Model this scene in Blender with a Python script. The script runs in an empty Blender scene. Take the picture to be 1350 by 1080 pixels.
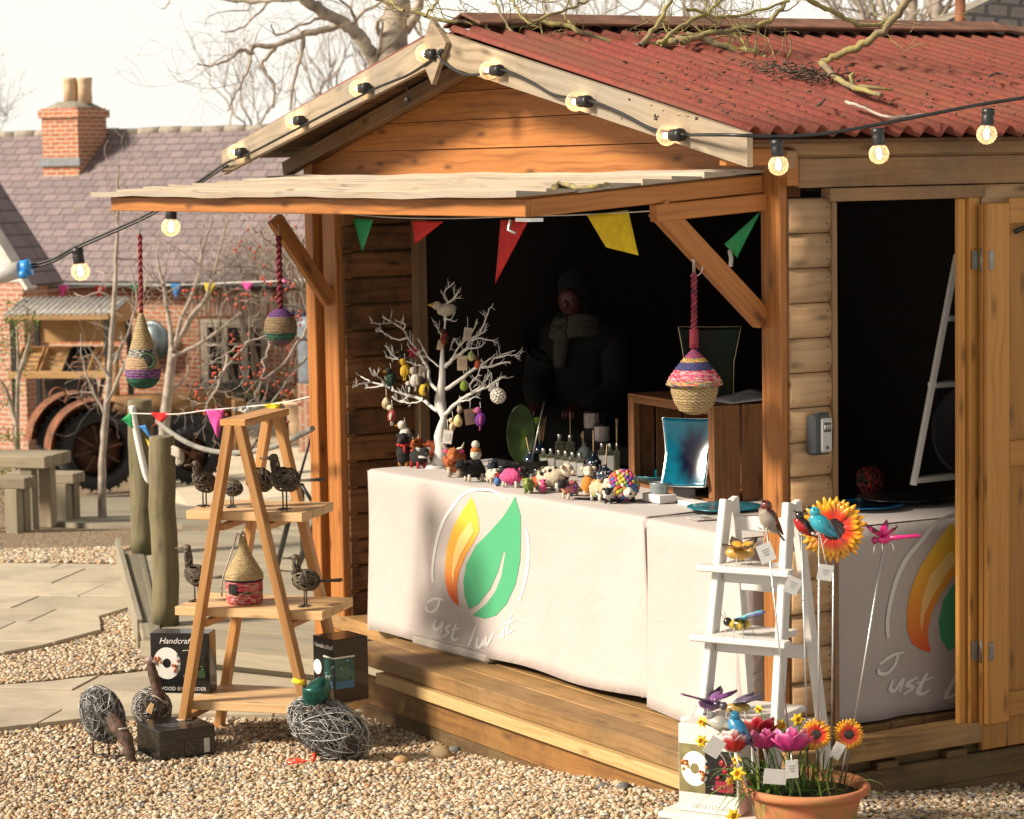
import bpy, bmesh, math, random
import numpy as np
from mathutils import Vector, Matrix
random.seed(7); np.random.seed(7)
D = bpy.data
scene = bpy.context.scene
COL = scene.collection
R = math.radians

# ---------------------------------------------------------------- camera, sky, sun, exposure
SC = .92
FPX, PITCH, ROLL, HC = 3405.6, .094, -.0172, 2.313*SC
cam = D.cameras.new('camera'); camo = D.objects.new('camera', cam); COL.objects.link(camo)
cam.sensor_width = 36; cam.lens = 36*FPX/1350; cam.clip_end = 500; cam.clip_start = .1
cp, sp = math.cos(PITCH), math.sin(PITCH); cr, sr = math.cos(ROLL), math.sin(ROLL)
R0 = Vector((1, 0, 0)); U0 = Vector((0, sp, cp)); F0 = Vector((0, cp, -sp))
rx = R0*cr + U0*sr; ux = -R0*sr + U0*cr; bx_ = -F0
camo.matrix_world = Matrix(((rx.x, ux.x, bx_.x, 0), (rx.y, ux.y, bx_.y, 0), (rx.z, ux.z, bx_.z, HC), (0, 0, 0, 1)))
scene.camera = camo
cam.dof.use_dof = True; cam.dof.focus_distance = 9.9; cam.dof.aperture_fstop = 7.0

SUN_EL = R(33); SUN_DIR = Vector((-.95, -.31, 0)).normalized()*math.cos(SUN_EL) + Vector((0, 0, math.sin(SUN_EL)))
w = D.worlds.new('World'); scene.world = w; w.use_nodes = True
nt = w.node_tree; bg = nt.nodes['Background']
sky = nt.nodes.new('ShaderNodeTexSky'); sky.sky_type = 'NISHITA'; sky.sun_disc = False
sky.sun_elevation = SUN_EL; sky.sun_rotation = math.atan2(SUN_DIR.x, SUN_DIR.y); sky.dust_density = 4; sky.air_density = 1.2
mixs = nt.nodes.new('ShaderNodeMix'); mixs.data_type = 'RGBA'; mixs.inputs['Factor'].default_value = .88
# thin bright haze, white towards the horizon and duller overhead
tcw = nt.nodes.new('ShaderNodeTexCoord'); spw = nt.nodes.new('ShaderNodeSeparateXYZ'); nt.links.new(tcw.outputs['Generated'], spw.inputs[0])
rpw = nt.nodes.new('ShaderNodeValToRGB'); ew = rpw.color_ramp.elements; ew[0].position = .10; ew[0].color = (1, .96, .87, 1); ew[1].position = .50; ew[1].color = (.32, .295, .255, 1)
nt.links.new(spw.outputs['Z'], rpw.inputs[0]); vmw = nt.nodes.new('ShaderNodeVectorMath'); vmw.operation = 'SCALE'; vmw.inputs['Scale'].default_value = 13.0
nt.links.new(rpw.outputs[0], vmw.inputs[0]); nt.links.new(vmw.outputs[0], mixs.inputs['B'])
nt.links.new(sky.outputs[0], mixs.inputs['A']); nt.links.new(mixs.outputs['Result'], bg.inputs['Color'])
bg.inputs['Strength'].default_value = .060
sl = D.lights.new('sun', 'SUN'); so = D.objects.new('sun', sl); COL.objects.link(so)
sl.energy = 5.0; sl.angle = R(12); sl.color = (1, .885, .72)
so.rotation_euler = SUN_DIR.to_track_quat('Z', 'Y').to_euler()
scene.view_settings.view_transform = 'Standard'; scene.view_settings.look = 'None'
scene.view_settings.exposure = .64; scene.view_settings.gamma = 1
scene.cycles.use_denoising = True
scene.cycles.max_bounces = 6; scene.cycles.diffuse_bounces = 3; scene.cycles.transparent_max_bounces = 12

# ---------------------------------------------------------------- pixel (of the 1350 px photograph) to place
def ray(px, py):
    a = px-675; b = py-540
    d = rx*(a/FPX) + ux*(-b/FPX) + F0
    return d
CAMP = Vector((0, 0, HC))
def onz(px, py, z):
    d = ray(px, py); return CAMP + d*((z-HC)/d.z)
def ony(px, py, y):
    d = ray(px, py); return CAMP + d*(y/d.y)
def pln(px, py, p0, n):
    d = ray(px, py); return CAMP + d*((p0-CAMP).dot(n)/d.dot(n))
TH = 1.0354
CX, CY = 1.0715*SC, 10*SC
UV = Vector((-math.cos(TH), math.sin(TH), 0)); VV = Vector((math.sin(TH), math.cos(TH), 0)); CO = Vector((CX, CY, 0))
SHM = Matrix.Translation(CO) @ Matrix.Rotation(math.pi/2-TH, 4, 'Z')     # shed frame: x = along the door wall, y = along the front, z from the deck
SHI = SHM.inverted()
def onv(px, py, v): return SHI @ pln(px, py, CO+VV*v, VV)                # in shed frame
def onu(px, py, u): return SHI @ pln(px, py, CO+UV*u, UV)
def ondeck(px, py, z): return SHI @ onz(px, py, z)
def sst(t): t = max(0, min(1, t)); return t*t*(3-2*t)
GP = [(-50, -.315), (14.5, -.315), (17, -.46), (20, -.78), (24, -1.16), (30, -1.70), (36, -1.95), (41, -2.05), (200, -2.2)]
def gy(y):
    for (a, za), (b, zb) in zip(GP, GP[1:]):
        if y <= b: return za+(zb-za)*(y-a)/(b-a)
    return -2.2
def gz(x, y):
    """level of the gravel: it falls to the left along the shed front, then away to the yard"""
    u = (Vector((x, y, 0))-CO).dot(UV); t = max(-.14, min(1.5, u-.25)); near = -.165-.10*t
    v = (Vector((x, y, 0))-CO).dot(VV); near = min(near, -.165-.10*sst((v+.3)/1.4))
    near += .045*math.exp(-((x+.73)**2+(y-10.12)**2)/.12)
    return min(near, gy(y)) if y > 12 else near
def ong(px, py, dz=0):
    d = ray(px, py); y = 8.
    while y < 120:
        p = CAMP+d*(y/d.y)
        if p.z <= gz(p.x, p.y)+dz: return p
        y += .01 if y < 20 else .04
    return CAMP+d*(y/d.y)

# ---------------------------------------------------------------- mesh builder
ICO_V = []; ICO_F = []
_b = bmesh.new(); bmesh.ops.create_icosphere(_b, subdivisions=1, radius=1)
ICO_V = [v.co.copy() for v in _b.verts]; ICO_F = [[v.index for v in f.verts] for f in _b.faces]; _b.free()
WM = {}      # world matrix of each object, so parts can be written in place
class MB:
    def __init__(s, M=None):
        s.v = []; s.f = []; s.uv = []; s.rnd = []; s.col = []; s.sm = []; s.M = M or Matrix(); s.c = (1, 1, 1)
    def vt(s, p, col=None):
        s.v.append(s.M @ Vector(p)); s.col.append(col or s.c); return len(s.v)-1
    def face(s, idx, uv=None, r=0, sm=False):
        s.f.append(list(idx)); s.rnd.append(r); s.sm.append(sm)
        if uv is None:
            ps = [s.v[i] for i in idx]
            n = (ps[1]-ps[0]).cross(ps[2]-ps[0])
            if n.length > 0: n.normalize()
            ax = Vector((0, 0, 1)) if abs(n.z) < .8 else Vector((0, 1, 0))
            t = ax.cross(n); t = t.normalized() if t.length > 1e-6 else Vector((1, 0, 0)); b = n.cross(t)
            uv = [(p.dot(t), p.dot(b)) for p in ps]
        s.uv.append(uv)
    def box(s, c, d, A=None, taper=1.0, col=None):
        c = Vector(c); A = A or Matrix.Identity(3); h = [x/2 for x in d]; P = []
        for z in (-1, 1):
            k = taper if z > 0 else 1
            for y in (-1, 1):
                for x in (-1, 1): P.append(s.vt(c + A @ Vector((x*h[0]*k, y*h[1]*k, z*h[2])), col))
        L = max(range(3), key=lambda i: d[i]); r = random.random(); ou, ov = random.random()*50, random.random()*50
        Q = [((0, 2, 3, 1), 2), ((4, 5, 7, 6), 2), ((0, 1, 5, 4), 1), ((2, 6, 7, 3), 1), ((0, 4, 6, 2), 0), ((1, 3, 7, 5), 0)]
        sg = [Vector((x, y, z)) for z in (-1, 1) for y in (-1, 1) for x in (-1, 1)]
        for q, n in Q:
            oth = [i for i in range(3) if i != n]
            if n == L: ua, va = oth
            else: ua = L; va = [i for i in oth if i != L][0]
            uv = [(sg[i][ua]*h[ua]*(1 if n != L else .15)+ou, sg[i][va]*h[va]+ov+n*.37) for i in q]
            s.face([P[i] for i in q], uv, r)
        return s
    def bar(s, p, q, w, h, up=(0, 0, 1), ext=0, col=None):
        p = Vector(p); q = Vector(q); X = (q-p).normalized(); Z = Vector(up); Y = Z.cross(X)
        if Y.length < 1e-4: Y = Vector((0, 1, 0)).cross(X)
        Y.normalize(); Z = X.cross(Y); A = Matrix((X, Y, Z)).transposed()
        return s.box((p+q)/2, ((q-p).length+ext, w, h), A, col=col)
    def tube(s, pts, rad, n=8, cap=True, col=None, cols=None):
        pts = [Vector(p) for p in pts]; m = len(pts)
        if not hasattr(rad, '__len__'): rad = [rad]*m
        prev = None; rings = []; r = random.random(); L = 0; Ls = []
        for i, p in enumerate(pts):
            t = (pts[min(i+1, m-1)]-pts[max(i-1, 0)])
            if t.length < 1e-9: t = Vector((0, 0, 1))
            t.normalize()
            if prev is None:
                a = Vector((0, 0, 1)) if abs(t.z) < .9 else Vector((1, 0, 0)); x = a.cross(t).normalized()
            else:
                x = prev-t*prev.dot(t); x = x.normalized() if x.length > 1e-6 else t.orthogonal().normalized()
            prev = x; y = t.cross(x)
            if i: L += (p-pts[i-1]).length
            Ls.append(L)
            cc = cols[i] if cols else col
            rings.append([s.vt(p+(x*math.cos(2*math.pi*k/n)+y*math.sin(2*math.pi*k/n))*rad[i], cc) for k in range(n)])
        o = random.random()*20
        for i in range(m-1):
            for k in range(n):
                k2 = (k+1) % n
                a0, a1 = rad[i]*6.28*k/n, rad[i]*6.28*(k+1)/n
                s.face((rings[i][k], rings[i][k2], rings[i+1][k2], rings[i+1][k]), [(Ls[i]+o, a0), (Ls[i]+o, a1), (Ls[i+1]+o, a1), (Ls[i+1]+o, a0)], r, True)
        if cap:
            s.face(rings[0][::-1], None, r); s.face(rings[-1], None, r)
        return s
    def lathe(s, prof, n=24, o=(0, 0, 0), A=None, colf=None, jit=0, closed=False):
        o = Vector(o); A = A or Matrix.Identity(3); rings = []
        for (rr, z) in prof:
            ring = []
            for k in range(n):
                a = 2*math.pi*k/n; q = rr*(1+random.uniform(-jit, jit))
                ring.append(s.vt(o + A @ Vector((q*math.cos(a), q*math.sin(a), z)), colf(z, a, rr) if colf else None))
            rings.append(ring)
        r = random.random()
        for i in range(len(rings)-1):
            for k in range(n):
                k2 = (k+1) % n
                s.face((rings[i][k], rings[i][k2], rings[i+1][k2], rings[i+1][k]), [(k/n, prof[i][1]), ((k+1)/n, prof[i][1]), ((k+1)/n, prof[i+1][1]), (k/n, prof[i+1][1])], r, True)
        if not closed:
            if prof[0][0] > 1e-5: s.face(rings[0][::-1], None, r)
            if prof[-1][0] > 1e-5: s.face(rings[-1], None, r)
        return s
    def ball(s, c, rad, A=None, n=12, m=8, col=None, jit=0, colf=None):
        if not hasattr(rad, '__len__'): rad = (rad,)*3
        c = Vector(c); A = A or Matrix.Identity(3); rings = []
        for i in range(m+1):
            th = math.pi*i/m; ring = []
            for k in range(n):
                a = 2*math.pi*k/n; d = Vector((math.sin(th)*math.cos(a), math.sin(th)*math.sin(a), math.cos(th)))
                q = 1+random.uniform(-jit, jit)
                ring.append(s.vt(c + A @ Vector((d.x*rad[0]*q, d.y*rad[1]*q, d.z*rad[2]*q)), colf(d) if colf else col))
                if i in (0, m): break
            rings.append(ring)
        g = lambda i, k: rings[i][k % len(rings[i])]
        r = random.random()
        for i in range(m):
            for k in range(n):
                q = [g(i, k), g(i+1, k), g(i+1, k+1), g(i, k+1)]
                q = list(dict.fromkeys(q))
                if len(q) > 2: s.face(q, None, r, True)
        return s
    def rock(s, c, rad, col=None):
        A = Matrix.Rotation(random.random()*6.28, 3, Vector((random.gauss(0, 1), random.gauss(0, 1), random.gauss(0, 1))).normalized())
        o = len(s.v); r = random.random()
        for p in ICO_V:
            q = A @ Vector((p.x*rad[0], p.y*rad[1], p.z*rad[2])); q *= random.uniform(.85, 1.12); s.vt(Vector(c)+q, col)
        for f in ICO_F: s.face([i+o for i in f], None, r, True)
        return s
    def poly(s, pts, ext=None, col=None):
        """flat polygon (fan-free ngon), or a prism when ext is a vector"""
        r = random.random()
        a = [s.vt(p, col) for p in pts]
        if ext is None: s.face(a, None, r); return s
        b = [s.vt(Vector(p)+Vector(ext), col) for p in pts]; n = len(pts)
        s.face(a[::-1], None, r); s.face(b, None, r)
        for i in range(n): s.face((a[i], a[(i+1) % n], b[(i+1) % n], b[i]), None, r)
        return s
    def grid(s, fn, nu, nv, sm=True, uvf=None, colf=None, flip=False):
        I = [[s.vt(fn(i/nu, j/nv), colf(i/nu, j/nv) if colf else None) for j in range(nv+1)] for i in range(nu+1)]
        r = random.random()
        for i in range(nu):
            for j in range(nv):
                q = [I[i][j], I[i+1][j], I[i+1][j+1], I[i][j+1]]; ab = [(i/nu, j/nv), ((i+1)/nu, j/nv), ((i+1)/nu, (j+1)/nv), (i/nu, (j+1)/nv)]
                if flip: q = q[::-1]; ab = ab[::-1]
                s.face(q, [uvf(*t) for t in ab] if uvf else None, r, sm)
        return s
    def build(s, name, mat, parent=None, bevel=0, solid=0, subsurf=0, label=None):
        if parent is not None: Mi = WM[parent.name].inverted()
        me = D.meshes.new(name)
        vs = [(Mi @ p) if parent is not None else p for p in s.v]
        me.from_pydata([tuple(p) for p in vs], [], s.f)
        uvl = me.uv_layers.new(name='UV')
        flat = np.array([c for u in s.uv for q in u for c in q], dtype=np.float32)
        uvl.data.foreach_set('uv', flat)
        at = me.attributes.new('rnd', 'FLOAT', 'FACE'); at.data.foreach_set('value', np.array(s.rnd, dtype=np.float32))
        ca = me.attributes.new('Col', 'FLOAT_COLOR', 'POINT')
        cc = np.ones((len(s.v), 4), dtype=np.float32); cc[:, :3] = np.array(s.col, dtype=np.float32); ca.data.foreach_set('color', cc.ravel())
        me.polygons.foreach_set('use_smooth', s.sm)
        if isinstance(mat, str): mat = MT[mat]
        me.materials.append(mat); me.update()
        o = D.objects.new(name, me); COL.objects.link(o)
        if parent is not None: o.parent = parent; WM[o.name] = WM[parent.name]
        else: WM[o.name] = Matrix()
        if bevel:
            b = o.modifiers.new('b', 'BEVEL'); b.width = bevel; b.segments = 1; b.limit_method = 'ANGLE'; b.angle_limit = R(50)
        if solid:
            b = o.modifiers.new('s', 'SOLIDIFY'); b.thickness = solid; b.offset = 0
        if subsurf:
            b = o.modifiers.new('ss', 'SUBSURF'); b.levels = subsurf; b.render_levels = subsurf
        if label: o['label'] = label
        return o

def tag(o, label, cat, group=None):
    o['label'] = label; o['category'] = cat
    if group: o['group'] = group
    return o
def thing(name, label, cat, loc=(0, 0, 0), rz=0, group=None, M=None):
    o = D.objects.new(name, None); COL.objects.link(o); o.empty_display_size = .05
    m = M if M is not None else Matrix.Translation(Vector(loc)) @ Matrix.Rotation(rz, 4, 'Z')
    o.matrix_world = m; WM[o.name] = m.copy()
    return tag(o, label, cat, group)
def rebase(o, loc):
    """put a single-mesh thing's origin at its base"""
    loc = Vector(loc); o.data.transform(Matrix.Translation(-loc)); o.location = loc; WM[o.name] = Matrix.Translation(loc); return o
def kids(o): return [c for c in D.objects if c.parent == o]
KID = {}
def dup(o, M, label=None, group=None, parent=None):
    """copy of a thing with copies of its parts and their sub-parts"""
    c = o.copy(); COL.objects.link(c)
    if parent is None: c.matrix_world = M; WM[c.name] = M.copy()
    else: c.parent = parent; WM[c.name] = WM[parent.name]
    if label: c['label'] = label
    if group: c['group'] = group
    ks = KID.setdefault(o.name, [x.name for x in kids(o)])
    for k in ks: dup(D.objects[k], None, parent=c)
    return c
def struct(o): o['kind'] = 'structure'; return o
def stuff(o): o['kind'] = 'stuff'; return o
def shp(v, u, z): return SHM @ Vector((v, u, z))
def RX(a): return Matrix.Rotation(a, 3, 'X')
def RY(a): return Matrix.Rotation(a, 3, 'Y')
def RZ(a): return Matrix.Rotation(a, 3, 'Z')
def lerp(a, b, t): return a+(b-a)*t
def polyline(pts, n):
    """smooth resample (Catmull-Rom)"""
    P = [Vector(p) for p in pts]; P = [P[0]*2-P[1]]+P+[P[-1]*2-P[-2]]; out = []
    for i in range(1, len(P)-2):
        for k in range(n):
            t = k/n; a, b, c, d = P[i-1], P[i], P[i+1], P[i+2]
            out.append(.5*((2*b)+(c-a)*t+(2*a-5*b+4*c-d)*t*t+(3*b-a-3*c+d)*t**3))
    out.append(P[-2]); return out
def textmesh(name, txt, size, M, mat, parent, shear=0, align='CENTER', ext=.0006):
    cu = D.curves.new('t', 'FONT'); cu.body = txt; cu.size = size; cu.align_x = align; cu.align_y = 'CENTER'; cu.shear = shear; cu.extrude = ext; cu.resolution_u = 2
    t = D.objects.new('t', cu); COL.objects.link(t); bpy.context.view_layer.update()
    me = D.meshes.new_from_object(t); D.objects.remove(t)
    me.transform(WM[parent.name].inverted() @ M); me.materials.clear(); me.materials.append(MT[mat]); me.name = name
    o = D.objects.new(name, me); COL.objects.link(o); o.parent = parent; WM[o.name] = WM[parent.name]; return o
def frameM(o, X, Y, Z): return Matrix(((X[0], Y[0], Z[0], o[0]), (X[1], Y[1], Z[1], o[1]), (X[2], Y[2], Z[2], o[2]), (0, 0, 0, 1)))

# ---------------------------------------------------------------- materials
MT = {}
def newmat(name):
    m = D.materials.new(name); m.use_nodes = True; MT[name] = m
    return m, m.node_tree, m.node_tree.nodes['Principled BSDF']
def N(nt, t, **k):
    n = nt.nodes.new(t)
    for a, b in k.items():
        if a in n.inputs: n.inputs[a].default_value = b
        else: setattr(n, a, b)
    return n
def L(nt, a, b): nt.links.new(a, b)
def ramp(nt, fac, stops):
    n = nt.nodes.new('ShaderNodeValToRGB'); e = n.color_ramp.elements
    while len(e) < len(stops): e.new(.5)
    for q, (p, c) in zip(e, stops): q.position = p; q.color = (*c, 1) if len(c) == 3 else c
    L(nt, fac, n.inputs[0]); return n
def mix(nt, f, a, b, bt='MIX'):
    n = nt.nodes.new('ShaderNodeMix'); n.data_type = 'RGBA'; n.blend_type = bt
    for s, x in (('Factor', f), ('A', a), ('B', b)):
        if hasattr(x, 'is_linked'): L(nt, x, n.inputs[s])
        elif s == 'Factor': n.inputs[s].default_value = x
        else: n.inputs[s].default_value = (*x, 1)
    return n.outputs['Result']
def math_(nt, op, a, b=0, clamp=False):
    n = nt.nodes.new('ShaderNodeMath'); n.operation = op; n.use_clamp = clamp
    for i, x in enumerate((a, b)):
        if hasattr(x, 'is_linked'): L(nt, x, n.inputs[i])
        else: n.inputs[i].default_value = x
    return n.outputs[0]
def coords(nt, kind='Object', scale=(1, 1, 1)):
    t = nt.nodes.new('ShaderNodeTexCoord'); m = N(nt, 'ShaderNodeMapping'); m.inputs['Scale'].default_value = scale
    L(nt, t.outputs[kind], m.inputs['Vector']); return m.outputs[0]
def bump(nt, bs, h, s=.3, d=.01):
    b = N(nt, 'ShaderNodeBump'); b.inputs['Strength'].default_value = s; b.inputs['Distance'].default_value = d
    L(nt, h, b.inputs['Height']); L(nt, b.outputs[0], bs.inputs['Normal'])
def plain(name, c, rough=.6, metal=0, var=.18, sc=12, bmp=.15, coat=0, spec=.5, sheen=0):
    m, nt, bs = newmat(name)
    co = coords(nt); n = N(nt, 'ShaderNodeTexNoise', Scale=sc, Detail=5); L(nt, co, n.inputs['Vector'])
    d = tuple(x*(1-var*1.4) for x in c); l = tuple(min(1, x*(1+var)) for x in c)
    L(nt, ramp(nt, n.outputs[0], [(.3, d), (.7, l)]).outputs[0], bs.inputs['Base Color'])
    bs.inputs['Roughness'].default_value = rough; bs.inputs['Metallic'].default_value = metal
    bs.inputs['Coat Weight'].default_value = coat; bs.inputs['Specular IOR Level'].default_value = spec
    if sheen: bs.inputs['Sheen Weight'].default_value = sheen
    if bmp:
        n2 = N(nt, 'ShaderNodeTexNoise', Scale=sc*6, Detail=4); L(nt, co, n2.inputs['Vector']); bump(nt, bs, n2.outputs[0], bmp, .004)
    return m
def vcol(name, rough=.6, metal=0, bmp=.2, sc=80, coat=0, var=.3):
    """colour from the mesh's own Col attribute (what each bit is made of), with grain"""
    m, nt, bs = newmat(name)
    a = N(nt, 'ShaderNodeAttribute', attribute_name='Col'); co = coords(nt)
    n = N(nt, 'ShaderNodeTexNoise', Scale=sc, Detail=4); L(nt, co, n.inputs['Vector'])
    g = ramp(nt, n.outputs[0], [(.3, (1-var,)*3), (.7, (1,)*3)])
    L(nt, mix(nt, 1, a.outputs['Color'], g.outputs[0], 'MULTIPLY'), bs.inputs['Base Color'])
    bs.inputs['Roughness'].default_value = rough; bs.inputs['Metallic'].default_value = metal; bs.inputs['Coat Weight'].default_value = coat
    if bmp: bump(nt, bs, n.outputs[0], bmp, .004)
    return m
def wood(name, c1, c2, rough=.6, knots=.8, gray=None, grayamt=0, sx=1.2, sy=45, dirt=0, coat=0):
    """sawn timber, grain along UV u; per-board tone from 'rnd'"""
    m, nt, bs = newmat(name)
    t = nt.nodes.new('ShaderNodeUVMap'); t.uv_map = 'UV'
    r = N(nt, 'ShaderNodeAttribute', attribute_name='rnd')
    mp = N(nt, 'ShaderNodeMapping'); mp.inputs['Scale'].default_value = (sx, sy, 1); L(nt, t.outputs[0], mp.inputs[0])
    # low frequency wander so that the grain is not ruler straight
    wv = N(nt, 'ShaderNodeTexNoise', Scale=2.2, Detail=2); L(nt, t.outputs[0], wv.inputs['Vector'])
    ad = N(nt, 'ShaderNodeVectorMath', operation='MULTIPLY_ADD'); L(nt, wv.outputs['Color'], ad.inputs[0]); ad.inputs[1].default_value = (0, 3.4, 0); L(nt, mp.outputs[0], ad.inputs[2])
    g = N(nt, 'ShaderNodeTexNoise', Scale=1, Detail=6, Roughness=.62); L(nt, ad.outputs[0], g.inputs['Vector'])
    base = ramp(nt, g.outputs[0], [(.30, c2), (.5, tuple(lerp(a, b, .7) for a, b in zip(c2, c1))), (.68, c1)]).outputs[0]
    tone = N(nt, 'ShaderNodeMapRange'); tone.inputs['To Min'].default_value = .72; tone.inputs['To Max'].default_value = 1.12; L(nt, r.outputs['Fac'], tone.inputs['Value'])
    hs = N(nt, 'ShaderNodeHueSaturation'); L(nt, tone.outputs[0], hs.inputs['Value']); L(nt, base, hs.inputs['Color']); c = hs.outputs[0]
    if knots:
        mk = N(nt, 'ShaderNodeMapping'); mk.inputs['Scale'].default_value = (2.0, 6.5, 1); L(nt, t.outputs[0], mk.inputs[0])
        vo = N(nt, 'ShaderNodeTexVoronoi', Scale=1.0); vo.voronoi_dimensions = '2D'; vo.inputs['Randomness'].default_value = 1; L(nt, mk.outputs[0], vo.inputs['Vector'])
        kk = ramp(nt, vo.outputs['Distance'], [(.02, (1, 1, 1)), (.06, (.55,)*3), (.12, (0, 0, 0))])
        c = mix(nt, math_(nt, 'MULTIPLY', kk.outputs[0], knots), c, tuple(x*.28 for x in c2))
    if gray:
        n = N(nt, 'ShaderNodeTexNoise', Scale=1.7, Detail=5); L(nt, coords(nt), n.inputs['Vector'])
        gg = ramp(nt, n.outputs[0], [(.38, (0, 0, 0)), (.66, (1, 1, 1))])
        gr = mix(nt, g.outputs[0], tuple(x*.6 for x in gray), gray)
        c = mix(nt, math_(nt, 'MULTIPLY', gg.outputs[0], grayamt), c, gr)
    if dirt:
        n = N(nt, 'ShaderNodeTexNoise', Scale=3.1, Detail=6, Roughness=.7); L(nt, coords(nt), n.inputs['Vector'])
        gg = ramp(nt, n.outputs[0], [(.46, (0, 0, 0)), (.62, (1, 1, 1))])
        c = mix(nt, math_(nt, 'MULTIPLY', gg.outputs[0], dirt), c, (.03, .017, .008))
    L(nt, c, bs.inputs['Base Color']); bs.inputs['Roughness'].default_value = rough; bs.inputs['Specular IOR Level'].default_value = .35
    bs.inputs['Coat Weight'].default_value = coat
    bump(nt, bs, g.outputs[0], .28, .006); return m
def glassy(name, c, rough=.05, alpha=.25, coat=1):
    """thin coloured glass: part see-through, part gloss"""
    m, nt, bs = newmat(name)
    bs.inputs['Base Color'].default_value = (*c, 1); bs.inputs['Roughness'].default_value = rough; bs.inputs['Coat Weight'].default_value = coat
    tr = N(nt, 'ShaderNodeBsdfTransparent'); tr.inputs[0].default_value = tuple(min(1, .35+x) for x in c)+(1,)
    mx = nt.nodes.new('ShaderNodeMixShader'); out = nt.nodes['Material Output']
    lw = N(nt, 'ShaderNodeLayerWeight', Blend=.35)
    L(nt, math_(nt, 'ADD', math_(nt, 'MULTIPLY', lw.outputs['Facing'], .6), alpha, True), mx.inputs[0]); L(nt, tr.outputs[0], mx.inputs[1]); L(nt, bs.outputs[0], mx.inputs[2]); L(nt, mx.outputs[0], out.inputs[0])
    return m
def emit(name, c, s):
    m, nt, bs = newmat(name); bs.inputs['Emission Color'].default_value = (*c, 1); bs.inputs['Emission Strength'].default_value = s
    bs.inputs['Base Color'].default_value = (*c, 1); return m

# timber of the shed
wood('cedar', (.40, .155, .038), (.19, .062, .013), .55, .75)
wood('cedar_dull', (.34, .19, .085), (.19, .095, .038), .7, .8, (.28, .22, .16), .35, dirt=.25)
wood('log_pine', (.50, .315, .165), (.34, .19, .085), .65, .8, (.40, .29, .19), .4)
wood('door_pine', (.52, .25, .06), (.36, .155, .034), .5, .7)
wood('grey_board', (.38, .295, .20), (.21, .155, .10), .75, .7, (.30, .265, .22), .6, dirt=.18)
wood('awning_board', (.46, .375, .285), (.30, .24, .175), .75, .6, (.40, .355, .305), .75)
wood('deck_wood', (.38, .215, .08), (.21, .11, .036), .65, .6, (.30, .22, .13), .4, dirt=.3)
wood('skirt_wood', (.42, .20, .06), (.24, .10, .028), .65, .8, (.2, .15, .06), .4, dirt=.4)
wood('skirt_dark', (.20, .11, .05), (.10, .052, .024), .75, .5, (.11, .105, .035), .55, dirt=.5)
wood('batten_pine', (.60, .42, .20), (.44, .27, .10), .6, .6)
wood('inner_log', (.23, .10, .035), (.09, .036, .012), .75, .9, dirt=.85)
wood('inner_shade', (.016, .010, .006), (.009, .006, .004), .85, .3)  # near black, standing in for the shade inside the shed
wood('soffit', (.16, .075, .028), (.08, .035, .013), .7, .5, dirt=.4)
wood('frame_pine', (.54, .28, .10), (.36, .16, .05), .5, .5)
wood('plank_pine', (.70, .46, .24), (.55, .33, .145), .5, .6)
wood('crate_wood', (.28, .12, .045), (.15, .058, .02), .7, .6, dirt=.3)
wood('walk_wood', (.38, .325, .235), (.26, .22, .155), .8, .4, (.34, .32, .25), .6, sy=30)
wood('post_wood', (.27, .22, .135), (.13, .105, .06), .85, .6, (.17, .18, .075), .6, sx=3, sy=30, dirt=.25)
wood('bench_wood', (.32, .26, .175), (.20, .16, .10), .85, .4, (.30, .29, .23), .6)
wood('stand_wood', (.48, .29, .13), (.34, .19, .075), .7, .4)
plain('white_paint', (.64, .62, .59), .42, var=.05, sc=9, bmp=.1)
plain('black_metal', (.018, .018, .019), .5, var=.2)
plain('black_plastic', (.014, .014, .015), .42, var=.2, bmp=.2)
plain('black_cloth', (.0014, .0013, .0013), .95, var=.3, bmp=.3)  # stallholder's clothes and hair, blackened to paint in the interior shade
plain('card_black', (.010, .010, .011), .28, var=.3, bmp=.05, coat=.3)
plain('card_grey', (.62, .57, .54), .6, var=.06)
plain('faint_print', (.72, .69, .67), .6, var=.03)
plain('hinge_steel', (.27, .26, .24), .5, .7, var=.3)
plain('steel', (.55, .54, .52), .35, .9, var=.15)
plain('wire_steel', (.22, .215, .21), .4, .75, var=.35, sc=60)
plain('wire_dark', (.06, .045, .032), .5, .6, var=.4, sc=60)
plain('bark_twig', (.095, .055, .038), .8, var=.5, sc=40, bmp=.6)
plain('white_card', (.70, .685, .66), .6, var=.04)
plain('string_white', (.72, .70, .66), .85, var=.1)
plain('rope', (.42, .37, .30), .9, var=.25, sc=60, bmp=.6)
plain('grey_rope', (.24, .23, .205), .9, var=.25, sc=60, bmp=.6)
plain('ink', (.02, .02, .02), .7, var=0, bmp=0)
plain('ink_grey', (.25, .25, .27), .7, var=0, bmp=0)
plain('gold_edge', (.55, .43, .25), .4, .6)
plain('red_paint', (.75, .045, .015), .4, var=.1, coat=.4)
plain('felt_white', (.78, .73, .66), .95, var=.1, sc=40, bmp=.5)
plain('terracotta', (.50, .185, .085), .75, var=.2, sc=5, bmp=.25)
plain('soil', (.035, .022, .014), .95, var=.4, sc=30, bmp=.9)
plain('leaf_green', (.10, .20, .03), .5, var=.3, sc=20)
plain('leaf_dark', (.035, .085, .018), .5, var=.3, sc=20)
plain('petal_yellow', (.85, .62, .02), .5, var=.12)
plain('scarf_shaded', (.05, .045, .032), .95, var=.2, sc=40, bmp=.5)  # cream scarf, darkened so its colour carries the indoor shade
plain('skin', (.06, .014, .009), .55, var=.12)  # skin far darker than its own tone: the indoor shade is painted in
plain('tub_plastic', (.44, .40, .36), .5, var=.05)
plain('duck_green', (.012, .085, .07), .3, .5, var=.35, sc=40)
plain('rust', (.20, .075, .035), .8, .2, var=.45, sc=7, bmp=.5)
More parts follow.
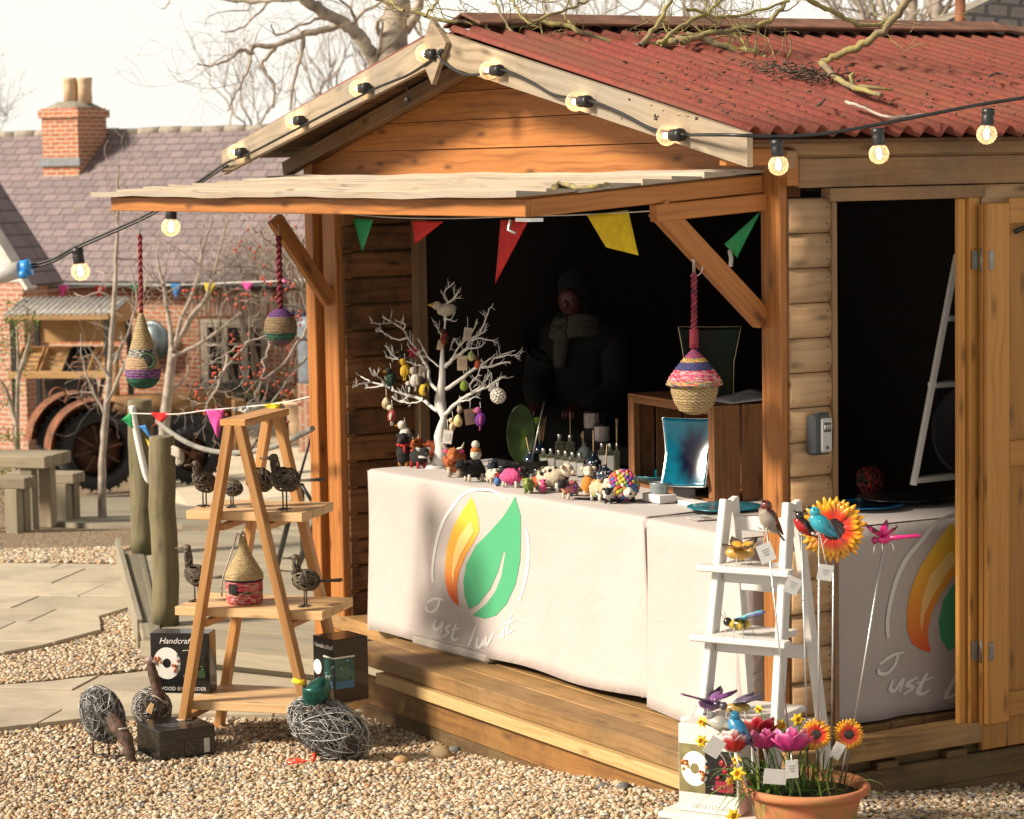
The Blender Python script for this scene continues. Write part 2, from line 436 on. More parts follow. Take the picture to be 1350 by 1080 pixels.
plain('rust_dark', (.085, .036, .02), .8, .2, var=.5, sc=7, bmp=.5)
plain('rust_green', (.23, .12, .045), .7, .2, var=.45, sc=5, bmp=.4)
plain('tyre', (.012, .011, .011), .85, var=.3, bmp=.5)
plain('stone_cap', (.28, .245, .20), .85, var=.2, sc=14, bmp=.5)
plain('lead', (.22, .23, .25), .6, .3, var=.15)
plain('chimney_pot', (.62, .44, .28), .7, var=.12)
plain('window_paint', (.52, .45, .37), .6, var=.08)
plain('tin_white', (.58, .54, .50), .5, .2, var=.18, sc=5)
plain('tank_grey', (.14, .16, .19), .5, var=.15)
plain('tub_metal', (.25, .31, .34), .4, .7, var=.2)
plain('sign_blue', (.02, .025, .13), .5, var=.1)
plain('blue_plastic', (.02, .22, .60), .4, var=.1)
plain('grey_plastic', (.48, .47, .45), .5, var=.1)
plain('cloth_grey', (.36, .34, .36), .9, var=.1)
plain('bark', (.37, .305, .245), .9, var=.4, sc=9, bmp=.9)
plain('bark_pale', (.36, .30, .25), .85, var=.3, sc=12, bmp=.5)
plain('twig_far', (.40, .33, .27), .9, var=.3, sc=12, bmp=0)
plain('berry', (.48, .07, .03), .4, var=.3, sc=30, bmp=0)
plain('safe_grey', (.055, .06, .066), .55, var=.12)
plain('safe_face', (.42, .41, .39), .4, .3, var=.08)
plain('bottle_cap', (.60, .58, .55), .3, .9, var=.1)
plain('reed', (.55, .38, .20), .8, var=.15, sc=60)
plain('pebble_dark', (.13, .13, .135), .7, var=.3, sc=30)
vcol('vc'); vcol('vc_dark', .35, 0, .02, 40, 0, .3); MT['vc_dark'].node_tree.nodes['Principled BSDF'].inputs['Specular IOR Level'].default_value = .12
vcol('vc_gloss', .3, 0, .05, 30, .3, .25); vcol('vc_felt', .95, 0, .8, 90, 0, .45); vcol('vc_weave', .8, 0, 1.0, 160, 0, .5)
vcol('vc_stone', .72, 0, .4, 60, 0, .35); vcol('vc_cloth', .8, 0, .15, 200, 0, .12); vcol('vc_print', .45, 0, .02, 50, .2, .15); vcol('vc_leaf', .55, 0, .1, 30, 0, .35)
for nm, c in dict(pink=(.85, .09, .42), red=(.68, .03, .03), green=(.03, .36, .13), blue=(.05, .24, .60), yellow=(.88, .66, .02), white=(.8, .77, .72)).items():
    m = plain('flag_'+nm, c, .8, var=.08, sc=30, bmp=.1)
glassy('glass_clear', (.40, .41, .32), .04, .14); glassy('glass_green', (.03, .07, .01), .05, .8); glassy('glass_blue_dark', (.012, .022, .04), .05, .85)
glassy('glass_pale', (.32, .38, .40), .08, .55)
m, nt, bs = newmat('glass_pane'); bs.inputs['Base Color'].default_value = (.02, .022, .025, 1); bs.inputs['Roughness'].default_value = .06
n = N(nt, 'ShaderNodeTexNoise', Scale=3); L(nt, coords(nt), n.inputs['Vector']); L(nt, ramp(nt, n.outputs[0], [(.35, (.006, .006, .006)), (.7, (.05, .045, .04))]).outputs[0], bs.inputs['Base Color'])
emit('filament', (1, .80, .55), 40)
m, nt, bs = newmat('bulb_glass')
bs.inputs['Base Color'].default_value = (.55, .42, .30, 1); bs.inputs['Roughness'].default_value = .03
bs.inputs['Emission Color'].default_value = (1, .50, .22, 1); bs.inputs['Emission Strength'].default_value = .42   # the lit envelope glows a little
tr = N(nt, 'ShaderNodeBsdfTransparent'); tr.inputs[0].default_value = (1, .93, .84, 1); mx = nt.nodes.new('ShaderNodeMixShader'); lw = N(nt, 'ShaderNodeLayerWeight', Blend=.4)
L(nt, math_(nt, 'ADD', math_(nt, 'MULTIPLY', lw.outputs['Facing'], .5), .12), mx.inputs[0]); L(nt, tr.outputs[0], mx.inputs[1]); L(nt, bs.outputs[0], mx.inputs[2]); L(nt, mx.outputs[0], nt.nodes['Material Output'].inputs[0])
# tablecloth
m, nt, bs = newmat('tablecloth'); co = coords(nt)
n = N(nt, 'ShaderNodeTexNoise', Scale=2.6, Detail=3); L(nt, co, n.inputs['Vector']); wv = N(nt, 'ShaderNodeTexNoise', Scale=260, Detail=2); L(nt, co, wv.inputs['Vector'])
cre = N(nt, 'ShaderNodeTexNoise', Scale=7, Detail=5, Roughness=.55, Distortion=1.4); L(nt, co, cre.inputs['Vector'])
L(nt, ramp(nt, n.outputs[0], [(.3, (.43, .375, .355)), (.7, (.475, .42, .40))]).outputs[0], bs.inputs['Base Color']); bs.inputs['Roughness'].default_value = .9; bs.inputs['Sheen Weight'].default_value = .2
bump(nt, bs, math_(nt, 'ADD', cre.outputs[0], math_(nt, 'MULTIPLY', wv.outputs[0], .12)), .24, .025)
# roof sheet
m, nt, bs = newmat('roof_red'); co = coords(nt)
n = N(nt, 'ShaderNodeTexNoise', Scale=2.3, Detail=6, Roughness=.65); L(nt, co, n.inputs['Vector']); n2 = N(nt, 'ShaderNodeTexNoise', Scale=38, Detail=5, Roughness=.7); L(nt, co, n2.inputs['Vector'])
c = ramp(nt, n2.outputs[0], [(.28, (.11, .020, .014)), (.55, (.20, .033, .021)), (.8, (.26, .055, .034))]).outputs[0]
c = mix(nt, ramp(nt, n.outputs[0], [(.45, (0, 0, 0)), (.72, (.75, .75, .75))]).outputs[0], c, (.16, .06, .024))
st_ = N(nt, 'ShaderNodeTexNoise', Scale=1, Detail=5, Roughness=.6); L(nt, coords(nt, 'Object', (16, 1.1, 1)), st_.inputs['Vector'])
c = mix(nt, ramp(nt, st_.outputs[0], [(.42, (0, 0, 0)), (.68, (.6, .6, .6))]).outputs[0], c, (.085, .03, .018))
sp_ = N(nt, 'ShaderNodeTexVoronoi', Scale=55); L(nt, co, sp_.inputs['Vector']); c = mix(nt, ramp(nt, sp_.outputs['Distance'], [(.06, (.7, .7, .7)), (.12, (0, 0, 0))]).outputs[0], c, (.32, .24, .13))
L(nt, c, bs.inputs['Base Color']); bs.inputs['Roughness'].default_value = .8; bump(nt, bs, n2.outputs[0], .5, .008)
plain('ridge_red', (.17, .075, .045), .8, var=.35, sc=9, bmp=.5)
# masonry
def brickmat(name, c1, c2, mo, bw, bh, ms, kind='UV', bmps=.6, extra=None, off=.5, rough=.85):
    m, nt, bs = newmat(name)
    t = nt.nodes.new('ShaderNodeUVMap'); t.uv_map = 'UV'
    b = N(nt, 'ShaderNodeTexBrick', Scale=1, Color1=(*c1, 1), Color2=(*c2, 1), Mortar=(*mo, 1)); b.offset = off
    b.inputs['Mortar Size'].default_value = ms; b.inputs['Brick Width'].default_value = bw; b.inputs['Row Height'].default_value = bh; b.inputs['Bias'].default_value = -.1; b.inputs['Mortar Smooth'].default_value = .2
    L(nt, t.outputs[0], b.inputs['Vector'])
    n = N(nt, 'ShaderNodeTexNoise', Scale=5, Detail=5); L(nt, t.outputs[0], n.inputs['Vector'])
    n2 = N(nt, 'ShaderNodeTexNoise', Scale=22, Detail=5); L(nt, t.outputs[0], n2.inputs['Vector'])
    c = mix(nt, .75, b.outputs[0], ramp(nt, n2.outputs[0], [(.3, (.62,)*3), (.7, (1.12,)*3)]).outputs[0], 'MULTIPLY')
    if extra: c = mix(nt, ramp(nt, n.outputs[0], extra[1]).outputs[0], c, extra[0])
    L(nt, c, bs.inputs['Base Color']); bs.inputs['Roughness'].default_value = rough
    bump(nt, bs, math_(nt, 'ADD', math_(nt, 'MULTIPLY', b.outputs['Fac'], -1), math_(nt, 'MULTIPLY', n2.outputs[0], .4)), bmps, .012)
    return m
brickmat('brick', (.52, .175, .075), (.38, .12, .055), (.56, .45, .34), .225, .075, .012, extra=((.52, .38, .27), [(.55, (0, 0, 0)), (.8, (.55, .55, .55))]))
brickmat('brick_pale', (.52, .24, .15), (.42, .17, .10), (.56, .46, .37), .225, .075, .012)
brickmat('slate', (.27, .205, .215), (.19, .15, .16), (.065, .05, .05), .30, .19, .010, bmps=.9, rough=.6, extra=((.22, .20, .12), [(.55, (0, 0, 0)), (.8, (.6, .6, .6))]))
brickmat('pantile', (.06, .05, .045), (.04, .035, .033), (.012, .01, .01), .22, .16, .022, bmps=1)
brickmat('slab', (.46, .385, .275), (.41, .345, .25), (.15, .115, .075), .9, .6, .008, bmps=.25, extra=((.34, .28, .20), [(.45, (0, 0, 0)), (.75, (.6, .6, .6))]))
plain('concrete', (.52, .44, .33), .9, var=.12, sc=1.2, bmp=.2)
# gravel
m, nt, bs = newmat('gravel'); co = coords(nt)
dn = N(nt, 'ShaderNodeTexNoise', Scale=14, Detail=2); L(nt, co, dn.inputs['Vector'])
va = N(nt, 'ShaderNodeVectorMath', operation='MULTIPLY_ADD'); L(nt, dn.outputs['Color'], va.inputs[0]); va.inputs[1].default_value = (.02, .02, .02); L(nt, co, va.inputs[2])
v = N(nt, 'ShaderNodeTexVoronoi', Scale=44); L(nt, va.outputs[0], v.inputs['Vector'])
sepc = N(nt, 'ShaderNodeSeparateColor'); L(nt, v.outputs['Color'], sepc.inputs[0])
c = ramp(nt, sepc.outputs[0], [(0, (.32, .20, .10)), (.25, (.46, .32, .17)), (.5, (.56, .42, .25)), (.72, (.60, .49, .34)), (.86, (.22, .20, .19)), (1, (.50, .30, .14))]).outputs[0]
c = mix(nt, ramp(nt, v.outputs['Distance'], [(.35, (0, 0, 0)), (.62, (1, 1, 1))]).outputs[0], c, (.10, .065, .035))
L(nt, c, bs.inputs['Base Color']); bs.inputs['Roughness'].default_value = .8
bump(nt, bs, math_(nt, 'MULTIPLY', v.outputs['Distance'], -1), 1, .02)
# lichen bark: grey-brown with yellow-green crust
m, nt, bs = newmat('lichen_bark'); co = coords(nt); n = N(nt, 'ShaderNodeTexNoise', Scale=11, Detail=5); L(nt, co, n.inputs['Vector']); n2 = N(nt, 'ShaderNodeTexNoise', Scale=70, Detail=3); L(nt, co, n2.inputs['Vector'])
c = mix(nt, ramp(nt, n.outputs[0], [(.40, (0, 0, 0)), (.58, (1, 1, 1))]).outputs[0], (.17, .12, .08), (.32, .275, .075))
c = mix(nt, ramp(nt, n2.outputs[0], [(.4, (.5, .5, .5)), (.6, (0, 0, 0))]).outputs[0], c, (.24, .20, .12)); L(nt, c, bs.inputs['Base Color']); bs.inputs['Roughness'].default_value = .9; bump(nt, bs, n2.outputs[0], .6, .006)
# glazed dish: turquoise running to a near black heart
m, nt, bs = newmat('glaze_blue'); a = N(nt, 'ShaderNodeAttribute', attribute_name='Col'); n = N(nt, 'ShaderNodeTexNoise', Scale=30, Detail=4); L(nt, coords(nt), n.inputs['Vector'])
L(nt, mix(nt, .4, a.outputs['Color'], ramp(nt, n.outputs[0], [(.3, (.4,)*3), (.7, (1.1,)*3)]).outputs[0], 'MULTIPLY'), bs.inputs['Base Color']); bs.inputs['Roughness'].default_value = .14; bs.inputs['Coat Weight'].default_value = .5
# terracotta with green algae on the belly
m, nt, bs = newmat('pot_clay'); co = coords(nt); n = N(nt, 'ShaderNodeTexNoise', Scale=6, Detail=6, Roughness=.65); L(nt, co, n.inputs['Vector'])
c = ramp(nt, n.outputs[0], [(.3, (.40, .125, .055)), (.7, (.56, .215, .10))]).outputs[0]
sx = N(nt, 'ShaderNodeSeparateXYZ'); L(nt, co, sx.inputs[0])
band = math_(nt, 'MULTIPLY', ramp(nt, sx.outputs['Z'], [(.16, (1, 1, 1)), (.30, (0, 0, 0))]).outputs[0], ramp(nt, n.outputs[0], [(.43, (0, 0, 0)), (.58, (1, 1, 1))]).outputs[0])
c = mix(nt, math_(nt, 'MULTIPLY', band, .8), c, (.16, .16, .03)); L(nt, c, bs.inputs['Base Color']); bs.inputs['Roughness'].default_value = .8; bump(nt, bs, n.outputs[0], .3, .01)

# ---------------------------------------------------------------- ground
mb = MB(); ys = [6, 8]+[8+.15*k for k in range(1, 48)]+[15.2, 16, 17, 18.5, 20, 22, 24, 27, 30, 33, 36, 41, 50, 70, 110, 180]
xs = [-90, -50, -30, -18, -12, -8, -5]+[-4+.2*k for k in range(36)]+[3.5, 5, 8, 12, 18, 30, 50, 90]
I = [[mb.vt((x, y, gz(x, y))) for x in xs] for y in ys]
for j in range(len(ys)-1):
    for i in range(len(xs)-1): mb.face((I[j][i], I[j][i+1], I[j+1][i+1], I[j+1][i]), None, 0, True)
struct(mb.build('ground', 'gravel'))
def ground_sheet(name, pix, mat, lift, sub=1):
    pts = []
    for a, b in zip(pix, pix[1:]+pix[:1]):
        for k in range(sub): pts.append(ong(lerp(a[0], b[0], k/sub), lerp(a[1], b[1], k/sub), lift))
    mb = MB(); o = [mb.vt(p) for p in pts]; mb.face(o); return struct(mb.build(name, mat))
# paving slabs, laid flat on the level ground
def slabs(name, pix):
    """one flag per polygon piece: cut a plan rectangle grid against the outline"""
    pts = [onz(x, y, -.285) for x, y in pix]; bm = bmesh.new(); f = bm.faces.new([bm.verts.new((p.x, p.y, 0)) for p in pts])
    if f.normal.z < 0: f.normal_flip()
    cx_ = sum(p.x for p in pts)/len(pts)
    ang = R(-12); ex = Vector((math.cos(ang), math.sin(ang), 0)); ey = Vector((-math.sin(ang), math.cos(ang), 0)); g = random.Random(3)
    t = 10.
    rows = []
    while t < 18:
        rows.append(t); bmesh.ops.bisect_plane(bm, geom=bm.verts[:]+bm.edges[:]+bm.faces[:], plane_co=ey*t, plane_no=ey); t += g.choice((.3, .42, .42, .56))
    for a, b in zip(rows, rows[1:]+[30]):
        s = -8+g.random()*.6
        while s < 3:
            fs = [q for q in bm.faces if a < q.calc_center_median().dot(ey) < b]
            if fs: bmesh.ops.bisect_plane(bm, geom=list({v for q in fs for v in q.verts})+list({e for q in fs for e in q.edges})+fs, plane_co=ex*s, plane_no=ex)
            s += g.choice((.45, .6, .75, .9))
    mb = MB()
    for q in bm.faces:
        c = q.calc_center_median(); zz = -.285+g.uniform(-.004, .004); tone = g.uniform(.82, 1.06)
        P = []
        for v in q.verts:
            d = (c-v.co); L_ = d.length; P.append(v.co+d*min(.3, .006/max(L_, .01)))
        mb.c = (.47*tone, .405*tone*g.uniform(.97, 1.02), .305*tone)
        mb.poly([(p.x, p.y, zz-.04) for p in P], (0, 0, .04))
    bm.free(); return struct(mb.build(name, 'slab_stone', bevel=.004))
m, nt, bs = newmat('slab_stone'); a = N(nt, 'ShaderNodeAttribute', attribute_name='Col'); n = N(nt, 'ShaderNodeTexNoise', Scale=3.2, Detail=7, Roughness=.65); L(nt, coords(nt), n.inputs['Vector'])
L(nt, mix(nt, 1, a.outputs['Color'], ramp(nt, n.outputs[0], [(.3, (.72, .72, .70)), (.55, (1, 1, 1)), (.75, (1.1, 1.07, 1.0))]).outputs[0], 'MULTIPLY'), bs.inputs['Base Color']); bs.inputs['Roughness'].default_value = .85; bump(nt, bs, n.outputs[0], .35, .02)
slabs('paving', [(-60, 741), (60, 742), (168, 744), (200, 790), (152, 806), (132, 812), (135, 830), (60, 850), (-60, 872)])
slabs('lower_paving', [(-60, 908), (60, 899), (190, 884), (250, 872), (330, 866), (520, 880), (520, 935), (400, 941), (240, 941), (120, 946), (-60, 966)])
ground_sheet('yard', [(176, 660), (225, 552), (330, 545), (620, 540), (700, 600), (620, 700), (430, 702), (300, 690)], 'concrete', .012, 6)

# ---------------------------------------------------------------- boardwalks
def boardwalk(name, pix, z, th, n, mat, dirpx):
    P = [onz(x, y, z) for x, y in pix]; d = (onz(*dirpx[1], z)-onz(*dirpx[0], z)); d.z = 0; d.normalize(); e = Vector((-d.y, d.x, 0))
    bm = bmesh.new(); f = bm.faces.new([bm.verts.new((p.x, p.y, 0)) for p in P])
    lo = min(p.dot(e) for p in P); hi = max(p.dot(e) for p in P); k = (hi-lo)/n
    for i in range(1, n): bmesh.ops.bisect_plane(bm, geom=bm.verts[:]+bm.edges[:]+bm.faces[:], plane_co=e*(lo+k*i), plane_no=e)
    mb = MB()
    for q in bm.faces:
        c = q.calc_center_median(); r = random.random(); o = random.random()*9
        A = [v.co+(e*(c-v.co).dot(e)*.035) for v in q.verts]
        a = [mb.vt((p.x, p.y, z)) for p in A]; b = [mb.vt((p.x, p.y, z-th)) for p in A]; m_ = len(a)
        nrm = (mb.v[a[1]]-mb.v[a[0]]).cross(mb.v[a[2]]-mb.v[a[0]]); fl = nrm.z < 0
        uvf = lambda ids: [(mb.v[i].dot(d)+o, mb.v[i].dot(e)+o) for i in ids]
        t = a[::-1] if fl else a; mb.face(t, uvf(t), r)
        for i in range(m_):
            s_ = (a[i], b[i], b[(i+1) % m_], a[(i+1) % m_]); s_ = s_[::-1] if fl else s_
            mb.face(s_, [(mb.v[j].dot(d)+mb.v[j].dot(e)+o, mb.v[j].z+o) for j in s_], r)
    bm.free(); return struct(mb.build(name, mat))
Z1 = -.18
boardwalk('boardwalk', [(203, 842), (188, 730), (240, 700), (700, 690), (760, 800), (560, 880)], Z1, .05, 30, 'walk_wood', ((203, 842), (560, 872)))
# edge boards with grooves, and the fascia along the front
mb = MB(); A0, A1 = onz(160, 730, Z1+.006), onz(189, 840, Z1+.006); B0, B1 = onz(190, 729, Z1+.006), onz(214, 842, Z1+.006)
for k in range(4):
    for g in range(5):
        p0, p1 = A0.lerp(B0, (k+g/5+.02)/4), A1.lerp(B1, (k+g/5+.02)/4); w_ = (B1-A1).length/4
        mb.bar(p0-Vector((0, 0, .02)), p1-Vector((0, 0, .02)), w_*.13, .05)
mb.bar(onz(158, 730, Z1-.07)-Vector((.012, 0, 0)), onz(188, 842, Z1-.07)-Vector((.012, 0, 0)), .03, .20)
F0_, F1_ = onz(190, 845, Z1), onz(560, 884, Z1)
mb.bar(F0_+Vector((0, -.03, -.03)), F1_+Vector((0, -.03, -.03)), .05, .075)
mb.bar(F0_+Vector((.02, .02, -.12)), F1_+Vector((.02, .02, -.12)), .03, .13)
struct(mb.build('boardwalk_edge', 'walk_wood', bevel=.004))
def far_walk():
    P = [ong(x, y, .05) for x, y in ((38, 687), (108, 655), (240, 648), (420, 652), (420, 690), (240, 691), (120, 690))]
    mb = MB(); a = [mb.vt(p) for p in P]; mb.face(a); b = [mb.vt(p-Vector((0, 0, .12))) for p in P]; n = len(P)
    for i in range(n): mb.face((a[i], b[i], b[(i+1) % n], a[(i+1) % n]))
    return struct(mb.build('rear_boardwalk', 'walk_wood'))
far_walk()

# ---------------------------------------------------------------- the market shed
shed = thing('wooden_shed', 'timber market shed with a raised board awning, open door and red corrugated roof', 'market stall', M=SHM)
UW, VD = 3.80, 2.65                 # length of the open front, depth of the shed
SB = lambda: MB(SHM)
# floor
mb = SB(); u1 = 2.85
for k, (a, b) in enumerate([(-.345, -.19), (-.186, -.04)]): mb.box(((a+b)/2, (u1+.13)/2, -.035), (b-a, u1-.13, .07))
for k in range(17):
    a = -.036+k*.16; mb.box((a+.078, (UW+.17)/2, -.035+(k % 3)*.0008), (.156, UW-.16, .07))
mb.box((1.25, .010, -.0345), (2.58, .128, .071))
mb.build('floor', 'deck_wood', shed, bevel=.004)
mb = SB()
mb.box((-.352, 1.32, -.098), (.05, 2.38, .05)); mb.build('step_batten', 'batten_pine', shed, bevel=.004)
mb = SB()
mb.box((-.322, u1/2+.07, -.18), (.03, u1-.14, .125)); mb.build('skirt_board', 'skirt_wood', shed, bevel=.003)
mb = SB(); mb.box((-.315, u1/2+.07, -.33), (.03, u1-.14, .18)); mb.box((-.18, .145, -.2), (.27, .03, .26)); mb.box((.8, -.015, -.165), (1.68, .03, .10)); mb.box((.8, -.008, -.31), (1.66, .03, .19)); mb.box((.8, .02, -.10), (1.68, .03, .06))
for v in (.05, .42, .75): mb.box((v, -.022, -.10), (.10, .04, .028))
mb.build('lower_skirt', 'skirt_dark', shed, bevel=.003)
# posts
for nm, v, u, dv, du, z0, z1 in (('corner_post', -.014, .055, .036, .115, 0, 2.14), ('front_post', 0, 3.735, .09, .09, -.3, 2.2), ('front_post', .02, 3.565, .09, .135, -.2, 2.1), ('front_post', .12, .135, .06, .05, 0, 2.08)):
    mb = SB(); mb.box((v, u, (z0+z1)/2), (dv, du, z1-z0)); mb.build(nm, 'cedar', shed, bevel=.005)
# log-lap side wall: D-shaped logs beside the door and beyond it
def logs(v0, v1, z0, z1, n, nm, mat='log_pine'):
    mb = SB(); h = (z1-z0)/n
    for k in range(n):
        zc = z0+h*(k+.5); prof = [(.03, -h/2), (.002, -h/2+.001)]+[(-.018*math.cos(t), h/2*.985*math.sin(t)) for t in np.linspace(-1.35, 1.35, 7)]+[(.002, h/2-.001), (.03, h/2)]
        r = random.random(); o = random.random()*40; ids = [[mb.vt((v, u, zc+z)) for (u, z) in prof] for v in (v0, v1)]; m_ = len(prof)
        ls = np.cumsum([0]+[math.dist(a, b) for a, b in zip(prof, prof[1:])])
        for i in range(m_-1):
            mb.face((ids[0][i], ids[0][i+1], ids[1][i+1], ids[1][i])[::-1], [(v0+o, ls[i]+o), (v0+o, ls[i+1]+o), (v1+o, ls[i+1]+o), (v1+o, ls[i]+o)][::-1], r, 1 <= i < m_-2)
        mb.face(ids[0], None, r); mb.face(ids[1][::-1], None, r)
    o = mb.build(nm, mat, shed)
    mb = SB()                                                     # nails
    for k in range(n):
        for dz in (-.03, .03): mb.ball((v1-.018, -.0155, z0+h*(k+.5)+dz), .0032, n=6, m=4)
    if v1 < .5: mb.build('nail', 'black_metal', o)
logs(.006, .188, -.005, 1.995, 16, 'log_wall'); logs(.892, VD, -.12, 2.03, 17, 'log_wall')
mb = SB()
mb.box((.2, .012, .99), (.022, .07, 1.98)); mb.box((.54, .004, 2.005), (.72, .06, .048)); mb.build('door_frame', 'cedar_dull', shed, bevel=.003)
mb = SB(); mb.box((.812, .012, .985), (.034, .024, 1.99)); mb.box((.857, .002, .985), (.050, .04, 2.03)); mb.build('door_jamb', 'door_pine', shed, bevel=.003)
mb = SB(); mb.box((1.3, .004, 2.085), (2.5, .03, .105)); mb.box((1.3, .0, 2.0), (.85, .02, .05)) if 0 else None
mb.box((1.35, -.004, 2.162), (2.62, .03, .046)); mb.build('wall_board', 'cedar_dull', shed, bevel=.003)
mb = SB(); mb.box((1.12, -.035, 2.185), (2.9, .03, .075)); mb.build('fascia_board', 'cedar_dull', shed, bevel=.003)
# gable boarding, clipped to the roof line
mb = SB(); zb = 2.085
for k in range(5):
    z0, z1 = zb+k*.122, zb+(k+1)*.122-.003
    ul = lambda z: max(-.02, 1.92-(2.645-z)/.222); uh = lambda z: min(3.80, 1.92+(2.645-z)/.222)
    if z1 > 2.63: z1 = 2.63
    a, b, c, d = ul(z0), uh(z0), uh(z1), ul(z1); o = random.random()*30; r = random.random()
    P = [(-.012, a, z0), (-.012, b, z0), (-.002, c, z1), (-.002, d, z1)]
    if k == 0: P = [(-.012, -.02, z0), (-.012, 3.80, z0), (-.002, min(3.8, c), z1), (-.002, max(-.02, d), z1)]
    i = [mb.vt(p) for p in P]; j = [mb.vt((.02, p[1], p[2])) for p in P]
    mb.face(i[::-1], [(P[q][1]+o, P[q][2]+o) for q in (3, 2, 1, 0)], r); mb.face((i[0], i[1], j[1], j[0]), None, r); mb.face(j, None, r)
mb.build('gable_board', 'cedar', shed)
# inner rafter seen below the overhang
mb = SB()
mb.bar((-.05, 1.95, 2.60), (-.05, 3.95, 2.13), .045, .07); mb.bar((-.05, 1.89, 2.60), (-.05, -.1, 2.13), .045, .07); mb.build('rafter', 'cedar_dull', shed, bevel=.003)
# barge boards and the diamond at the apex
mb = SB()
for s in (1, -1):
    e = 2.15*s; zt = 2.70; dz = .465
    P = [(-.335, 1.92, zt-.015), (-.335, 1.92+e, zt-dz-.01), (-.335, 1.92+e, zt-dz-.125), (-.335, 1.92, zt-.145)]
    o = random.random()*30; i = [mb.vt(p) for p in P]; j = [mb.vt((p[0]+.024, p[1], p[2])) for p in P]; r = random.random(); L_ = 2.2
    f = i if s > 0 else i[::-1]; uvs = [(o, o), (o+L_, o), (o+L_, o+.12), (o, o+.12)]; mb.face(f[::-1] if s > 0 else f[::1], uvs if s < 0 else uvs[::-1], r)
    for a in range(4): mb.face((i[a], i[(a+1) % 4], j[(a+1) % 4], j[a]), [(o, 0), (o+L_ if a % 2 == 0 else o+.1, 0), (o+L_ if a % 2 == 0 else o+.1, .02), (o, .02)], r)
    mb.face(j, None, r)
mb.build('barge_board', 'grey_board', shed)
mb = SB(); mb.poly([(-.338, 1.92, 2.735), (-.338, 1.80, 2.63), (-.338, 1.925, 2.465), (-.338, 2.03, 2.60)], (-.022, 0, 0)); mb.build('finial', 'grey_board', shed)
# roof: corrugated sheets, underside boards, ridge cap
def roofsheet(sgn):
    mb = SB(); nv = 260; v0, v1 = -.31, 2.72; ue = 2.13
    def fn(a, b):
        u = 1.92+sgn*(.06+ue*b-.06*b); v = lerp(v0, v1, a); return (v, u, 2.70-.222*abs(u-1.92)+.019*math.cos(2*math.pi*v/.0955)+.004*math.sin(v*3.1+b*2))
    mb.grid(fn, nv, 6, True, flip=(sgn > 0)); o = mb.build('roof_sheet', 'roof_red', shed, solid=.005); return o
roofsheet(-1); roofsheet(1)
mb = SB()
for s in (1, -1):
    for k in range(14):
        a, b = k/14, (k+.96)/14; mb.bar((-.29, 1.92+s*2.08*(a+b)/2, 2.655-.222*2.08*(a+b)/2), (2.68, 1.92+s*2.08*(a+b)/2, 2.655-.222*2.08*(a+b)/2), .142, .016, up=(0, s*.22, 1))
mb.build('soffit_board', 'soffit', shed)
mb = SB()
for s in (1, -1): mb.bar((-.22, 1.92+s*.075, 2.732), (2.62, 1.92+s*.075, 2.732), .165, .012, up=(0, s*.3, 1))
mb.bar((-.05, 1.86, 2.70), (2.6, 1.86, 2.70), .03, .05)
mb.bar((2.62, 1.85, 2.735), (2.90, 1.80, 2.69), .17, .012, up=(0, -.3, 1))
mb.build('ridge_cap', 'ridge_red', shed, bevel=.003)
# dark inside sheets: the shade deep in the shed is put into their colour
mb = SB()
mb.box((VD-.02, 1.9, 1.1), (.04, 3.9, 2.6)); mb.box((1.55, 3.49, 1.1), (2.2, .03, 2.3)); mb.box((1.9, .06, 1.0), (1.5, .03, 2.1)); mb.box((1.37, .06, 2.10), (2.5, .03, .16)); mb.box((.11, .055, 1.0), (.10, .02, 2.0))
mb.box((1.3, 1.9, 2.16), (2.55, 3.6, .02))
mb.build('shade_lining', 'inner_shade', shed)
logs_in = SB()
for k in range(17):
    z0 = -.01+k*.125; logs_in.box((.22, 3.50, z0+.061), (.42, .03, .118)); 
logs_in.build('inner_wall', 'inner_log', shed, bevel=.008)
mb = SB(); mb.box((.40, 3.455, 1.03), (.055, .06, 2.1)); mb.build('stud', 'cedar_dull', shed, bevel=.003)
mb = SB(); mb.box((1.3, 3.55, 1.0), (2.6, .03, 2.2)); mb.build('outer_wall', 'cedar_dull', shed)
mb = SB(); mb.box((-.005, .03, 2.10), (.05, .16, .12)); mb.box((-.16, -.05, 2.145), (.30, .04, .06)); mb.build('wall_plate', 'cedar', shed, bevel=.003)
mb = SB(); mb.box((.0, 1.9, 2.045), (.05, 3.7, .07)); mb.build('lintel', 'cedar_dull', shed)
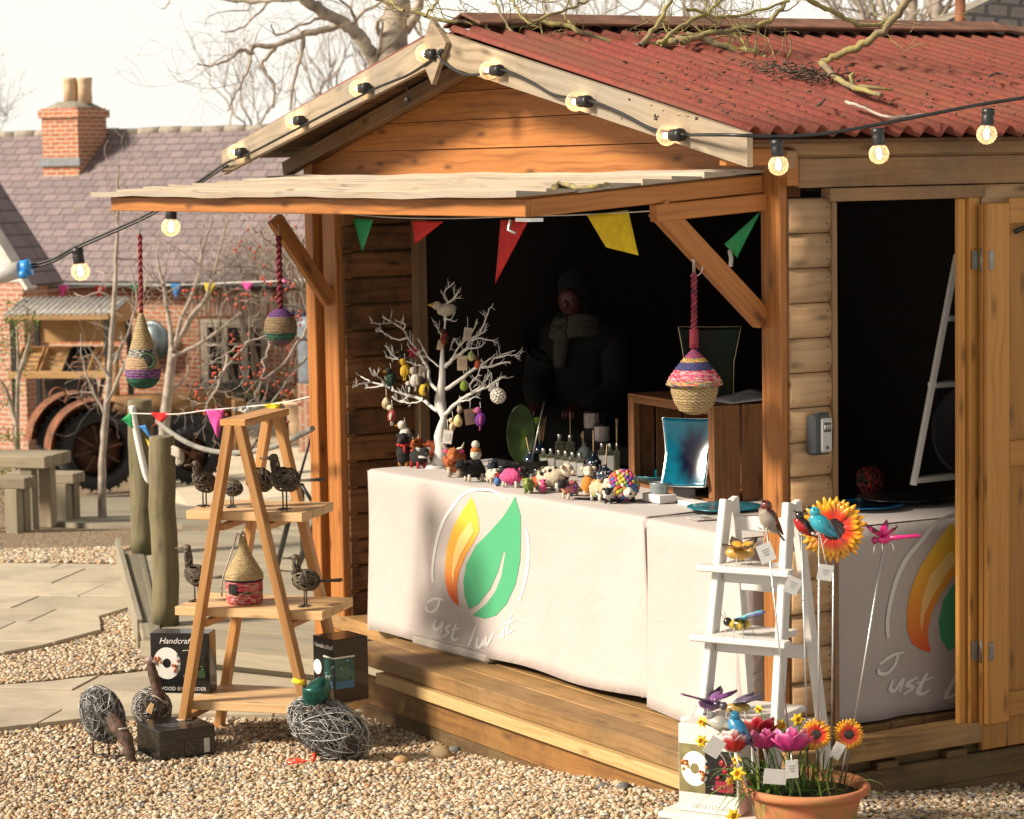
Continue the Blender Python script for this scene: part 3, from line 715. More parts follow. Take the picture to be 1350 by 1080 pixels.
# awning: lapped boards on a frame, propped open on two braces
mb = SB(); na = 8
for k in range(na):
    t0, t1 = k/na, (k+1)/na+.012
    v0, v1 = -.03-1.03*t0, -.03-1.03*t1; z0, z1 = 2.092-.068*t0, 2.092-.068*t1
    r = random.random(); o = random.random()*40; ua, ub = .09-.01*(k % 2), 3.92
    nseg = 24; top = []; bot = []
    for i in range(nseg+1):
        f = i/nseg; u = lerp(ua, ub, f); wob = .003*math.sin(u*4+k)+.002*math.sin(u*11+k*2)
        top.append((mb.vt((v0, u, z0+.004+wob*.5)), mb.vt((v1+wob, u, z1+.018+wob)))); bot.append((mb.vt((v0, u, z0-.002)), mb.vt((v1+wob, u, z1-.004+wob))))
    for i in range(nseg):
        ua_, ub_ = o+i*.16, o+(i+1)*.16
        mb.face((top[i][0], top[i][1], top[i+1][1], top[i+1][0])[::-1], [(ua_, o), (ua_, o+.13), (ub_, o+.13), (ub_, o)][::-1], r)
        mb.face((top[i][1], bot[i][1], bot[i+1][1], top[i+1][1])[::-1], [(ua_, o+.2), (ua_, o+.22), (ub_, o+.22), (ub_, o+.2)][::-1], r)
        mb.face((bot[i][0], bot[i+1][0], bot[i+1][1], bot[i][1])[::-1], [(ua_, o), (ub_, o), (ub_, o+.1), (ua_, o+.1)][::-1], r)
    mb.face((top[0][0], bot[0][0], bot[0][1], top[0][1]), None, r); mb.face((top[-1][0], top[-1][1], bot[-1][1], bot[-1][0]), None, r)
awn = mb.build('awning', 'awning_board', shed)
mb = SB()
mb.bar((-1.0, .10, 1.985), (-1.0, 3.80, 1.985), .045, .062)
for u in (.12, 1.3, 2.5, 3.76): mb.bar((-1.0, u, 1.985), (-.03, u, 2.05), .05, .062)
mb.build('awning_frame', 'cedar', awn, bevel=.003)
mb = SB(); mb.bar((-.50, .10, 1.955), (-.02, .10, 1.985), .05, .06); mb.bar((-.48, .105, 1.975), (-.03, .105, 1.56), .05, .075); mb.build('brace', 'cedar', shed, bevel=.003)
pL = onu(362, 288, 3.55); qL = onu(446, 398, 3.55)
mb = SB(); mb.bar(pL, (-.03, 3.55, qL.z), .05, .07); mb.build('brace', 'cedar', shed, bevel=.003)
mb = SB(); mb.box((-1.0, .11, 1.945), (.05, .1, .012)); mb.tube([(-1.02, .2, 1.945), (-1.03, .2, 1.91), (-1.02, .17, 1.9)], .006, 6); mb.build('hasp', 'steel', awn)
# the door, folded right back against the side wall
door = MB(SHM)
ud = -.045
for k in range(5): door.box((.866+.055+k*.125, ud, .93), (.122, .022, 2.06))
dr = door.build('door', 'door_pine', shed, bevel=.003)
mb = SB(); mb.box((.921, ud-.022, .98), (.108, .022, 1.96)); mb.box((1.50, ud-.022, .98), (.108, .022, 1.96)); mb.build('door_stile', 'door_pine', dr, bevel=.003)
for z in (1.93, 1.02, .065):
    mb = SB(); mb.box((1.211, ud-.021, z), (.47, .02, .095)); mb.build('door_rail', 'door_pine', dr, bevel=.003)
mb = SB(); mb.tube([(1.00, ud-.03, 1.85), (1.03, ud-.045, 1.865), (1.08, ud-.045, 1.855), (1.13, ud-.03, 1.87)], .010, 6); mb.build('door_latch', 'black_metal', dr)
for z in (1.75, .28):
    mb = SB(); mb.box((.848, -.030, z), (.028, .006, .070)); mb.box((.882, ud-.036, z), (.022, .006, .070)); mb.tube([(.864, -.048, z-.045), (.864, -.048, z+.045)], .007, 8); mb.build('hinge', 'hinge_steel', dr)
# hook that holds the door shut
mb = SB(); mb.tube([(.165, -.03, .885), (.175, -.045, .885), (.19, -.045, .86), (.195, -.04, .80)], .006, 6); mb.box((.17, -.02, .89), (.05, .012, .03)); mb.build('hasp', 'black_metal', shed)

# key safe on the logs
ks = thing('key_safe', 'small dark grey key safe with a pale keypad front, screwed to the log wall', 'key safe', M=SHM @ Matrix.Translation((.106, -.018, 1.15)))
mb = MB(WM[ks.name]); mb.box((0, -.025, 0), (.085, .05, .145)); mb.build('body', 'safe_grey', ks, bevel=.010)
mb = MB(WM[ks.name]); mb.box((.012, -.054, -.002), (.05, .012, .125)); fc = mb.build('front_cover', 'safe_face', ks, bevel=.008)
mb = MB(WM[ks.name]); mb.box((.012, -.061, .028), (.032, .006, .034)); mb.box((.012, -.061, -.045), (.012, .005, .012)); mb.build('dial_window', 'safe_grey', fc, bevel=.003)
mb = MB(WM[ks.name])
for k in range(4): mb.tube([(-.002+k*.009, -.065, .02), (-.002+k*.009, -.065, .036)], .0035, 6)
mb.build('dial', 'safe_face', fc)
mb = MB(WM[ks.name]); mb.tube([(-.01, -.03, .07), (-.01, -.035, .078), (.035, -.035, .078), (.035, -.03, .07)], .004, 6); mb.build('shackle', 'safe_grey', ks)

# twig and branch litter on the roofs
def stick(name, px, z_or_fn, r, mat, label, cat='stick', ns=6):
    pts = polyline([z_or_fn(x, y) for x, y in px], 4); n_ = len(pts)
    mb = MB(); mb.tube([p+Vector((random.gauss(0, r*.25), random.gauss(0, r*.25), random.gauss(0, r*.2))) for p in pts], [r*(1-.35*i/n_)*random.uniform(.85, 1.15) for i in range(n_)], ns)
    return mb, pts
def onroof(px, py, lift=.03):
    n = Vector((0, -.222, 1)).normalized(); nw = (SHM.to_3x3() @ n); return pln(px, py, SHM @ Vector((0, 1.92, 2.70+.02+lift)), nw)
def onawn(px, py): return pln(px, py, SHM @ Vector((-.03, 2, 2.115)), (SHM.to_3x3() @ Vector((-.066, 0, 1))).normalized())
mb, pts = stick('t', [(732, 247), (736, 242), (760, 246), (785, 246), (801, 243)], onawn, .010, 'lichen_bark', '')
tag(rebase(mb.build('twig', 'lichen_bark'), pts[0]), 'short yellow lichened twig lying on top of the raised awning', 'twig')
mb, pts = stick('t', [(1083, 84), (1100, 98), (1118, 112), (1140, 119), (1163, 126)], onroof, .014, 'lichen_bark', '')
mb.tube([onroof(1125, 112, .03), onroof(1121, 100, .06), onroof(1126, 97, .07)], .008, 6); mb.tube([onroof(1132, 114), onroof(1155, 116), onroof(1178, 119)], [.009, .007, .004], 6)
tag(rebase(mb.build('broken_branch', 'lichen_bark'), pts[0]), 'broken stump of branch with yellow lichen lying on the red roof', 'branch')
mb, pts = stick('t', [(1115, 134), (1140, 143), (1170, 154), (1200, 153), (1230, 150)], onroof, .007, 'bark_twig', '')
tag(rebase(mb.build('twig', 'bark_pale'), pts[0]), 'thin pale twig lying low on the red roof near the lights', 'twig')
for px_, lab in (([(1303, 101), (1315, 97), (1328, 100)], 'curled dark twig by itself high on the right of the red roof'), ([(1078, 140), (1085, 133), (1088, 130)], 'tiny dark twig low on the red roof beside the thin pale twig')):
    mb, pts = stick('t', px_, onroof, .006, 'bark_twig', ''); tag(rebase(mb.build('twig', 'bark_twig'), pts[0]), lab, 'twig')
mb = MB()
for k in range(420):
    if k < 230: x, y = random.gauss(1060, 34), random.gauss(98, 6)+(0)
    else: x, y = random.uniform(820, 1345), random.uniform(75, 160)
    if k < 230: y = 90+(x-1010)*.12+random.gauss(0, 5)
    p = onroof(x, y, random.uniform(0, .03)); a = random.random()*6.28; l = random.uniform(.012, .05) if k < 230 else random.uniform(.004, .022)
    d = SHM.to_3x3() @ Vector((math.cos(a), math.sin(a), .237*math.sin(a)+random.uniform(-.1, .4)))
    mb.tube([p, p+d*l*.5+Vector((0, 0, l*.1)), p+d*l], random.uniform(.0015, .004), 4)
stuff(tag(mb.build('leaf_litter', 'bark_twig'), 'dark twig and leaf litter scattered over the red corrugated roof', 'debris'))

# ---------------------------------------------------------------- tables and printed cloths
from mathutils.geometry import tessellate_polygon
def table_frame(Rp, Lp):
    """frame on a table's front top edge: x along the edge, y outwards to the viewer, z up"""
    o = SHM @ Vector(Rp); e = ((SHM @ Vector(Lp))-o); L_ = e.length; e.normalize(); n = Vector((0, 0, 1)).cross(e); return o, e, n, L_
TZ = .755
LOGO = dict(
 orange=[(515, 165), (528, 195), (540, 245), (546, 300), (520, 350), (490, 400), (468, 460), (458, 520), (462, 570), (467, 598), (445, 580), (425, 550), (413, 500), (412, 430), (420, 360), (440, 290), (475, 225)],
 glow=[(512, 260), (525, 300), (500, 345), (470, 400), (450, 460), (444, 520), (440, 470), (445, 400), (462, 330)],
 green=[(690, 163), (700, 195), (712, 240), (712, 330), (708, 420), (690, 510), (655, 590), (615, 635), (570, 647), (522, 633), (575, 590), (610, 540), (632, 480), (648, 385), (640, 384), (620, 460), (590, 530), (545, 590), (508, 610), (490, 560), (484, 500), (495, 430), (530, 360), (590, 300), (640, 245), (670, 200)])
RING = [[(366, 505), (365, 440), (380, 340), (405, 260), (440, 205), (480, 155), (530, 138), (590, 138), (630, 155), (655, 172)], [(733, 290), (742, 360), (738, 440), (722, 520), (706, 575)]]
TXT = [[(345, 582), (375, 568), (408, 572)], [(393, 570), (385, 602), (365, 620), (346, 613), (343, 596)], [(380, 650), (372, 678), (386, 690), (406, 662), (398, 702)], [(438, 670), (416, 684), (428, 702), (408, 716)],
       [(458, 664), (440, 718), (452, 732), (466, 722)], [(436, 690), (472, 684)], [(537, 675), (520, 720), (504, 766), (516, 773), (546, 756)], [(546, 724), (540, 752), (554, 758), (572, 728), (568, 757)], [(578, 714), (582, 752), (608, 704)],
       [(648, 684), (643, 716), (652, 716)], [(650, 661), (652, 667)], [(676, 628), (660, 692), (668, 702), (688, 688)], [(640, 670), (692, 652)]]
def logo_on(cloth, surf, toS, fade=1):
    """printed logo that follows the cloth's own surface"""
    def patch(name, outline, colf, mat, off):
        bm = bmesh.new(); vs = [bm.verts.new((x, y, 0)) for x, y in outline]
        for tri in tessellate_polygon([[Vector((x, y, 0)) for x, y in outline]]): bm.faces.new([vs[i] for i in tri])
        for _ in range(3):
            lg = [e for e in bm.edges if e.calc_length() > 14]
            if lg: bmesh.ops.subdivide_edges(bm, edges=lg, cuts=1); bmesh.ops.triangulate(bm, faces=bm.faces[:])
        bm.verts.ensure_lookup_table(); mb = MB()
        for v in bm.verts: s_, z_ = toS(v.co.x, v.co.y); mb.vt(surf(s_, z_, off), colf(v.co.y))
        for q in bm.faces: mb.face([v.index for v in q.verts], None, 0, True)
        bm.free(); return mb.build(name, mat, cloth)
    og = lambda y: tuple(lerp(a, b, t) for t in [min(1, max(0, (y-165)/430))] for a, b in (((.85, .55, .04), (.72, .10, .03)) if 0 else list(zip((.86, .60, .05), (.70, .085, .03)))))
    patch('print_leaf', LOGO['orange'], og, 'vc_cloth', .0025)
    patch('print_leaf', LOGO['glow'], lambda y: tuple(lerp(a, b, min(1, max(0, (y-260)/260))) for a, b in zip((.86, .68, .22), (.80, .42, .16))), 'vc_cloth', .004)
    patch('print_leaf', LOGO['green'], lambda y: (.065, .36, .17), 'vc_cloth', .0025)
    def stroke(mb, pts, w):
        P = polyline([(x, y, 0) for x, y in pts], 7) if len(pts) > 2 else [Vector((x, y, 0)) for x, y in pts]
        ids = []
        for i, p in enumerate(P):
            t = P[min(i+1, len(P)-1)]-P[max(i-1, 0)]; t.normalize(); nn = Vector((-t.y, t.x, 0)); f = i/(len(P)-1); ww = w*(.65+.5*math.sin(math.pi*min(1, f*1.1)))/2
            ids.append((mb.vt(surf(*toS(*(p+nn*ww).xy), .003)), mb.vt(surf(*toS(*(p-nn*ww).xy), .003))))
        for a, b in zip(ids, ids[1:]): mb.face((a[0], a[1], b[1], b[0]), None, 0, True)
    for r in RING: mb = MB(); stroke(mb, r, 11); mb.build('print_ring', 'white_card', cloth)
    for grp in ((0, 1), (2,), (3,), (4, 5), (6,), (7,), (8,), (9, 10), (11, 12)):
        mb = MB()
        for k in grp: stroke(mb, TXT[k], 10)
        mb.build('print_letter', 'white_card', cloth)

def clothed_table(name, Rp, Lp, depth, zl, zr, seed, label, flare=.02, endflare=0):
    o, e, n, Ln = table_frame(Rp, Lp); rg = random.Random(seed); ph = [rg.random()*6.28 for _ in range(8)]
    def fold(s, t):      # outward swell of a hanging side: soft vertical folds that grow towards the hem
        return t*(.010*math.sin(s*2.1+ph[0])+.008*math.sin(s*4.3+ph[1]-t)+.004*math.sin(s*9.7+ph[2]+t*1.5))+.002*math.sin(s*7+t*6+ph[3])+flare*t*t
    zb = lambda s: lerp(zr, zl, s/Ln)+.008*math.sin(s*6+ph[5])
    def front(s, z, off=0):
        t = max(0, (TZ-z)/TZ); s2 = s*(1) ; rr = .018
        s2 = s2-endflare*t*max(0, 1-s/.5)**2; q = o+e*s2+n*(fold(s, t)+off); q.z = z
        return q
    m = MB(); ns = 110
    # front panel with a rounded top edge, top, and both ends, in one sheet
    def strip(s):
        z0 = zb(s); P = []
        for k in range(15): P.append(front(s, lerp(z0, TZ-.02, k/14)))
        for a in (30, 60, 90): q = o+e*s+n*(-.02+.02*math.cos(R(a))+fold(s, .02)*.5); q.z = TZ-.02+.02*math.sin(R(a)); P.append(q)
        for d in (.12, .25, .5, .75, 1): q = o+e*s-n*(depth*d); q.z = TZ+.003*math.sin(s*7+d*5+ph[6])*(1 if d < 1 else 0)-.002; P.append(q)
        return P
    cols_ = [strip(Ln*i/ns) for i in range(ns+1)]
    I = [[m.vt(p) for p in c] for c in cols_]
    for i in range(ns):
        for j in range(len(I[0])-1): m.face((I[i][j], I[i+1][j], I[i+1][j+1], I[i][j+1]), None, 0, True)
    for end, s in ((0, 0), (1, Ln)):
        sg = -1 if end == 0 else 1; mm = 26
        def side(a, t):
            z = lerp(TZ-.004, (zr if end == 0 else zl), t); d = depth*a; k = min(1, a*18)
            base = o+e*s-n*(d)+n*(fold(s, t)*(1-k)); w_ = t*(.010*math.sin(d*13+ph[2])+.006*math.sin(d*29+ph[1]))*k+(flare+endflare)*t*k+.012*math.sin(min(1, t*8)*1.57)*k
            q = base+e*(sg*w_); q.z = z; return q
        m.grid(side, mm, 14, True, flip=(end == 0))
    r = thing(name, label, 'tablecloth', o-Vector((0, 0, 0)), 0)
    m.build('cloth', 'tablecloth', r, solid=.0018)
    return r, front, o, e, n, Ln
cl1, fr1, o1, e1, n1, L1 = clothed_table('tablecloth', (-.005, .925, TZ), (-.115, 3.045, TZ), .74, .012, .045, 4, 'pinkish white cloth on the long front table, its leaf logo in full view', endflare=.06)
def toS1(x, y):
    p = pln(450+x/3, 600+y/3, o1, n1); return (p-o1).dot(e1), p.z
logo_on(cl1, fr1, toS1)
cl2, fr2, o2, e2, n2, L2 = clothed_table('tablecloth', (-.045, .235, TZ), (-.03, .875, TZ), 1.45, .012, .012, 9, 'pinkish white cloth on the corner table, its leaf logo cut by the door frame')
# the corner table's logo faces the doorway: surface of its right end
def fr2s(s, z, off=0):
    d = s; t = max(0, (TZ-z)/TZ); rg = random.Random(9); ph = [rg.random()*6.28 for _ in range(8)]
    w_ = t*(.010*math.sin(d*13+ph[2])+.006*math.sin(d*29+ph[1]))+.02*t+.012*math.sin(min(1, t*8)*1.57)+.003
    q = o2-n2*d-e2*(w_+off); q.z = z; return q
def toS2(x, y):
    s_, z_ = toS1(x, y); sc, zc = toS1(550, 400); return 1.035-(s_-sc)*1.0, z_+.02
logo_on(cl2, fr2s, toS2)
def table_under(label, o, e, n, Ln, dp):
    t = thing('folding_table', label, 'table', (o.x, o.y, 0))
    m = MB(); A = Matrix((e, n, Vector((0, 0, 1)))).transposed(); c = o+e*Ln/2-n*dp/2; m.box((c.x, c.y, TZ-.03), (Ln-.06, dp-.06, .04), A); m.build('table_top', 'grey_plastic', t)
    for s in (.12, Ln-.14):
        for d in (.09, dp-.09):
            m = MB(); p = o+e*s-n*d; m.tube([(p.x, p.y, .0), (p.x, p.y, TZ-.05)], .016, 8); q = p.copy(); m.tube([(p.x, p.y, .0), (p.x, p.y, .035)], .024, 8); m.build('leg', 'black_metal', t)
table_under('folding table hidden under the front cloth, its dark feet showing below the hem', o1, e1, n1, L1, .74)
table_under('folding table hidden under the corner cloth beside the door', o2, e2, n2, L2, 1.45)
# plastic storage tub under the front table
tub = thing('storage_tub', 'pale plastic storage tub showing under the hem of the front tablecloth', 'storage tub', M=SHM @ Matrix.Translation((.045, 2.36, 0)) @ Matrix.Rotation(R(4), 4, 'Z'))
m = MB(WM[tub.name]); m.box((0, 0, .024), (.29, .60, .046), taper=1.01); m.build('body', 'tub_plastic', tub, bevel=.014)
m = MB(WM[tub.name]); m.box((-.02, 0, .053), (.24, .585, .012)); m.build('lid', 'tub_plastic', tub, bevel=.005)

# ---------------------------------------------------------------- goods on the front table
def tp(px, py, dz=0.001): return onz(px, py, TZ+dz)
VIEW = lambda p: Vector((p.x, p.y, 0)).normalized()
def heading(deg): return R(deg)
def critter(name, label, px, py, size, hd, body, head, leg, cat='felt animal', group='felt animals along the front of the table', ears=None, fluff=.10, scarf=None, horn=None, spots=None, up=False, nlegs=4):
    p = tp(px, py); t = thing(name, label, cat, p, R(hd), group); W = WM[t.name]; s = size
    m = MB(W)
    if up: m.ball((0, 0, .34*s), (.24*s, .24*s, .32*s), n=14, m=10, col=body, jit=fluff)
    else: m.ball((0, 0, .42*s), (.44*s, .27*s, .29*s), n=16, m=11, col=body, jit=fluff)
    if spots:
        for k in range(26):
            d = Vector((random.gauss(0, 1), random.gauss(0, 1), random.gauss(.3, 1))).normalized(); m.rock((d.x*.42*s, d.y*.27*s, .42*s+d.z*.28*s), (.07*s,)*3, random.choice(spots))
    m.build('body', 'vc_felt', t)
    hp = Vector((.02*s, 0, .80*s)) if up else Vector((.50*s, .02*s, .62*s))
    m = MB(W); m.ball(hp, (.20*s, .17*s, .19*s), n=12, m=9, col=head, jit=.03); m.ball(hp+Vector((.17*s, 0, -.05*s)), (.10*s, .09*s, .08*s), n=8, m=6, col=tuple(min(1, x*1.25+.02) for x in head))
    for y in (-1, 1): m.ball(hp+Vector((.13*s, y*.085*s, .07*s)), .028*s, n=6, m=5, col=(.01, .01, .01))
    hd_ = m.build('head', 'vc_felt', t)
    for y in (-1, 1):
        m = MB(W); m.ball(hp+Vector((-.05*s, y*.19*s, .10*s)), (.05*s, .10*s, .07*s), n=8, m=6, col=ears or head); m.build('ear', 'vc_felt', hd_)
        if horn: m = MB(W); m.tube([hp+Vector((0, y*.1*s, .15*s)), hp+Vector((.02*s, y*.24*s, .2*s)), hp+Vector((.06*s, y*.30*s, .34*s))], [.035*s, .03*s, .01*s], 6, col=horn); m.build('horn', 'vc_felt', hd_)
    lg = [(x, y) for x in (-.26, .26) for y in (-.13, .13)] if not up else [(.05, -.12), (.05, .12)]
    for x, y in lg:
        m = MB(W); m.tube([(x*s, y*s, .26*s), (x*s, y*s, .0)], [.06*s, .055*s], 8, col=leg); m.build('leg', 'vc_felt', t)
    if scarf:
        m = MB(W); c = hp+Vector((-.08*s if not up else 0, 0, -.17*s)); m.tube([c+Vector((math.cos(a)*.17*s, math.sin(a)*.17*s, 0)) for a in np.linspace(0, 6.28, 13)], .05*s, 6, col=scarf); m.tube([c+Vector((.13*s, .1*s, 0)), c+Vector((.17*s, .16*s, -.22*s))], .045*s, 6, col=scarf); m.build('scarf', 'vc_felt', t)
    return t
K = (.015, .014, .014); CR = (.72, .64, .50); OR = (.42, .11, .03); WH = (.75, .70, .62); RD = (.45, .03, .03); PK = (.75, .10, .28); GN = (.18, .28, .06)
critter('felt_penguin', 'black felt penguin with a red scarf at the far left end of the front table', 533, 614, .155, -120, K, K, (.6, .25, .05), scarf=RD, up=True, ears=K)
critter('felt_dog', 'black and white felt dog with red feet beside the base of the white display tree', 551, 617, .125, -60, K, K, RD, scarf=(.7, .66, .6), ears=(.6, .6, .58), spots=[K, (.5, .05, .02), (.6, .6, .55)])
critter('felt_cow', 'shaggy rust felt cow standing behind the white display tree, horns showing', 570, 612, .15, 160, (.30, .06, .02), OR, K, fluff=.28, horn=CR)
critter('felt_cow', 'shaggy orange felt cow with a pink bow at the foot of the white display tree', 600, 627, .165, -95, OR, (.48, .14, .04), (.6, .5, .36), fluff=.32, horn=CR, ears=PK, spots=[OR, (.5, .16, .05), (.36, .07, .02)])
critter('felt_sheep', 'black felt sheep with a small striped figure on its back', 625, 634, .125, -150, K, K, CR, fluff=.22)
p = tp(628, 630); t = thing('felt_snowman', 'tiny striped orange and cream felt figure standing on the black felt sheep', 'felt figure', p+Vector((0, 0, .085)), 0)
for nm, z, r, c in (('body', .02, .026, WH), ('waistcoat', .036, .023, (.6, .2, .04)), ('head', .062, .019, WH)): m = MB(WM[t.name]); m.ball((0, 0, z), r, n=10, m=8, col=c, jit=.04); m.build(nm, 'vc_felt', t)
critter('felt_sheep', 'small cream felt sheep, paler than the rest, right of the black one', 648, 637, .085, -70, CR, WH, CR, fluff=.2)
critter('felt_bird', 'small blue and red felt bird behind the gap right of the cream sheep', 656, 641, .06, -40, (.08, .2, .5), RD, K, up=True)
critter('felt_sheep', 'pink felt sheep with a black head above the green leaf logo', 674, 643, .115, -25, PK, K, WH, fluff=.16, ears=PK)
critter('felt_frog', 'low green felt frog just right of the pink sheep', 697, 650, .085, -100, GN, (.30, .36, .08), GN, fluff=.2, spots=[GN, (.4, .42, .1)])
critter('felt_cow', 'black and cream felt cow with a big cream head near the middle of the table', 726, 648, .15, -25, (.62, .55, .42), (.78, .66, .50), WH, fluff=.12, spots=[K, K, (.16, .15, .05), WH])
critter('felt_sheep', 'patchwork felt sheep with a black head, in many bright colours', 752, 657, .105, -130, (.6, .2, .2), K, (.7, .6, .45), fluff=.1, spots=[PK, (.1, .3, .7), (.8, .5, .05), (.3, .1, .45), (.1, .45, .2)])
critter('felt_giraffe', 'orange and cream felt animal sitting on a white saucer', 776, 653, .125, -90, (.70, .25, .04), (.78, .66, .50), WH, up=True, ears=CR)
critter('felt_dog', 'cream felt dog with a patterned body beside the bobbled hedgehog', 790, 660, .12, -60, (.62, .48, .3), (.80, .70, .55), WH, ears=(.25, .15, .08), spots=[(.7, .3, .05), (.1, .15, .35), (.4, .45, .1), WH])
p = tp(776, 656, 0.0); t = MB(Matrix.Translation(p)); t.lathe([(.0, .004), (.05, .004), (.085, .012), (.088, .014), (.05, .009), (0, .008)], 28); o = rebase(t.build('saucer', 'white_paint'), p); tag(o, 'white saucer under the orange and cream felt animal', 'saucer')
# bobbled hedgehog
p = tp(822, 661); t = thing('pompom_hedgehog', 'round hedgehog covered in bright felt pompoms at the right end of the row', 'felt animal', p, R(-75), 'felt animals along the front of the table'); W = WM[t.name]
m = MB(W); m.ball((0, 0, .065), (.064, .058, .055), col=(.35, .12, .1)); g = random.Random(5); cols_ = [(.75, .08, .30), (.80, .28, .03), (.78, .60, .08), (.55, .05, .05), (.25, .08, .40), (.08, .25, .5), (.30, .42, .08), (.80, .72, .60), (.78, .30, .45)]
for k in range(190):
    zz = 1-2*(k+.5)/190; a = k*2.39996; rr = math.sqrt(1-zz*zz); m.ball((rr*math.cos(a)*.066, rr*math.sin(a)*.06, .067+zz*.057), .0098, n=6, m=4, col=g.choice(cols_))
m.build('body', 'vc_felt', t)
m = MB(W); m.ball((.07, 0, .045), (.025, .022, .022), col=WH); m.ball((.096, 0, .042), .006, n=6, m=5, col=K); m.build('head', 'vc_felt', t)
for x, y in ((.03, .03), (.03, -.03), (-.03, .03), (-.03, -.03)): m = MB(W); m.tube([(x, y, .03), (x, y, 0)], .010, 6, col=K); m.build('leg', 'vc_felt', t)

# reed diffusers and bottles
def bottle(label, px, py, w=.040, h=.092, lab=True, reeds=0, group='small square bottles with white labels', name='glass_bottle', tint='glass_clear', liq=(.32, .31, .16)):
    p = tp(px, py); v = VIEW(p); t = thing(name, label, 'bottle', p, math.atan2(v.y, v.x)-math.pi/2, group); W = WM[t.name]
    m = MB(W); m.box((0, 0, h*.42), (w, w, h*.84), taper=.97); m.box((0, 0, h*.88), (w*.62, w*.62, h*.09), taper=.7); b = m.build('body', tint, t, bevel=.004)
    m = MB(W); m.box((0, 0, h*.36), (w*.84, w*.84, h*.66), col=liq); m.build('contents', 'vc_gloss', b)
    m = MB(W); m.tube([(0, 0, h*.90), (0, 0, h*1.12)], w*.24, 12); m.build('cap', 'bottle_cap', t, bevel=.002)
    if lab: m = MB(W); m.box((-w*.02, -w*.515, h*.36), (w*.72, .002, h*.60)); m.box((-w*.02, -w*.525, h*.42), (w*.34, .0012, h*.03)); lb = m.build('label', 'white_card', t)
    for k in range(reeds): m = MB(W); m.tube([(0, 0, h*.7), ((k-(reeds-1)/2)*.006, random.uniform(-.01, .01), h*1.1+.11)], .0018, 5); m.build('reed', 'reed', t)
    return t
od = ['leftmost', 'second from the left', 'third from the left', 'fourth from the left', 'fifth from the left', 'rightmost']
for k, (x, y) in enumerate([(717, 621), (727, 621.5), (737.5, 623.5), (746.5, 625), (755.5, 626.5), (765, 628)]):
    bottle('small white-labelled bottle, '+od[k]+' in the row of six', x, y, liq=[(.34, .33, .22), (.36, .33, .08), (.33, .32, .16), (.33, .33, .22), (.3, .3, .18), (.30, .29, .14)][k])
for k, (x, y) in enumerate([(738.5, 610), (752.5, 611)]):
    bottle('taller clear bottle in the back row, '+['left', 'right'][k]+' of the two side by side', x, y, .046, .118, False, 1 if k else 0, 'clear bottles in the back row', liq=(.20, .20, .13))
for k, (x, y) in enumerate([(794.5, 622), (805, 622.5)]):
    bottle('tall dark bottle with a pale label beside the crate, '+['left', 'right'][k]+' of the pair', x, y, .042, .115, True, 0, 'tall labelled bottles beside the crate', liq=(.05, .05, .05))
bottle('slim clear bottle with two reeds close against the wooden crate', 814, 625, .028, .125, False, 2, 'clear bottles in the back row', liq=(.1, .1, .07))
def round_diffuser(label, px, py, r, h, tint, reeds, speck=None, rl=.12, lean=0):
    p = tp(px, py); t = thing('reed_diffuser', label, 'reed diffuser', p, 0, 'round glass reed diffusers'); W = WM[t.name]
    pr = [(r*.55, 0), (r*.85, h*.12), (r, h*.38), (r*.9, h*.6), (r*.5, h*.80), (r*.24, h*.88), (r*.22, h), (r*.28, h*1.03)]
    m = MB(W); m.lathe(pr, 20)
    b = m.build('body', tint, t)
    if speck:
        m = MB(W)
        for k in range(70):
            z = random.uniform(.08, .7)*h; rr = np.interp(z, [q[1] for q in pr], [q[0] for q in pr]); a = random.random()*6.28; m.rock((rr*math.cos(a), rr*math.sin(a), z), (r*.15, r*.12, r*.13), random.choice(speck))
        m.build('glass_chips', 'vc_gloss', b)
    for k in range(reeds):
        m = MB(W); x = (k-(reeds-1)/2); m.tube([(x*.002, 0, h*.5), (x*.007+lean, random.uniform(-.012, .012), h+rl+random.uniform(-.01, .01))], .0026, 5); m.build('reed', 'reed', t)
round_diffuser('round midnight blue glass diffuser with one short reed, left of the bottles', 700, 619, .036, .085, 'glass_blue_dark', 1, None, .06, -.02)
round_diffuser('dark glass diffuser holding the fan of six pale reeds behind the bottles', 713, 603, .038, .075, 'glass_blue_dark', 6, None, .115, .01)
round_diffuser('round pale blue glass diffuser behind the six bottles', 771, 613, .043, .10, 'glass_pale', 2, None, .05, -.01)
SP = [(.02, .02, .03), (.25, .24, .28), (.45, .42, .46), (.04, .03, .06), (.30, .12, .14)]
round_diffuser('taller black and white speckled glass diffuser with a reed', 783, 630, .038, .115, 'glass_blue_dark', 1, SP, .09)
round_diffuser('squat dark speckled glass diffuser in front of the tall labelled bottles', 798, 636, .036, .075, 'glass_blue_dark', 1, SP[:3]+[(.3, .35, .45)], .09, .01)
p = tp(699, 622); v = VIEW(p); m = MB(); m.tube([p+Vector((0, 0, .02)), ony(717.5, 530, p.y+.05)], .004, 6); tag(rebase(m.build('glass_rod', 'steel'), p), 'long grey glass rod leaning behind the midnight blue diffuser', 'rod')
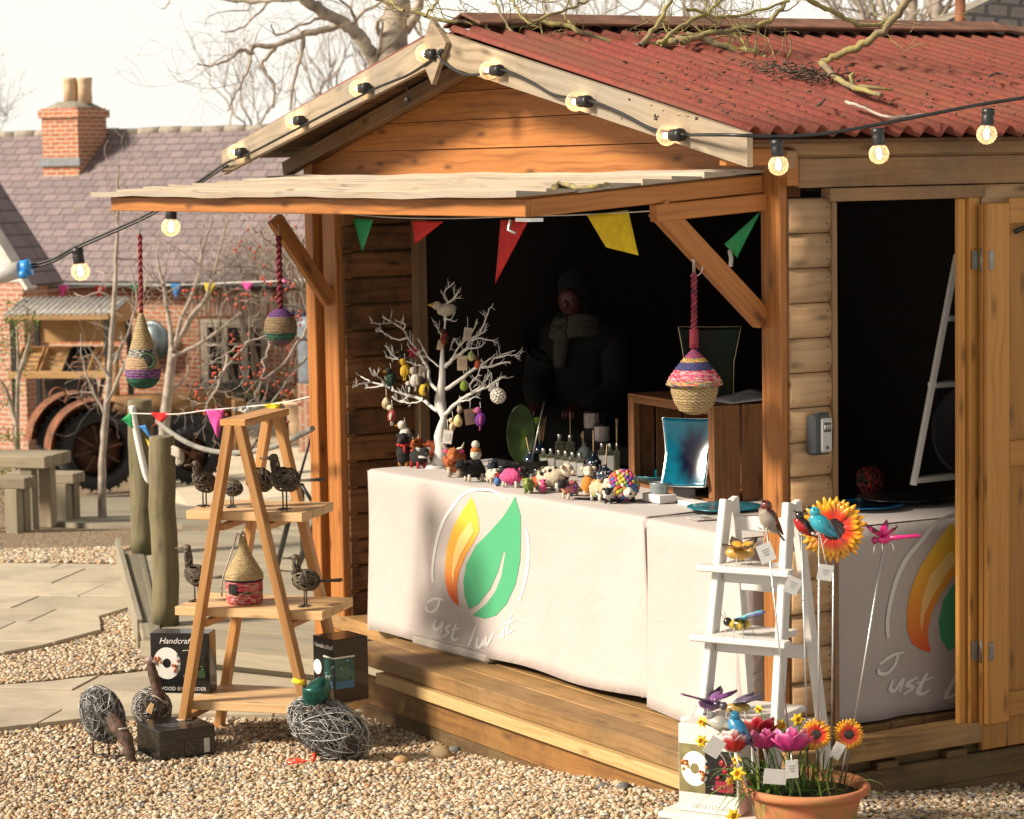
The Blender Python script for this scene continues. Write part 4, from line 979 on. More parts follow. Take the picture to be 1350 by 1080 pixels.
# riser with two printed candle glasses
p = SHI @ tp(792, 612); t = MB(SHM); t.box((p.x+.12, p.y, TZ+.045), (.14, .30, .085)); tag(rebase(t.build('display_riser', 'card_black', bevel=.003), SHM @ Vector((p.x+.12, p.y, TZ))), 'low black display block behind the bottles', 'display block')
for k, (x, y, lab) in enumerate([(780, 566, 'floral candle glass with a lid raised above the pale blue diffuser'), (794, 585, 'floral candle glass lower down behind the tall labelled bottles')]):
    b = SHI @ tp(x, y+28); q = SHM @ Vector((p.x+.10+.0*k, b.y, TZ+.088+(.06 if k == 0 else 0)))
    q = onv(x, y, p.x+.10); q = SHM @ Vector((p.x+.10, q.y, TZ+.0885+(.0 if k else .055)))
    t = thing('candle_glass', lab, 'candle', q, 0, 'floral candle glasses'); W = WM[t.name]; m = MB(W); g = random.Random(k)
    m.lathe([(.030, 0), (.036, .004), (.037, .06), (.036, .072)], 24, colf=lambda z, a, r: (.62, .20, .24) if math.sin(a*5+z*90)+math.sin(a*9-z*130+k) > 1.15 else (.70, .66, .62)); m.build('body', 'vc_print', t)
    m = MB(W); m.lathe([(.037, .072), (.037, .080), (.030, .083)], 24); m.build('lid', 'black_metal', t)
    if k == 0: m = MB(Matrix.Translation(q-Vector((0, 0, .055)))); m.box((0, 0, .027), (.07, .07, .053)); tag(rebase(m.build('display_block', 'card_black'), q-Vector((0, 0, .055))), 'small black block under the upper candle glass', 'display block')
for k, (x, y, r, h, c, lab) in enumerate([(650, 622, .028, .05, (.02, .03, .05), 'small dark blue glass bud vase behind the cream felt sheep'), (664, 624, .034, .035, (.015, .015, .018), 'low black glass bowl behind the pink felt sheep'), (690, 632, .030, .04, (.03, .06, .02), 'small dark green glass bowl behind the felt frog'), (709, 634, .026, .055, (.02, .02, .03), 'small black glass vase left of the spotted felt cow'), (742, 634, .030, .03, (.35, .33, .30), 'low grey glass bowl behind the spotted felt cow'), (810, 640, .032, .05, (.012, .02, .03), 'squat dark glass vase behind the pompom hedgehog')]):
    p = tp(x, y); t = MB(Matrix.Translation(p)); t.lathe([(r*.6, 0), (r*.95, h*.25), (r, h*.5), (r*.7, h*.85), (r*.8, h), (r*.7, h*.98), (r*.5, h*.8), (0, h*.3)], 20, colf=lambda z, a, q: tuple(v*(1+.8*math.sin(a*3+z*90)) for v in c)); tag(rebase(t.build('glass_vase', 'vc_gloss'), p), lab, 'glass vase', 'small dark glassware')
critter('felt_fox', 'tiny red felt fox between the pink sheep and the spotted cow', 708, 646, .08, -60, (.5, .1, .03), (.55, .14, .04), K, fluff=.15)
critter('felt_badger', 'tiny black and white felt badger in front of the six bottles', 741, 644, .075, -130, K, WH, K, fluff=.15)
critter('felt_sheep', 'tiny white felt sheep with black legs left of the pompom hedgehog', 803, 663, .085, -100, WH, K, K, fluff=.22)
critter('felt_bird', 'tiny pink felt bird just left of the spotted felt cow', 716, 650, .06, -80, PK, PK, OR, up=True)
# low black tray and upright green glass
p = SHI @ tp(668, 622); m = MB(SHM); c = Vector((p.x+.12, p.y, TZ)); 
for dx, dy, sx_, sy_ in ((0, .12, .24, .008), (0, -.12, .24, .008), (.12, 0, .008, .24), (-.12, 0, .008, .24)): m.box(c+Vector((dx, dy, .028)), (sx_, sy_, .05))
m.box(c+Vector((0, 0, .004)), (.24, .24, .006)); tag(rebase(m.build('display_tray', 'card_black'), SHM @ c), 'low black tray behind the felt animals, under the display tree', 'tray')
def standing_dish(name, label, cpx, cpy, w, h, v, yaw, lean, mat, colf, edge, square=True, curve=.03, cat='glass dish', M=None, thick=.006):
    """curved glass dish propped upright; square or oval, concave towards the viewer"""
    p = M if M is not None else SHM @ onv(cpx, cpy, v)
    t = thing(name, label, cat, M=Matrix.Translation(p) @ Matrix.Rotation(yaw, 4, 'Z') @ Matrix.Rotation(lean, 4, 'X')); W = WM[t.name]
    def fn(a, b):
        x, z = 2*a-1, 2*b-1
        if not square:
            k = max(abs(x), abs(z)); n_ = math.hypot(x, z); f = k/n_ if n_ > 1e-6 else 0; x, z = x*f, z*f
        pinch = 1-.10*(1-z) if square else 1
        return (x*w/2*(1.0-.13*(1-abs(z))*square)*pinch, curve*(1-(x*x+z*z)/2), z*h/2)
    m = MB(W); m.grid(fn, 20, 20, True, colf=lambda a, b: colf(2*a-1, 2*b-1)); m.build('dish', mat, t, solid=thick)
    if edge:
        m = MB(W); rim = [fn(k/20, 0) for k in range(20)]+[fn(1, k/20) for k in range(20)]+[fn(1-k/20, 1) for k in range(20)]+[fn(0, 1-k/20) for k in range(21)]
        m.tube(rim, .0032, 5); m.build('rim', edge, t)
    return t
# yaw helper
faceyaw = lambda px: -math.atan2((px-675)/FPX, 1)
standing_dish('glass_dish', 'tall oval dark green glass dish standing behind the reeds', 686, 572, .135, .27, .45, R(-12), R(-8), 'vc_dark', lambda x, z: (.02+.05*max(0, 1-abs(x-.2)*3)*max(0, 1-abs(z+.2)*2), .035+.10*max(0, 1-abs(x-.2)*3)*max(0, 1-abs(z+.2)*2), .008), None, False)  # the paler green patch is a highlight painted into the glass colour
p = tp(650, 612); t = thing('glass_leaf', 'bright green glass leaf shape behind the purple ornament', 'glass ornament', SHM @ (SHI @ p+Vector((.22, 0, 0))), 0)
m = MB(WM[t.name]); m.ball((0, 0, .17), (.05, .02, .03), RY(-.5), col=(.16, .34, .03)); m.build('body', 'vc_gloss', t); m = MB(WM[t.name]); m.tube([(-.03, 0, .0), (-.03, 0, .16)], .004, 6, col=(.1, .2, .03)); m.build('stem', 'vc_gloss', t)

# crate, open to the front, with slatted sides
pL = Vector((.51, 1.815, TZ)); pR = Vector((.44, 1.10, TZ)); ex = (pL-pR); cw = ex.length; ex.normalize(); ey = Vector((ex.y, -ex.x, 0)); ey = ey if ey.x > 0 else -ey
CM = SHM @ frameM(pR, ex, ey, Vector((0, 0, 1))); ch, cd = .395, .40
crate = thing('wooden_crate', 'brown slatted wooden crate lying open on the right of the front table', 'crate', M=CM)
for nm, bxs in dict(side_slat=[((-.006, .065+k*.135, ch/2), (.012, .122, ch)) for k in range(3)], opposite_slat=[((cw+.006, .065+k*.135, ch/2), (.012, .122, ch)) for k in range(3)], top_slat=[((cw/2, .065+k*.135, ch-.006), (cw, .122, .012)) for k in range(3)], base_slat=[((cw/2, .065+k*.135, .007), (cw, .122, .012)) for k in range(3)], back_slat=[((cw/2, cd-.006, .07+k*.13), (cw-.02, .012, .115)) for k in range(3)], corner_batten=[((.02, .02, ch/2), (.035, .03, ch-.03)), ((cw-.02, .02, ch/2), (.035, .03, ch-.03)), ((cw*.52, cd-.03, ch/2), (.05, .02, ch-.03)), ((cw/2, .02, ch-.025), (cw-.08, .03, .026))]).items():
    for c, d in bxs: m = MB(CM); m.box(c, d); m.build(nm if nm != 'opposite_slat' else 'side_slat', 'crate_wood', crate, bevel=.002)
def bluecol(x, z):
    r = math.hypot((x-.25)*1.0, (z+.05)*.8)+.05*math.sin(9*math.atan2(z, x-.25)); t = sst((r-.36)/.60); return tuple(lerp(a, b, t) for a, b in zip((.001, .002, .02), (.0, .13, .21)))
bd = CM @ Vector((.26, .03, .22)); 
standing_dish('glass_dish', 'turquoise glass dish with a dark heart, propped in the mouth of the crate', 0, 0, .235, .285, 0, R(-22), R(-20), 'glaze_blue', bluecol, 'steel', True, .025, M=SHM @ (onv(905, 596, .40)))
p = SHI @ tp(907, 655); m = MB(SHM); m.box((p.x+.03, p.y, TZ+.022), (.10, .16, .042)); tag(rebase(m.build('display_block', 'card_black', bevel=.002), SHM @ Vector((p.x, p.y, TZ))), 'black display block holding up the turquoise dish', 'display block')
p = SHI @ tp(858, 640); t = thing('glass_bowl', 'shallow turquoise glass bowl in front of the crate', 'glass bowl', SHM @ Vector((p.x+.06, p.y, TZ)), 0)
m = MB(WM[t.name]); m.lathe([(.03, .004), (.10, .018), (.135, .045), (.138, .048), (.132, .046), (.09, .026), (0, .014)], 36, colf=lambda z, a, r: tuple(lerp(x, y, sst(r/.14)) for x, y in zip((.002, .05, .10), (.0, .27, .38)))); m.build('body', 'glaze_blue', t)
p = SHI @ tp(864, 662); m = MB(SHM); m.box((p.x+.02, p.y, TZ+.018), (.085, .125, .034)); o = rebase(m.build('gift_box', 'white_card', bevel=.003), SHM @ Vector((p.x, p.y, TZ))); tag(o, 'white gift box under the clear glass jar by the pompom hedgehog', 'gift box')
t = thing('glass_jar', 'short clear glass jar on the white gift box', 'glass jar', SHM @ Vector((p.x+.02, p.y, TZ+.0362)), 0); m = MB(WM[t.name]); m.lathe([(.034, 0), (.036, .004), (.037, .036), (.042, .044), (.040, .044), (.034, .036), (.033, .006), (0, .005)], 24); m.build('body', 'glass_pale', t); m = MB(WM[t.name]); m.lathe([(.032, .007), (.032, .028), (0, .029)], 20); m.build('candle', 'white_card', t)
p = SHI @ tp(914, 667); m = MB(SHM); m.box((p.x, p.y, TZ+.011), (.07, .12, .020)); tag(rebase(m.build('gift_box', 'white_card', bevel=.002), SHM @ Vector((p.x, p.y, TZ))), 'flat white gift box in front of the black display block', 'gift box')
# on top of the crate
standing_dish('glass_dish', 'large near black glass dish with a gold edge standing on the crate', 0, 0, .265, .30, 0, R(-14), R(-12), 'vc_dark', lambda x, z: (.006+.004*math.sin(x*4+z*3), .009+.005*math.sin(x*3), .004), 'gold_edge', True, .02, M=CM @ Vector((.37, .20, ch+.145)))
m = MB(CM); m.grid(lambda a, b: (lerp(-.012, .30, a), lerp(.08, .36, b), ch+.008+.012*math.sin(a*5)*math.sin(b*4)+.012*b), 14, 10, True); tag(rebase(m.build('folded_cloth', 'cloth_grey', solid=.006), CM @ Vector((.1, .2, ch))), 'grey cloth lying folded on the right end of the crate', 'cloth')
# corner table: dishes and leaflets
def flat_disc(label, c, r, cols2, name='glass_plate', mat='vc_gloss'):
    t = thing(name, label, 'glass plate', c, 0); m = MB(WM[t.name]); m.lathe([(r*.5, 0), (r*.9, .008), (r, .014), (r*.98, .016), (r*.6, .008), (0, .006)], 40, colf=lambda z, a, q: cols2(a, q/r)); m.build('body', mat, t); return t
p = SHI @ tp(955, 673); flat_disc('turquoise glass plate on the corner table behind the white ladder', SHM @ Vector((p.x, p.y, TZ+.004)), .15, lambda a, q: (.0, .16, .22) if q > .5 else (.0, .05, .08))
p = SHI @ tp(1190, 662); flat_disc('large black glass plate seen through the doorway', SHM @ Vector((p.x, p.y, TZ+.012)), .19, lambda a, q: (.01, .01, .011))
p = SHI @ tp(1165, 675); flat_disc('dark glass plate with a bright blue rim at the edge of the corner table', SHM @ Vector((p.x+.02, p.y+.13, TZ+.004)), .15, lambda a, q: (.0, .12, .30) if q > .82 else (.005, .01, .02), mat='glaze_blue')
for k, (x, y, c, lab) in enumerate([(985, 679, (.5, .42, .36), 'cream printed leaflet on the corner table'), (1000, 684, (.05, .08, .30), 'blue printed leaflet between the rails of the white ladder'), (935, 684, (.62, .56, .52), 'plain pale leaflet at the left end of the corner table')]):
    p = SHI @ tp(x, y); m = MB(SHM @ Matrix.Translation((p.x, p.y, TZ+.004)) @ Matrix.Rotation(k*.7, 4, 'Z')); m.box((0, 0, .001), (.10, .15, .002), col=c); m.box((0, .02, .0024), (.08, .05, .0008), col=tuple(x*.5 for x in c)); tag(rebase(m.build('leaflet', 'vc_print'), SHM @ Vector((p.x, p.y, TZ))), lab, 'leaflet')
p = SHI @ tp(1147, 652); t = thing('wire_ball', 'red and black ball of wire on the corner table inside the doorway', 'wire ornament', SHM @ Vector((p.x, p.y, TZ+.004)), 0); m = MB(WM[t.name])
for k in range(90):
    a = Vector((random.gauss(0, 1), random.gauss(0, 1), random.gauss(0, 1))).normalized(); b = a.orthogonal().normalized(); c = a.cross(b); s0 = random.random()*6.28; m.tube([Vector((0, 0, .058))+(b*math.cos(s0+q)+c*math.sin(s0+q))*.056*random.uniform(.93, 1.05) for q in np.linspace(0, 2.4, 8)], .0022, 4, col=random.choice([(.5, .02, .01), (.3, .015, .01), K, K]))
m.build('coil', 'vc', t)
# the second white ladder, inside, with a black platter leaning on it
lm = thing('step_ladder', 'white step ladder standing inside the dark doorway', 'ladder', SHM @ Vector((1.25, .52, TZ+.01)), 0)
def wq(px, py, u=.50): return SHM @ onu(px, py, u)
pts_l = (wq(1204, 640), wq(1262, 335)); m = MB(); m.bar(*pts_l, .022, .045, up=(0, 1, 0)); m.build('stile', 'white_paint', lm, bevel=.003)
m = MB(); m.bar(wq(1204, 640)+VV*.36, wq(1262, 335)+VV*.22, .022, .045, up=(0, 1, 0)); m.build('stile', 'white_paint', lm, bevel=.003)
for y, x in ((633, 1206), (508, 1228), (420, 1246)):
    m = MB(); a = wq(x, y); m.bar(a, a+VV*.36+Vector((0, 0, .0)), .05, .022); m.build('tread', 'white_paint', lm, bevel=.003)
standing_dish('glass_platter', 'big round black glass platter leaning against the white ladder indoors', 0, 0, .36, .40, 0, R(-35), R(-14), 'vc_dark', lambda x, z: (.006, .006, .007), None, False, .03, M=wq(1254, 565, .46)+VV*.10)

# ---------------------------------------------------------------- white display tree
VT = .17
def wt(x, y, v=VT): return SHM @ onv(460+x/4.32, 370+y/4.32, v-.17*max(0, (300-x)/240))
base = SHM @ onv(577, 616, VT); tree = thing('display_tree', 'bare white ornament tree standing at the left end of the front table', 'display tree', SHM @ Vector((VT, (SHI @ base).y, TZ)), 0)
PX = 1/(4.32*300)
m = MB(); tr = [(500, 1075, 46), (520, 1010, 44), (525, 950, 34), (522, 890, 40), (530, 830, 28), (540, 780, 20), (522, 710, 36), (520, 660, 30), (528, 600, 24), (532, 540, 20), (532, 470, 17), (533, 390, 9), (542, 300, 6), (550, 230, 5), (552, 200, 4)]
P = polyline([wt(x, y) for x, y, r in tr], 3); rs = np.interp(np.linspace(0, len(tr)-1, len(P)), range(len(tr)), [r*PX for x, y, r in tr]); P[0].z = TZ
m.tube(P, list(rs), 14); m.lathe([(.07, 0), (.06, .012), (.045, .03)], 16, (P[0].x, P[0].y, TZ)); m.build('trunk', 'white_paint', tree)
BR = [[(505, 745), (420, 680), (340, 655), (260, 630), (200, 595), (120, 575), (70, 545)], [(200, 595), (140, 610), (90, 605)], [(130, 577), (60, 590), (40, 605)], [(200, 595), (180, 555), (130, 535)], [(340, 655), (290, 690), (250, 660)], [(420, 680), (350, 700), (290, 680)], [(260, 630), (245, 600), (215, 585)],
 [(515, 640), (462, 572), (450, 500), (420, 450), (390, 400), (340, 330), (310, 280), (250, 240), (190, 205)], [(310, 280), (320, 250), (262, 225)], [(250, 240), (180, 245), (125, 240)], [(340, 330), (250, 330), (190, 290), (158, 290)], [(190, 290), (175, 262)], [(520, 495), (450, 435), (415, 370), (390, 330)], [(450, 435), (395, 425), (350, 390)],
 [(300, 450), (250, 425), (205, 365)], [(300, 455), (250, 445), (210, 435)], [(450, 500), (380, 480), (300, 450)], [(548, 490), (600, 440), (670, 390), (690, 340), (740, 310), (785, 280)], [(690, 340), (760, 330), (825, 345)], [(670, 390), (740, 380), (775, 352)], [(740, 310), (780, 220), (802, 158)], [(590, 440), (630, 370), (700, 300), (730, 215)], [(630, 370), (600, 330), (575, 400)],
 [(555, 615), (640, 560), (720, 500), (800, 490), (870, 470), (912, 465)], [(800, 490), (835, 440), (890, 415), (945, 398)], [(835, 440), (910, 425), (975, 435)], [(720, 500), (770, 470), (800, 445)], [(550, 765), (620, 690), (700, 640), (780, 610), (840, 570), (882, 548)], [(700, 640), (690, 590), (730, 545), (745, 500)], [(780, 610), (740, 570), (700, 570)], [(620, 690), (680, 680), (735, 648)], [(840, 570), (850, 610), (820, 620)], [(700, 640), (760, 590), (810, 530)],
 [(550, 235), (545, 190), (562, 130), (545, 70), (600, 5)], [(562, 130), (605, 95), (628, 58)], [(540, 310), (510, 285), (500, 238)], [(551, 215), (590, 232)], [(605, 95), (597, 60)]]
m = MB(); g = random.Random(2)
for k, b in enumerate(BR):
    dv = g.uniform(-.10, .10); P = polyline([wt(x, y, VT+(dv*(i/(len(b)-1)) if k not in (0, 7, 17, 23, 27) else dv*.8*i/(len(b)-1))) for i, (x, y) in enumerate(b)], 4); big = len(b) >= 6; n_ = len(P)
    m.tube([p+Vector((g.gauss(0, .0015), g.gauss(0, .0015), g.gauss(0, .0015))) for p in P], [(.0085 if big else .0036)*(1-.78*i/n_)+.0011 for i in range(n_)], 6)
    for q in range(9 if big else 4):
        s_ = P[g.randrange(n_//3, n_)]; d = (P[-1]-P[n_//2]).normalized(); d = (d+Vector((g.gauss(0, .6), g.gauss(0, .6), g.gauss(.3, .6)))).normalized(); l_ = g.uniform(.6, 1.5); d2 = (d+Vector((g.gauss(0, .5), g.gauss(0, .5), g.gauss(.2, .5)))).normalized(); m.tube([s_, s_+d*.02*l_, s_+d*.035*l_+Vector((0, 0, .01))], [.0022, .0018, .0009], 4); m.tube([s_+d*.018*l_, s_+d*.018*l_+d2*.02*l_], [.0016, .0008], 4)
m.build('branches', 'white_paint', tree)
def hang(label, name, x, y, kind, c1, c2=None, r=.024, string=.045, cat='ornament'):
    p = wt(x, y, VT-.05+random.uniform(-.05, .03)); t = thing(name, label, cat, p, random.uniform(-.6, .6), 'ornaments hung on the white tree'); W = WM[t.name]; c2 = c2 or c1
    m = MB(W)
    if kind == 'egg': m.lathe([(r*.1, -r*1.3), (r*.65, -r*1.05), (r, -r*.3), (r*.9, r*.4), (r*.5, r*1.1), (r*.08, r*1.4)], 16, colf=lambda z, a, q: c1 if math.sin(z/r*7) > -.2 else c2); m.build('body', 'vc_felt', t)
    elif kind == 'ball':
        m.ball((0, 0, 0), r, n=10, m=8, col=c1)
        for k in range(60): zz = 1-2*(k+.5)/60; a = k*2.4; q = math.sqrt(1-zz*zz); m.ball((q*math.cos(a)*r, q*math.sin(a)*r, zz*r), r*.2, n=6, m=4, col=c1)
        m.build('body', 'vc_felt', t)
    elif kind == 'bird':
        m.ball((0, 0, 0), (r*.85, r*.8, r*1.25), RY(.3), col=c1, jit=.05); m.build('body', 'vc_felt', t)
        m = MB(W); m.ball((-r*.35, 0, r*1.5), r*.62, col=c2, jit=.04); h_ = m.build('head', 'vc_felt', t); m = MB(W); m.lathe([(r*.25, 0), (0, r*.6)], 8, (-r*.8, 0, r*1.45), RY(-1.6), colf=lambda z, a, q: (.7, .35, .03)); m.build('beak', 'vc_felt', h_)
        for s in (-1, 1): m = MB(W); m.ball((r*.15, s*r*.75, 0), (r*.3, r*.2, r*.8), RX(s*.3), col=tuple(v*.8 for v in c2)); m.build('wing', 'vc_felt', t)
        for s in (-1, 1): m = MB(W); m.tube([(0, s*r*.3, -r), (-.1*r, s*r*.35, -r*1.9)], r*.12, 5, col=c2); m.build('leg', 'vc_felt', t)
    elif kind == 'tag': m.box((0, 0, 0), (r*1.5, .002, r*2.2), RY(random.uniform(-.3, .3)), col=c1); m.box((0, -.002, 0), (r*.9, .001, r*1.0), col=tuple(v*.8 for v in c1)); m.build('card', 'vc_print', t)
    elif kind == 'star':
        P = [((r if k % 2 == 0 else r*.45)*math.sin(k*.628), -.006, (r if k % 2 == 0 else r*.45)*math.cos(k*.628)) for k in range(10)]; m.c = c1; m.poly(P, (0, .012, 0)); m.build('body', 'vc_felt', t)
    m = MB(W); m.tube([(0, 0, r*1.2), (.002, 0, r*1.2+string*.5), (0, 0, r*1.2+string)], .0012, 4); m.build('thread', 'string_white', t)
YL = (.75, .48, .04)
hang('cream striped egg hanging at the left tip of the white tree', 'egg_ornament', 212, 700, 'egg', (.70, .60, .40), (.5, .38, .2), .021)
hang('maroon and cream felt owl hanging just under the cream striped egg', 'felt_ornament', 245, 770, 'bird', (.35, .05, .05), (.72, .62, .48), .024)
hang('white felt goose hanging lowest on the left of the white tree', 'felt_ornament', 318, 885, 'bird', WH, WH, .034)
hang('dark green felt bird with a red patch on the left side of the white tree', 'felt_ornament', 238, 565, 'bird', (.012, .05, .03), (.02, .03, .02), .027)
hang('yellow felt duck beside the crimson star', 'felt_ornament', 318, 510, 'bird', YL, YL, .026)
hang('black felt bird above the yellow duck', 'felt_ornament', 300, 440, 'bird', K, K, .018)
hang('crimson felt star on the left of the white tree', 'star_ornament', 365, 405, 'star', (.45, .02, .09), None, .030)
hang('white felt rabbit hanging left of the tree trunk', 'felt_ornament', 378, 565, 'bird', WH, (.66, .6, .52), .028)
hang('small cream stocking beside the white felt rabbit', 'felt_ornament', 418, 515, 'tag', (.66, .58, .46), None, .022)
hang('black and yellow felt bee hanging below the white rabbit', 'felt_ornament', 428, 620, 'bird', YL, K, .026)
hang('black and white felt penguin left of the lowest big branch', 'felt_ornament', 345, 620, 'bird', K, WH, .018)
hang('red breasted felt robin hanging in the crown of the white tree', 'felt_ornament', 545, 330, 'bird', (.22, .03, .02), (.08, .03, .02), .022)
hang('kraft paper tag below the robin in the crown', 'paper_tag', 522, 368, 'tag', (.50, .33, .2), None, .020, cat='tag')
hang('pale paper tag at the upper right of the white tree', 'paper_tag', 676, 305, 'tag', (.62, .52, .40), None, .026, cat='tag')
hang('kraft paper tag hanging under the right upper branch', 'paper_tag', 645, 470, 'tag', (.46, .34, .22), None, .030, cat='tag')
hang('green striped egg in the upper right of the white tree', 'egg_ornament', 697, 430, 'egg', (.30, .36, .16), (.55, .50, .22), .017)
hang('orange felt robin out on the right branch', 'felt_ornament', 735, 475, 'bird', (.55, .10, .03), (.10, .05, .03), .017)
hang('plain lime green egg in the middle right of the white tree', 'egg_ornament', 655, 600, 'egg', (.24, .32, .04), (.28, .36, .06), .018)
hang('white pompom ball at the right tip of the white tree', 'pompom_ornament', 850, 657, 'ball', (.74, .68, .60), None, .030)
hang('white card tag above the pompom ball', 'paper_tag', 813, 608, 'tag', (.75, .72, .66), None, .016, cat='tag')
hang('purple and pink felt fish hanging low on the right', 'felt_ornament', 748, 790, 'bird', (.18, .03, .30), (.50, .10, .30), .026)
hang('pale yellow felt bell under the lowest right branch', 'egg_ornament', 622, 800, 'egg', (.72, .62, .28), (.70, .56, .22), .021)
hang('cream and orange felt chick right of the trunk base', 'felt_ornament', 590, 830, 'bird', (.70, .5, .3), (.72, .6, .45), .018)
hang('white price tag hanging in front of the tree trunk', 'paper_tag', 562, 890, 'tag', (.78, .74, .68), None, .028, cat='tag')
hang('kraft paper tag behind the pale yellow bell', 'paper_tag', 690, 775, 'tag', (.30, .2, .13), None, .032, cat='tag')
hang('small brown wooden bead figure above the yellow bell', 'wooden_ornament', 632, 735, 'egg', (.45, .34, .24), (.3, .2, .14), .014)
p = wt(558, 165, VT); t = thing('felt_bird', 'cream felt bird with a yellow beak perched at the top of the white tree', 'ornament', p, R(170), 'ornaments hung on the white tree'); W = WM[t.name]
m = MB(W); m.ball((0, 0, 0), (.045, .03, .03), RY(.2), col=(.55, .49, .38), jit=.06); m.build('body', 'vc_felt', t); m = MB(W); m.ball((.045, 0, .018), (.022, .02, .02), col=(.58, .5, .38)); m.build('head', 'vc_felt', t); m = MB(W); m.lathe([(.013, 0), (0, .03)], 8, (.06, 0, .02), RY(1.5), colf=lambda z, a, q: (.6, .38, .05)); m.build('beak', 'vc_felt', t)

# ---------------------------------------------------------------- the stallholder, in the dark at the back
def skin(name, V, E, Rr, mat, parent, sub=2):
    W = WM[parent.name]; me = D.meshes.new(name); me.from_pydata([tuple(v) for v in V], E, []); o = D.objects.new(name, me); COL.objects.link(o); o.parent = parent; WM[o.name] = W
    s = o.modifiers.new('skin', 'SKIN'); s.use_smooth_shade = True
    for v, r in zip(me.skin_vertices[0].data, Rr): v.radius = (r, r) if not hasattr(r, '__len__') else r
    me.skin_vertices[0].data[0].use_root = True
    ss = o.modifiers.new('ss', 'SUBSURF'); ss.levels = sub; ss.render_levels = sub; me.materials.append(MT[mat]); return o

pp = thing('person', 'person in dark clothes with a cream scarf, looking down inside the dark shed', 'person', M=SHM @ Matrix.Translation((1.12, 3.13, 0)) @ Matrix.Rotation(R(215), 4, 'Z'))
# x forward, y to the left, standing, head bent over something in the hands
V = [(0, 0, .92), (0, 0, 1.08), (.03, 0, 1.24), (.05, 0, 1.34), (.08, 0, 1.42), (.10, 0, 1.50), (.12, 0, 1.58),
     (.04, .17, 1.31), (.10, .22, 1.06), (.32, .12, .98), (.04, -.17, 1.31), (.10, -.22, 1.06), (.32, -.10, 1.0),
     (0, .10, .88), (.02, .11, .48), (0, .11, .08), (.12, .12, .04), (0, -.10, .88), (.02, -.11, .48), (0, -.11, .08), (.12, -.12, .04)]
E = [(0, 1), (1, 2), (2, 3), (3, 4), (4, 5), (5, 6), (3, 7), (7, 8), (8, 9), (3, 10), (10, 11), (11, 12), (0, 13), (13, 14), (14, 15), (15, 16), (0, 17), (17, 18), (18, 19), (19, 20)]
rr = [.15, .14, .15, .12, .055, .085, .06, .07, .05, .035, .07, .05, .035, .10, .07, .05, .04, .10, .07, .05, .04]
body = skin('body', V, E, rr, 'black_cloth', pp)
def cloth_skin(nm, idx, extra, mat):
    mp = {i: k for k, i in enumerate(idx)}; return skin(nm, [V[i] for i in idx], [(mp[a], mp[b]) for a, b in E if a in mp and b in mp], [rr[i]+extra for i in idx], mat, pp)
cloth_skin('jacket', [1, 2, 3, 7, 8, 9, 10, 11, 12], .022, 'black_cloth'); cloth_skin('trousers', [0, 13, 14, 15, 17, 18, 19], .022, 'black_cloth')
W = WM[pp.name]
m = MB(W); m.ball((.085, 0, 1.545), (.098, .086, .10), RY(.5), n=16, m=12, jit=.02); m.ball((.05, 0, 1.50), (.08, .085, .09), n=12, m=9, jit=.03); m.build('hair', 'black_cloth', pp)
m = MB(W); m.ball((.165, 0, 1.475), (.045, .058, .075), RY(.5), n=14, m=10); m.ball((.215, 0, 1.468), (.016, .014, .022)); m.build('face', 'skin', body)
for y in (-1, 1): m = MB(W); m.ball((.205, y*.027, 1.492), .009, n=8, m=6); m.build('eye', 'ink', body)
m = MB(W); m.ball((.190, 0, 1.432), (.008, .022, .006), n=8, m=6); m.build('mouth', 'rust_dark', body)
m = MB(W)
for k in range(3): m.tube([(.085+math.cos(a)*(.085+k*.012), math.sin(a)*(.09+k*.01), 1.385-k*.028+.012*math.sin(a*2)) for a in np.linspace(0, 6.283, 19)], .028, 8)
m.tube([(.17, -.03, 1.36), (.19, -.04, 1.26), (.18, -.05, 1.17)], [.035, .04, .03], 8); m.build('scarf', 'scarf_shaded', pp)
for s in (-1, 1):       # hands: palm, four bent fingers and a thumb
    c = Vector((.335, .11*s, .985)); m = MB(W); m.ball(c+Vector((.03, -.01*s, 0)), (.045, .040, .016), n=10, m=8)
    for k in range(4): y = (.026-.017*k)*s; f0 = c+Vector((.065, y-.01*s, 0)); m.tube([f0, f0+Vector((.028, 0, -.006)), f0+Vector((.042, 0, -.024)), f0+Vector((.040, 0, -.040))], [.0085, .008, .0075, .006], 7)
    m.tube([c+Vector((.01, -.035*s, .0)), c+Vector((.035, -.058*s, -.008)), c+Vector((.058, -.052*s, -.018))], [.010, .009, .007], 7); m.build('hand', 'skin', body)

# ---------------------------------------------------------------- A-frame display at the left
AX = Vector((.956, -.292, 0)); AY = Vector((.292, .956, 0)); AO = Vector((-1.130, 10.72, -.315)); AM = frameM(AO, AX, AY, Vector((0, 0, 1))); AI = AM.inverted()
def af(px, py, yl=.15): return AI @ pln(px, py, AO+AY*yl, AY)
fr = thing('display_ladder', 'wooden A-frame display ladder with three plank shelves, standing on the gravel', 'display ladder', M=AM)
AD = .40; ap = 1.388
for y in (-.02, AD+.0):
    for s in (-1, 1):
        m = MB(AM); foot = Vector((s*.315, y, 0)); top = Vector((s*.022-.02, y, ap)); m.bar(foot, top, .036, .052, up=(0, 1, 0)); m.build('stile', 'frame_pine', fr, bevel=.003)
m = MB(AM); m.box((-.02, AD/2, ap+.012), (.115, AD+.09, .028)); m.build('top_board', 'frame_pine', fr, bevel=.003)
SHF = [(.978, -.27, .255), (.566, -.335, .335), (.163, -.29, .42)]
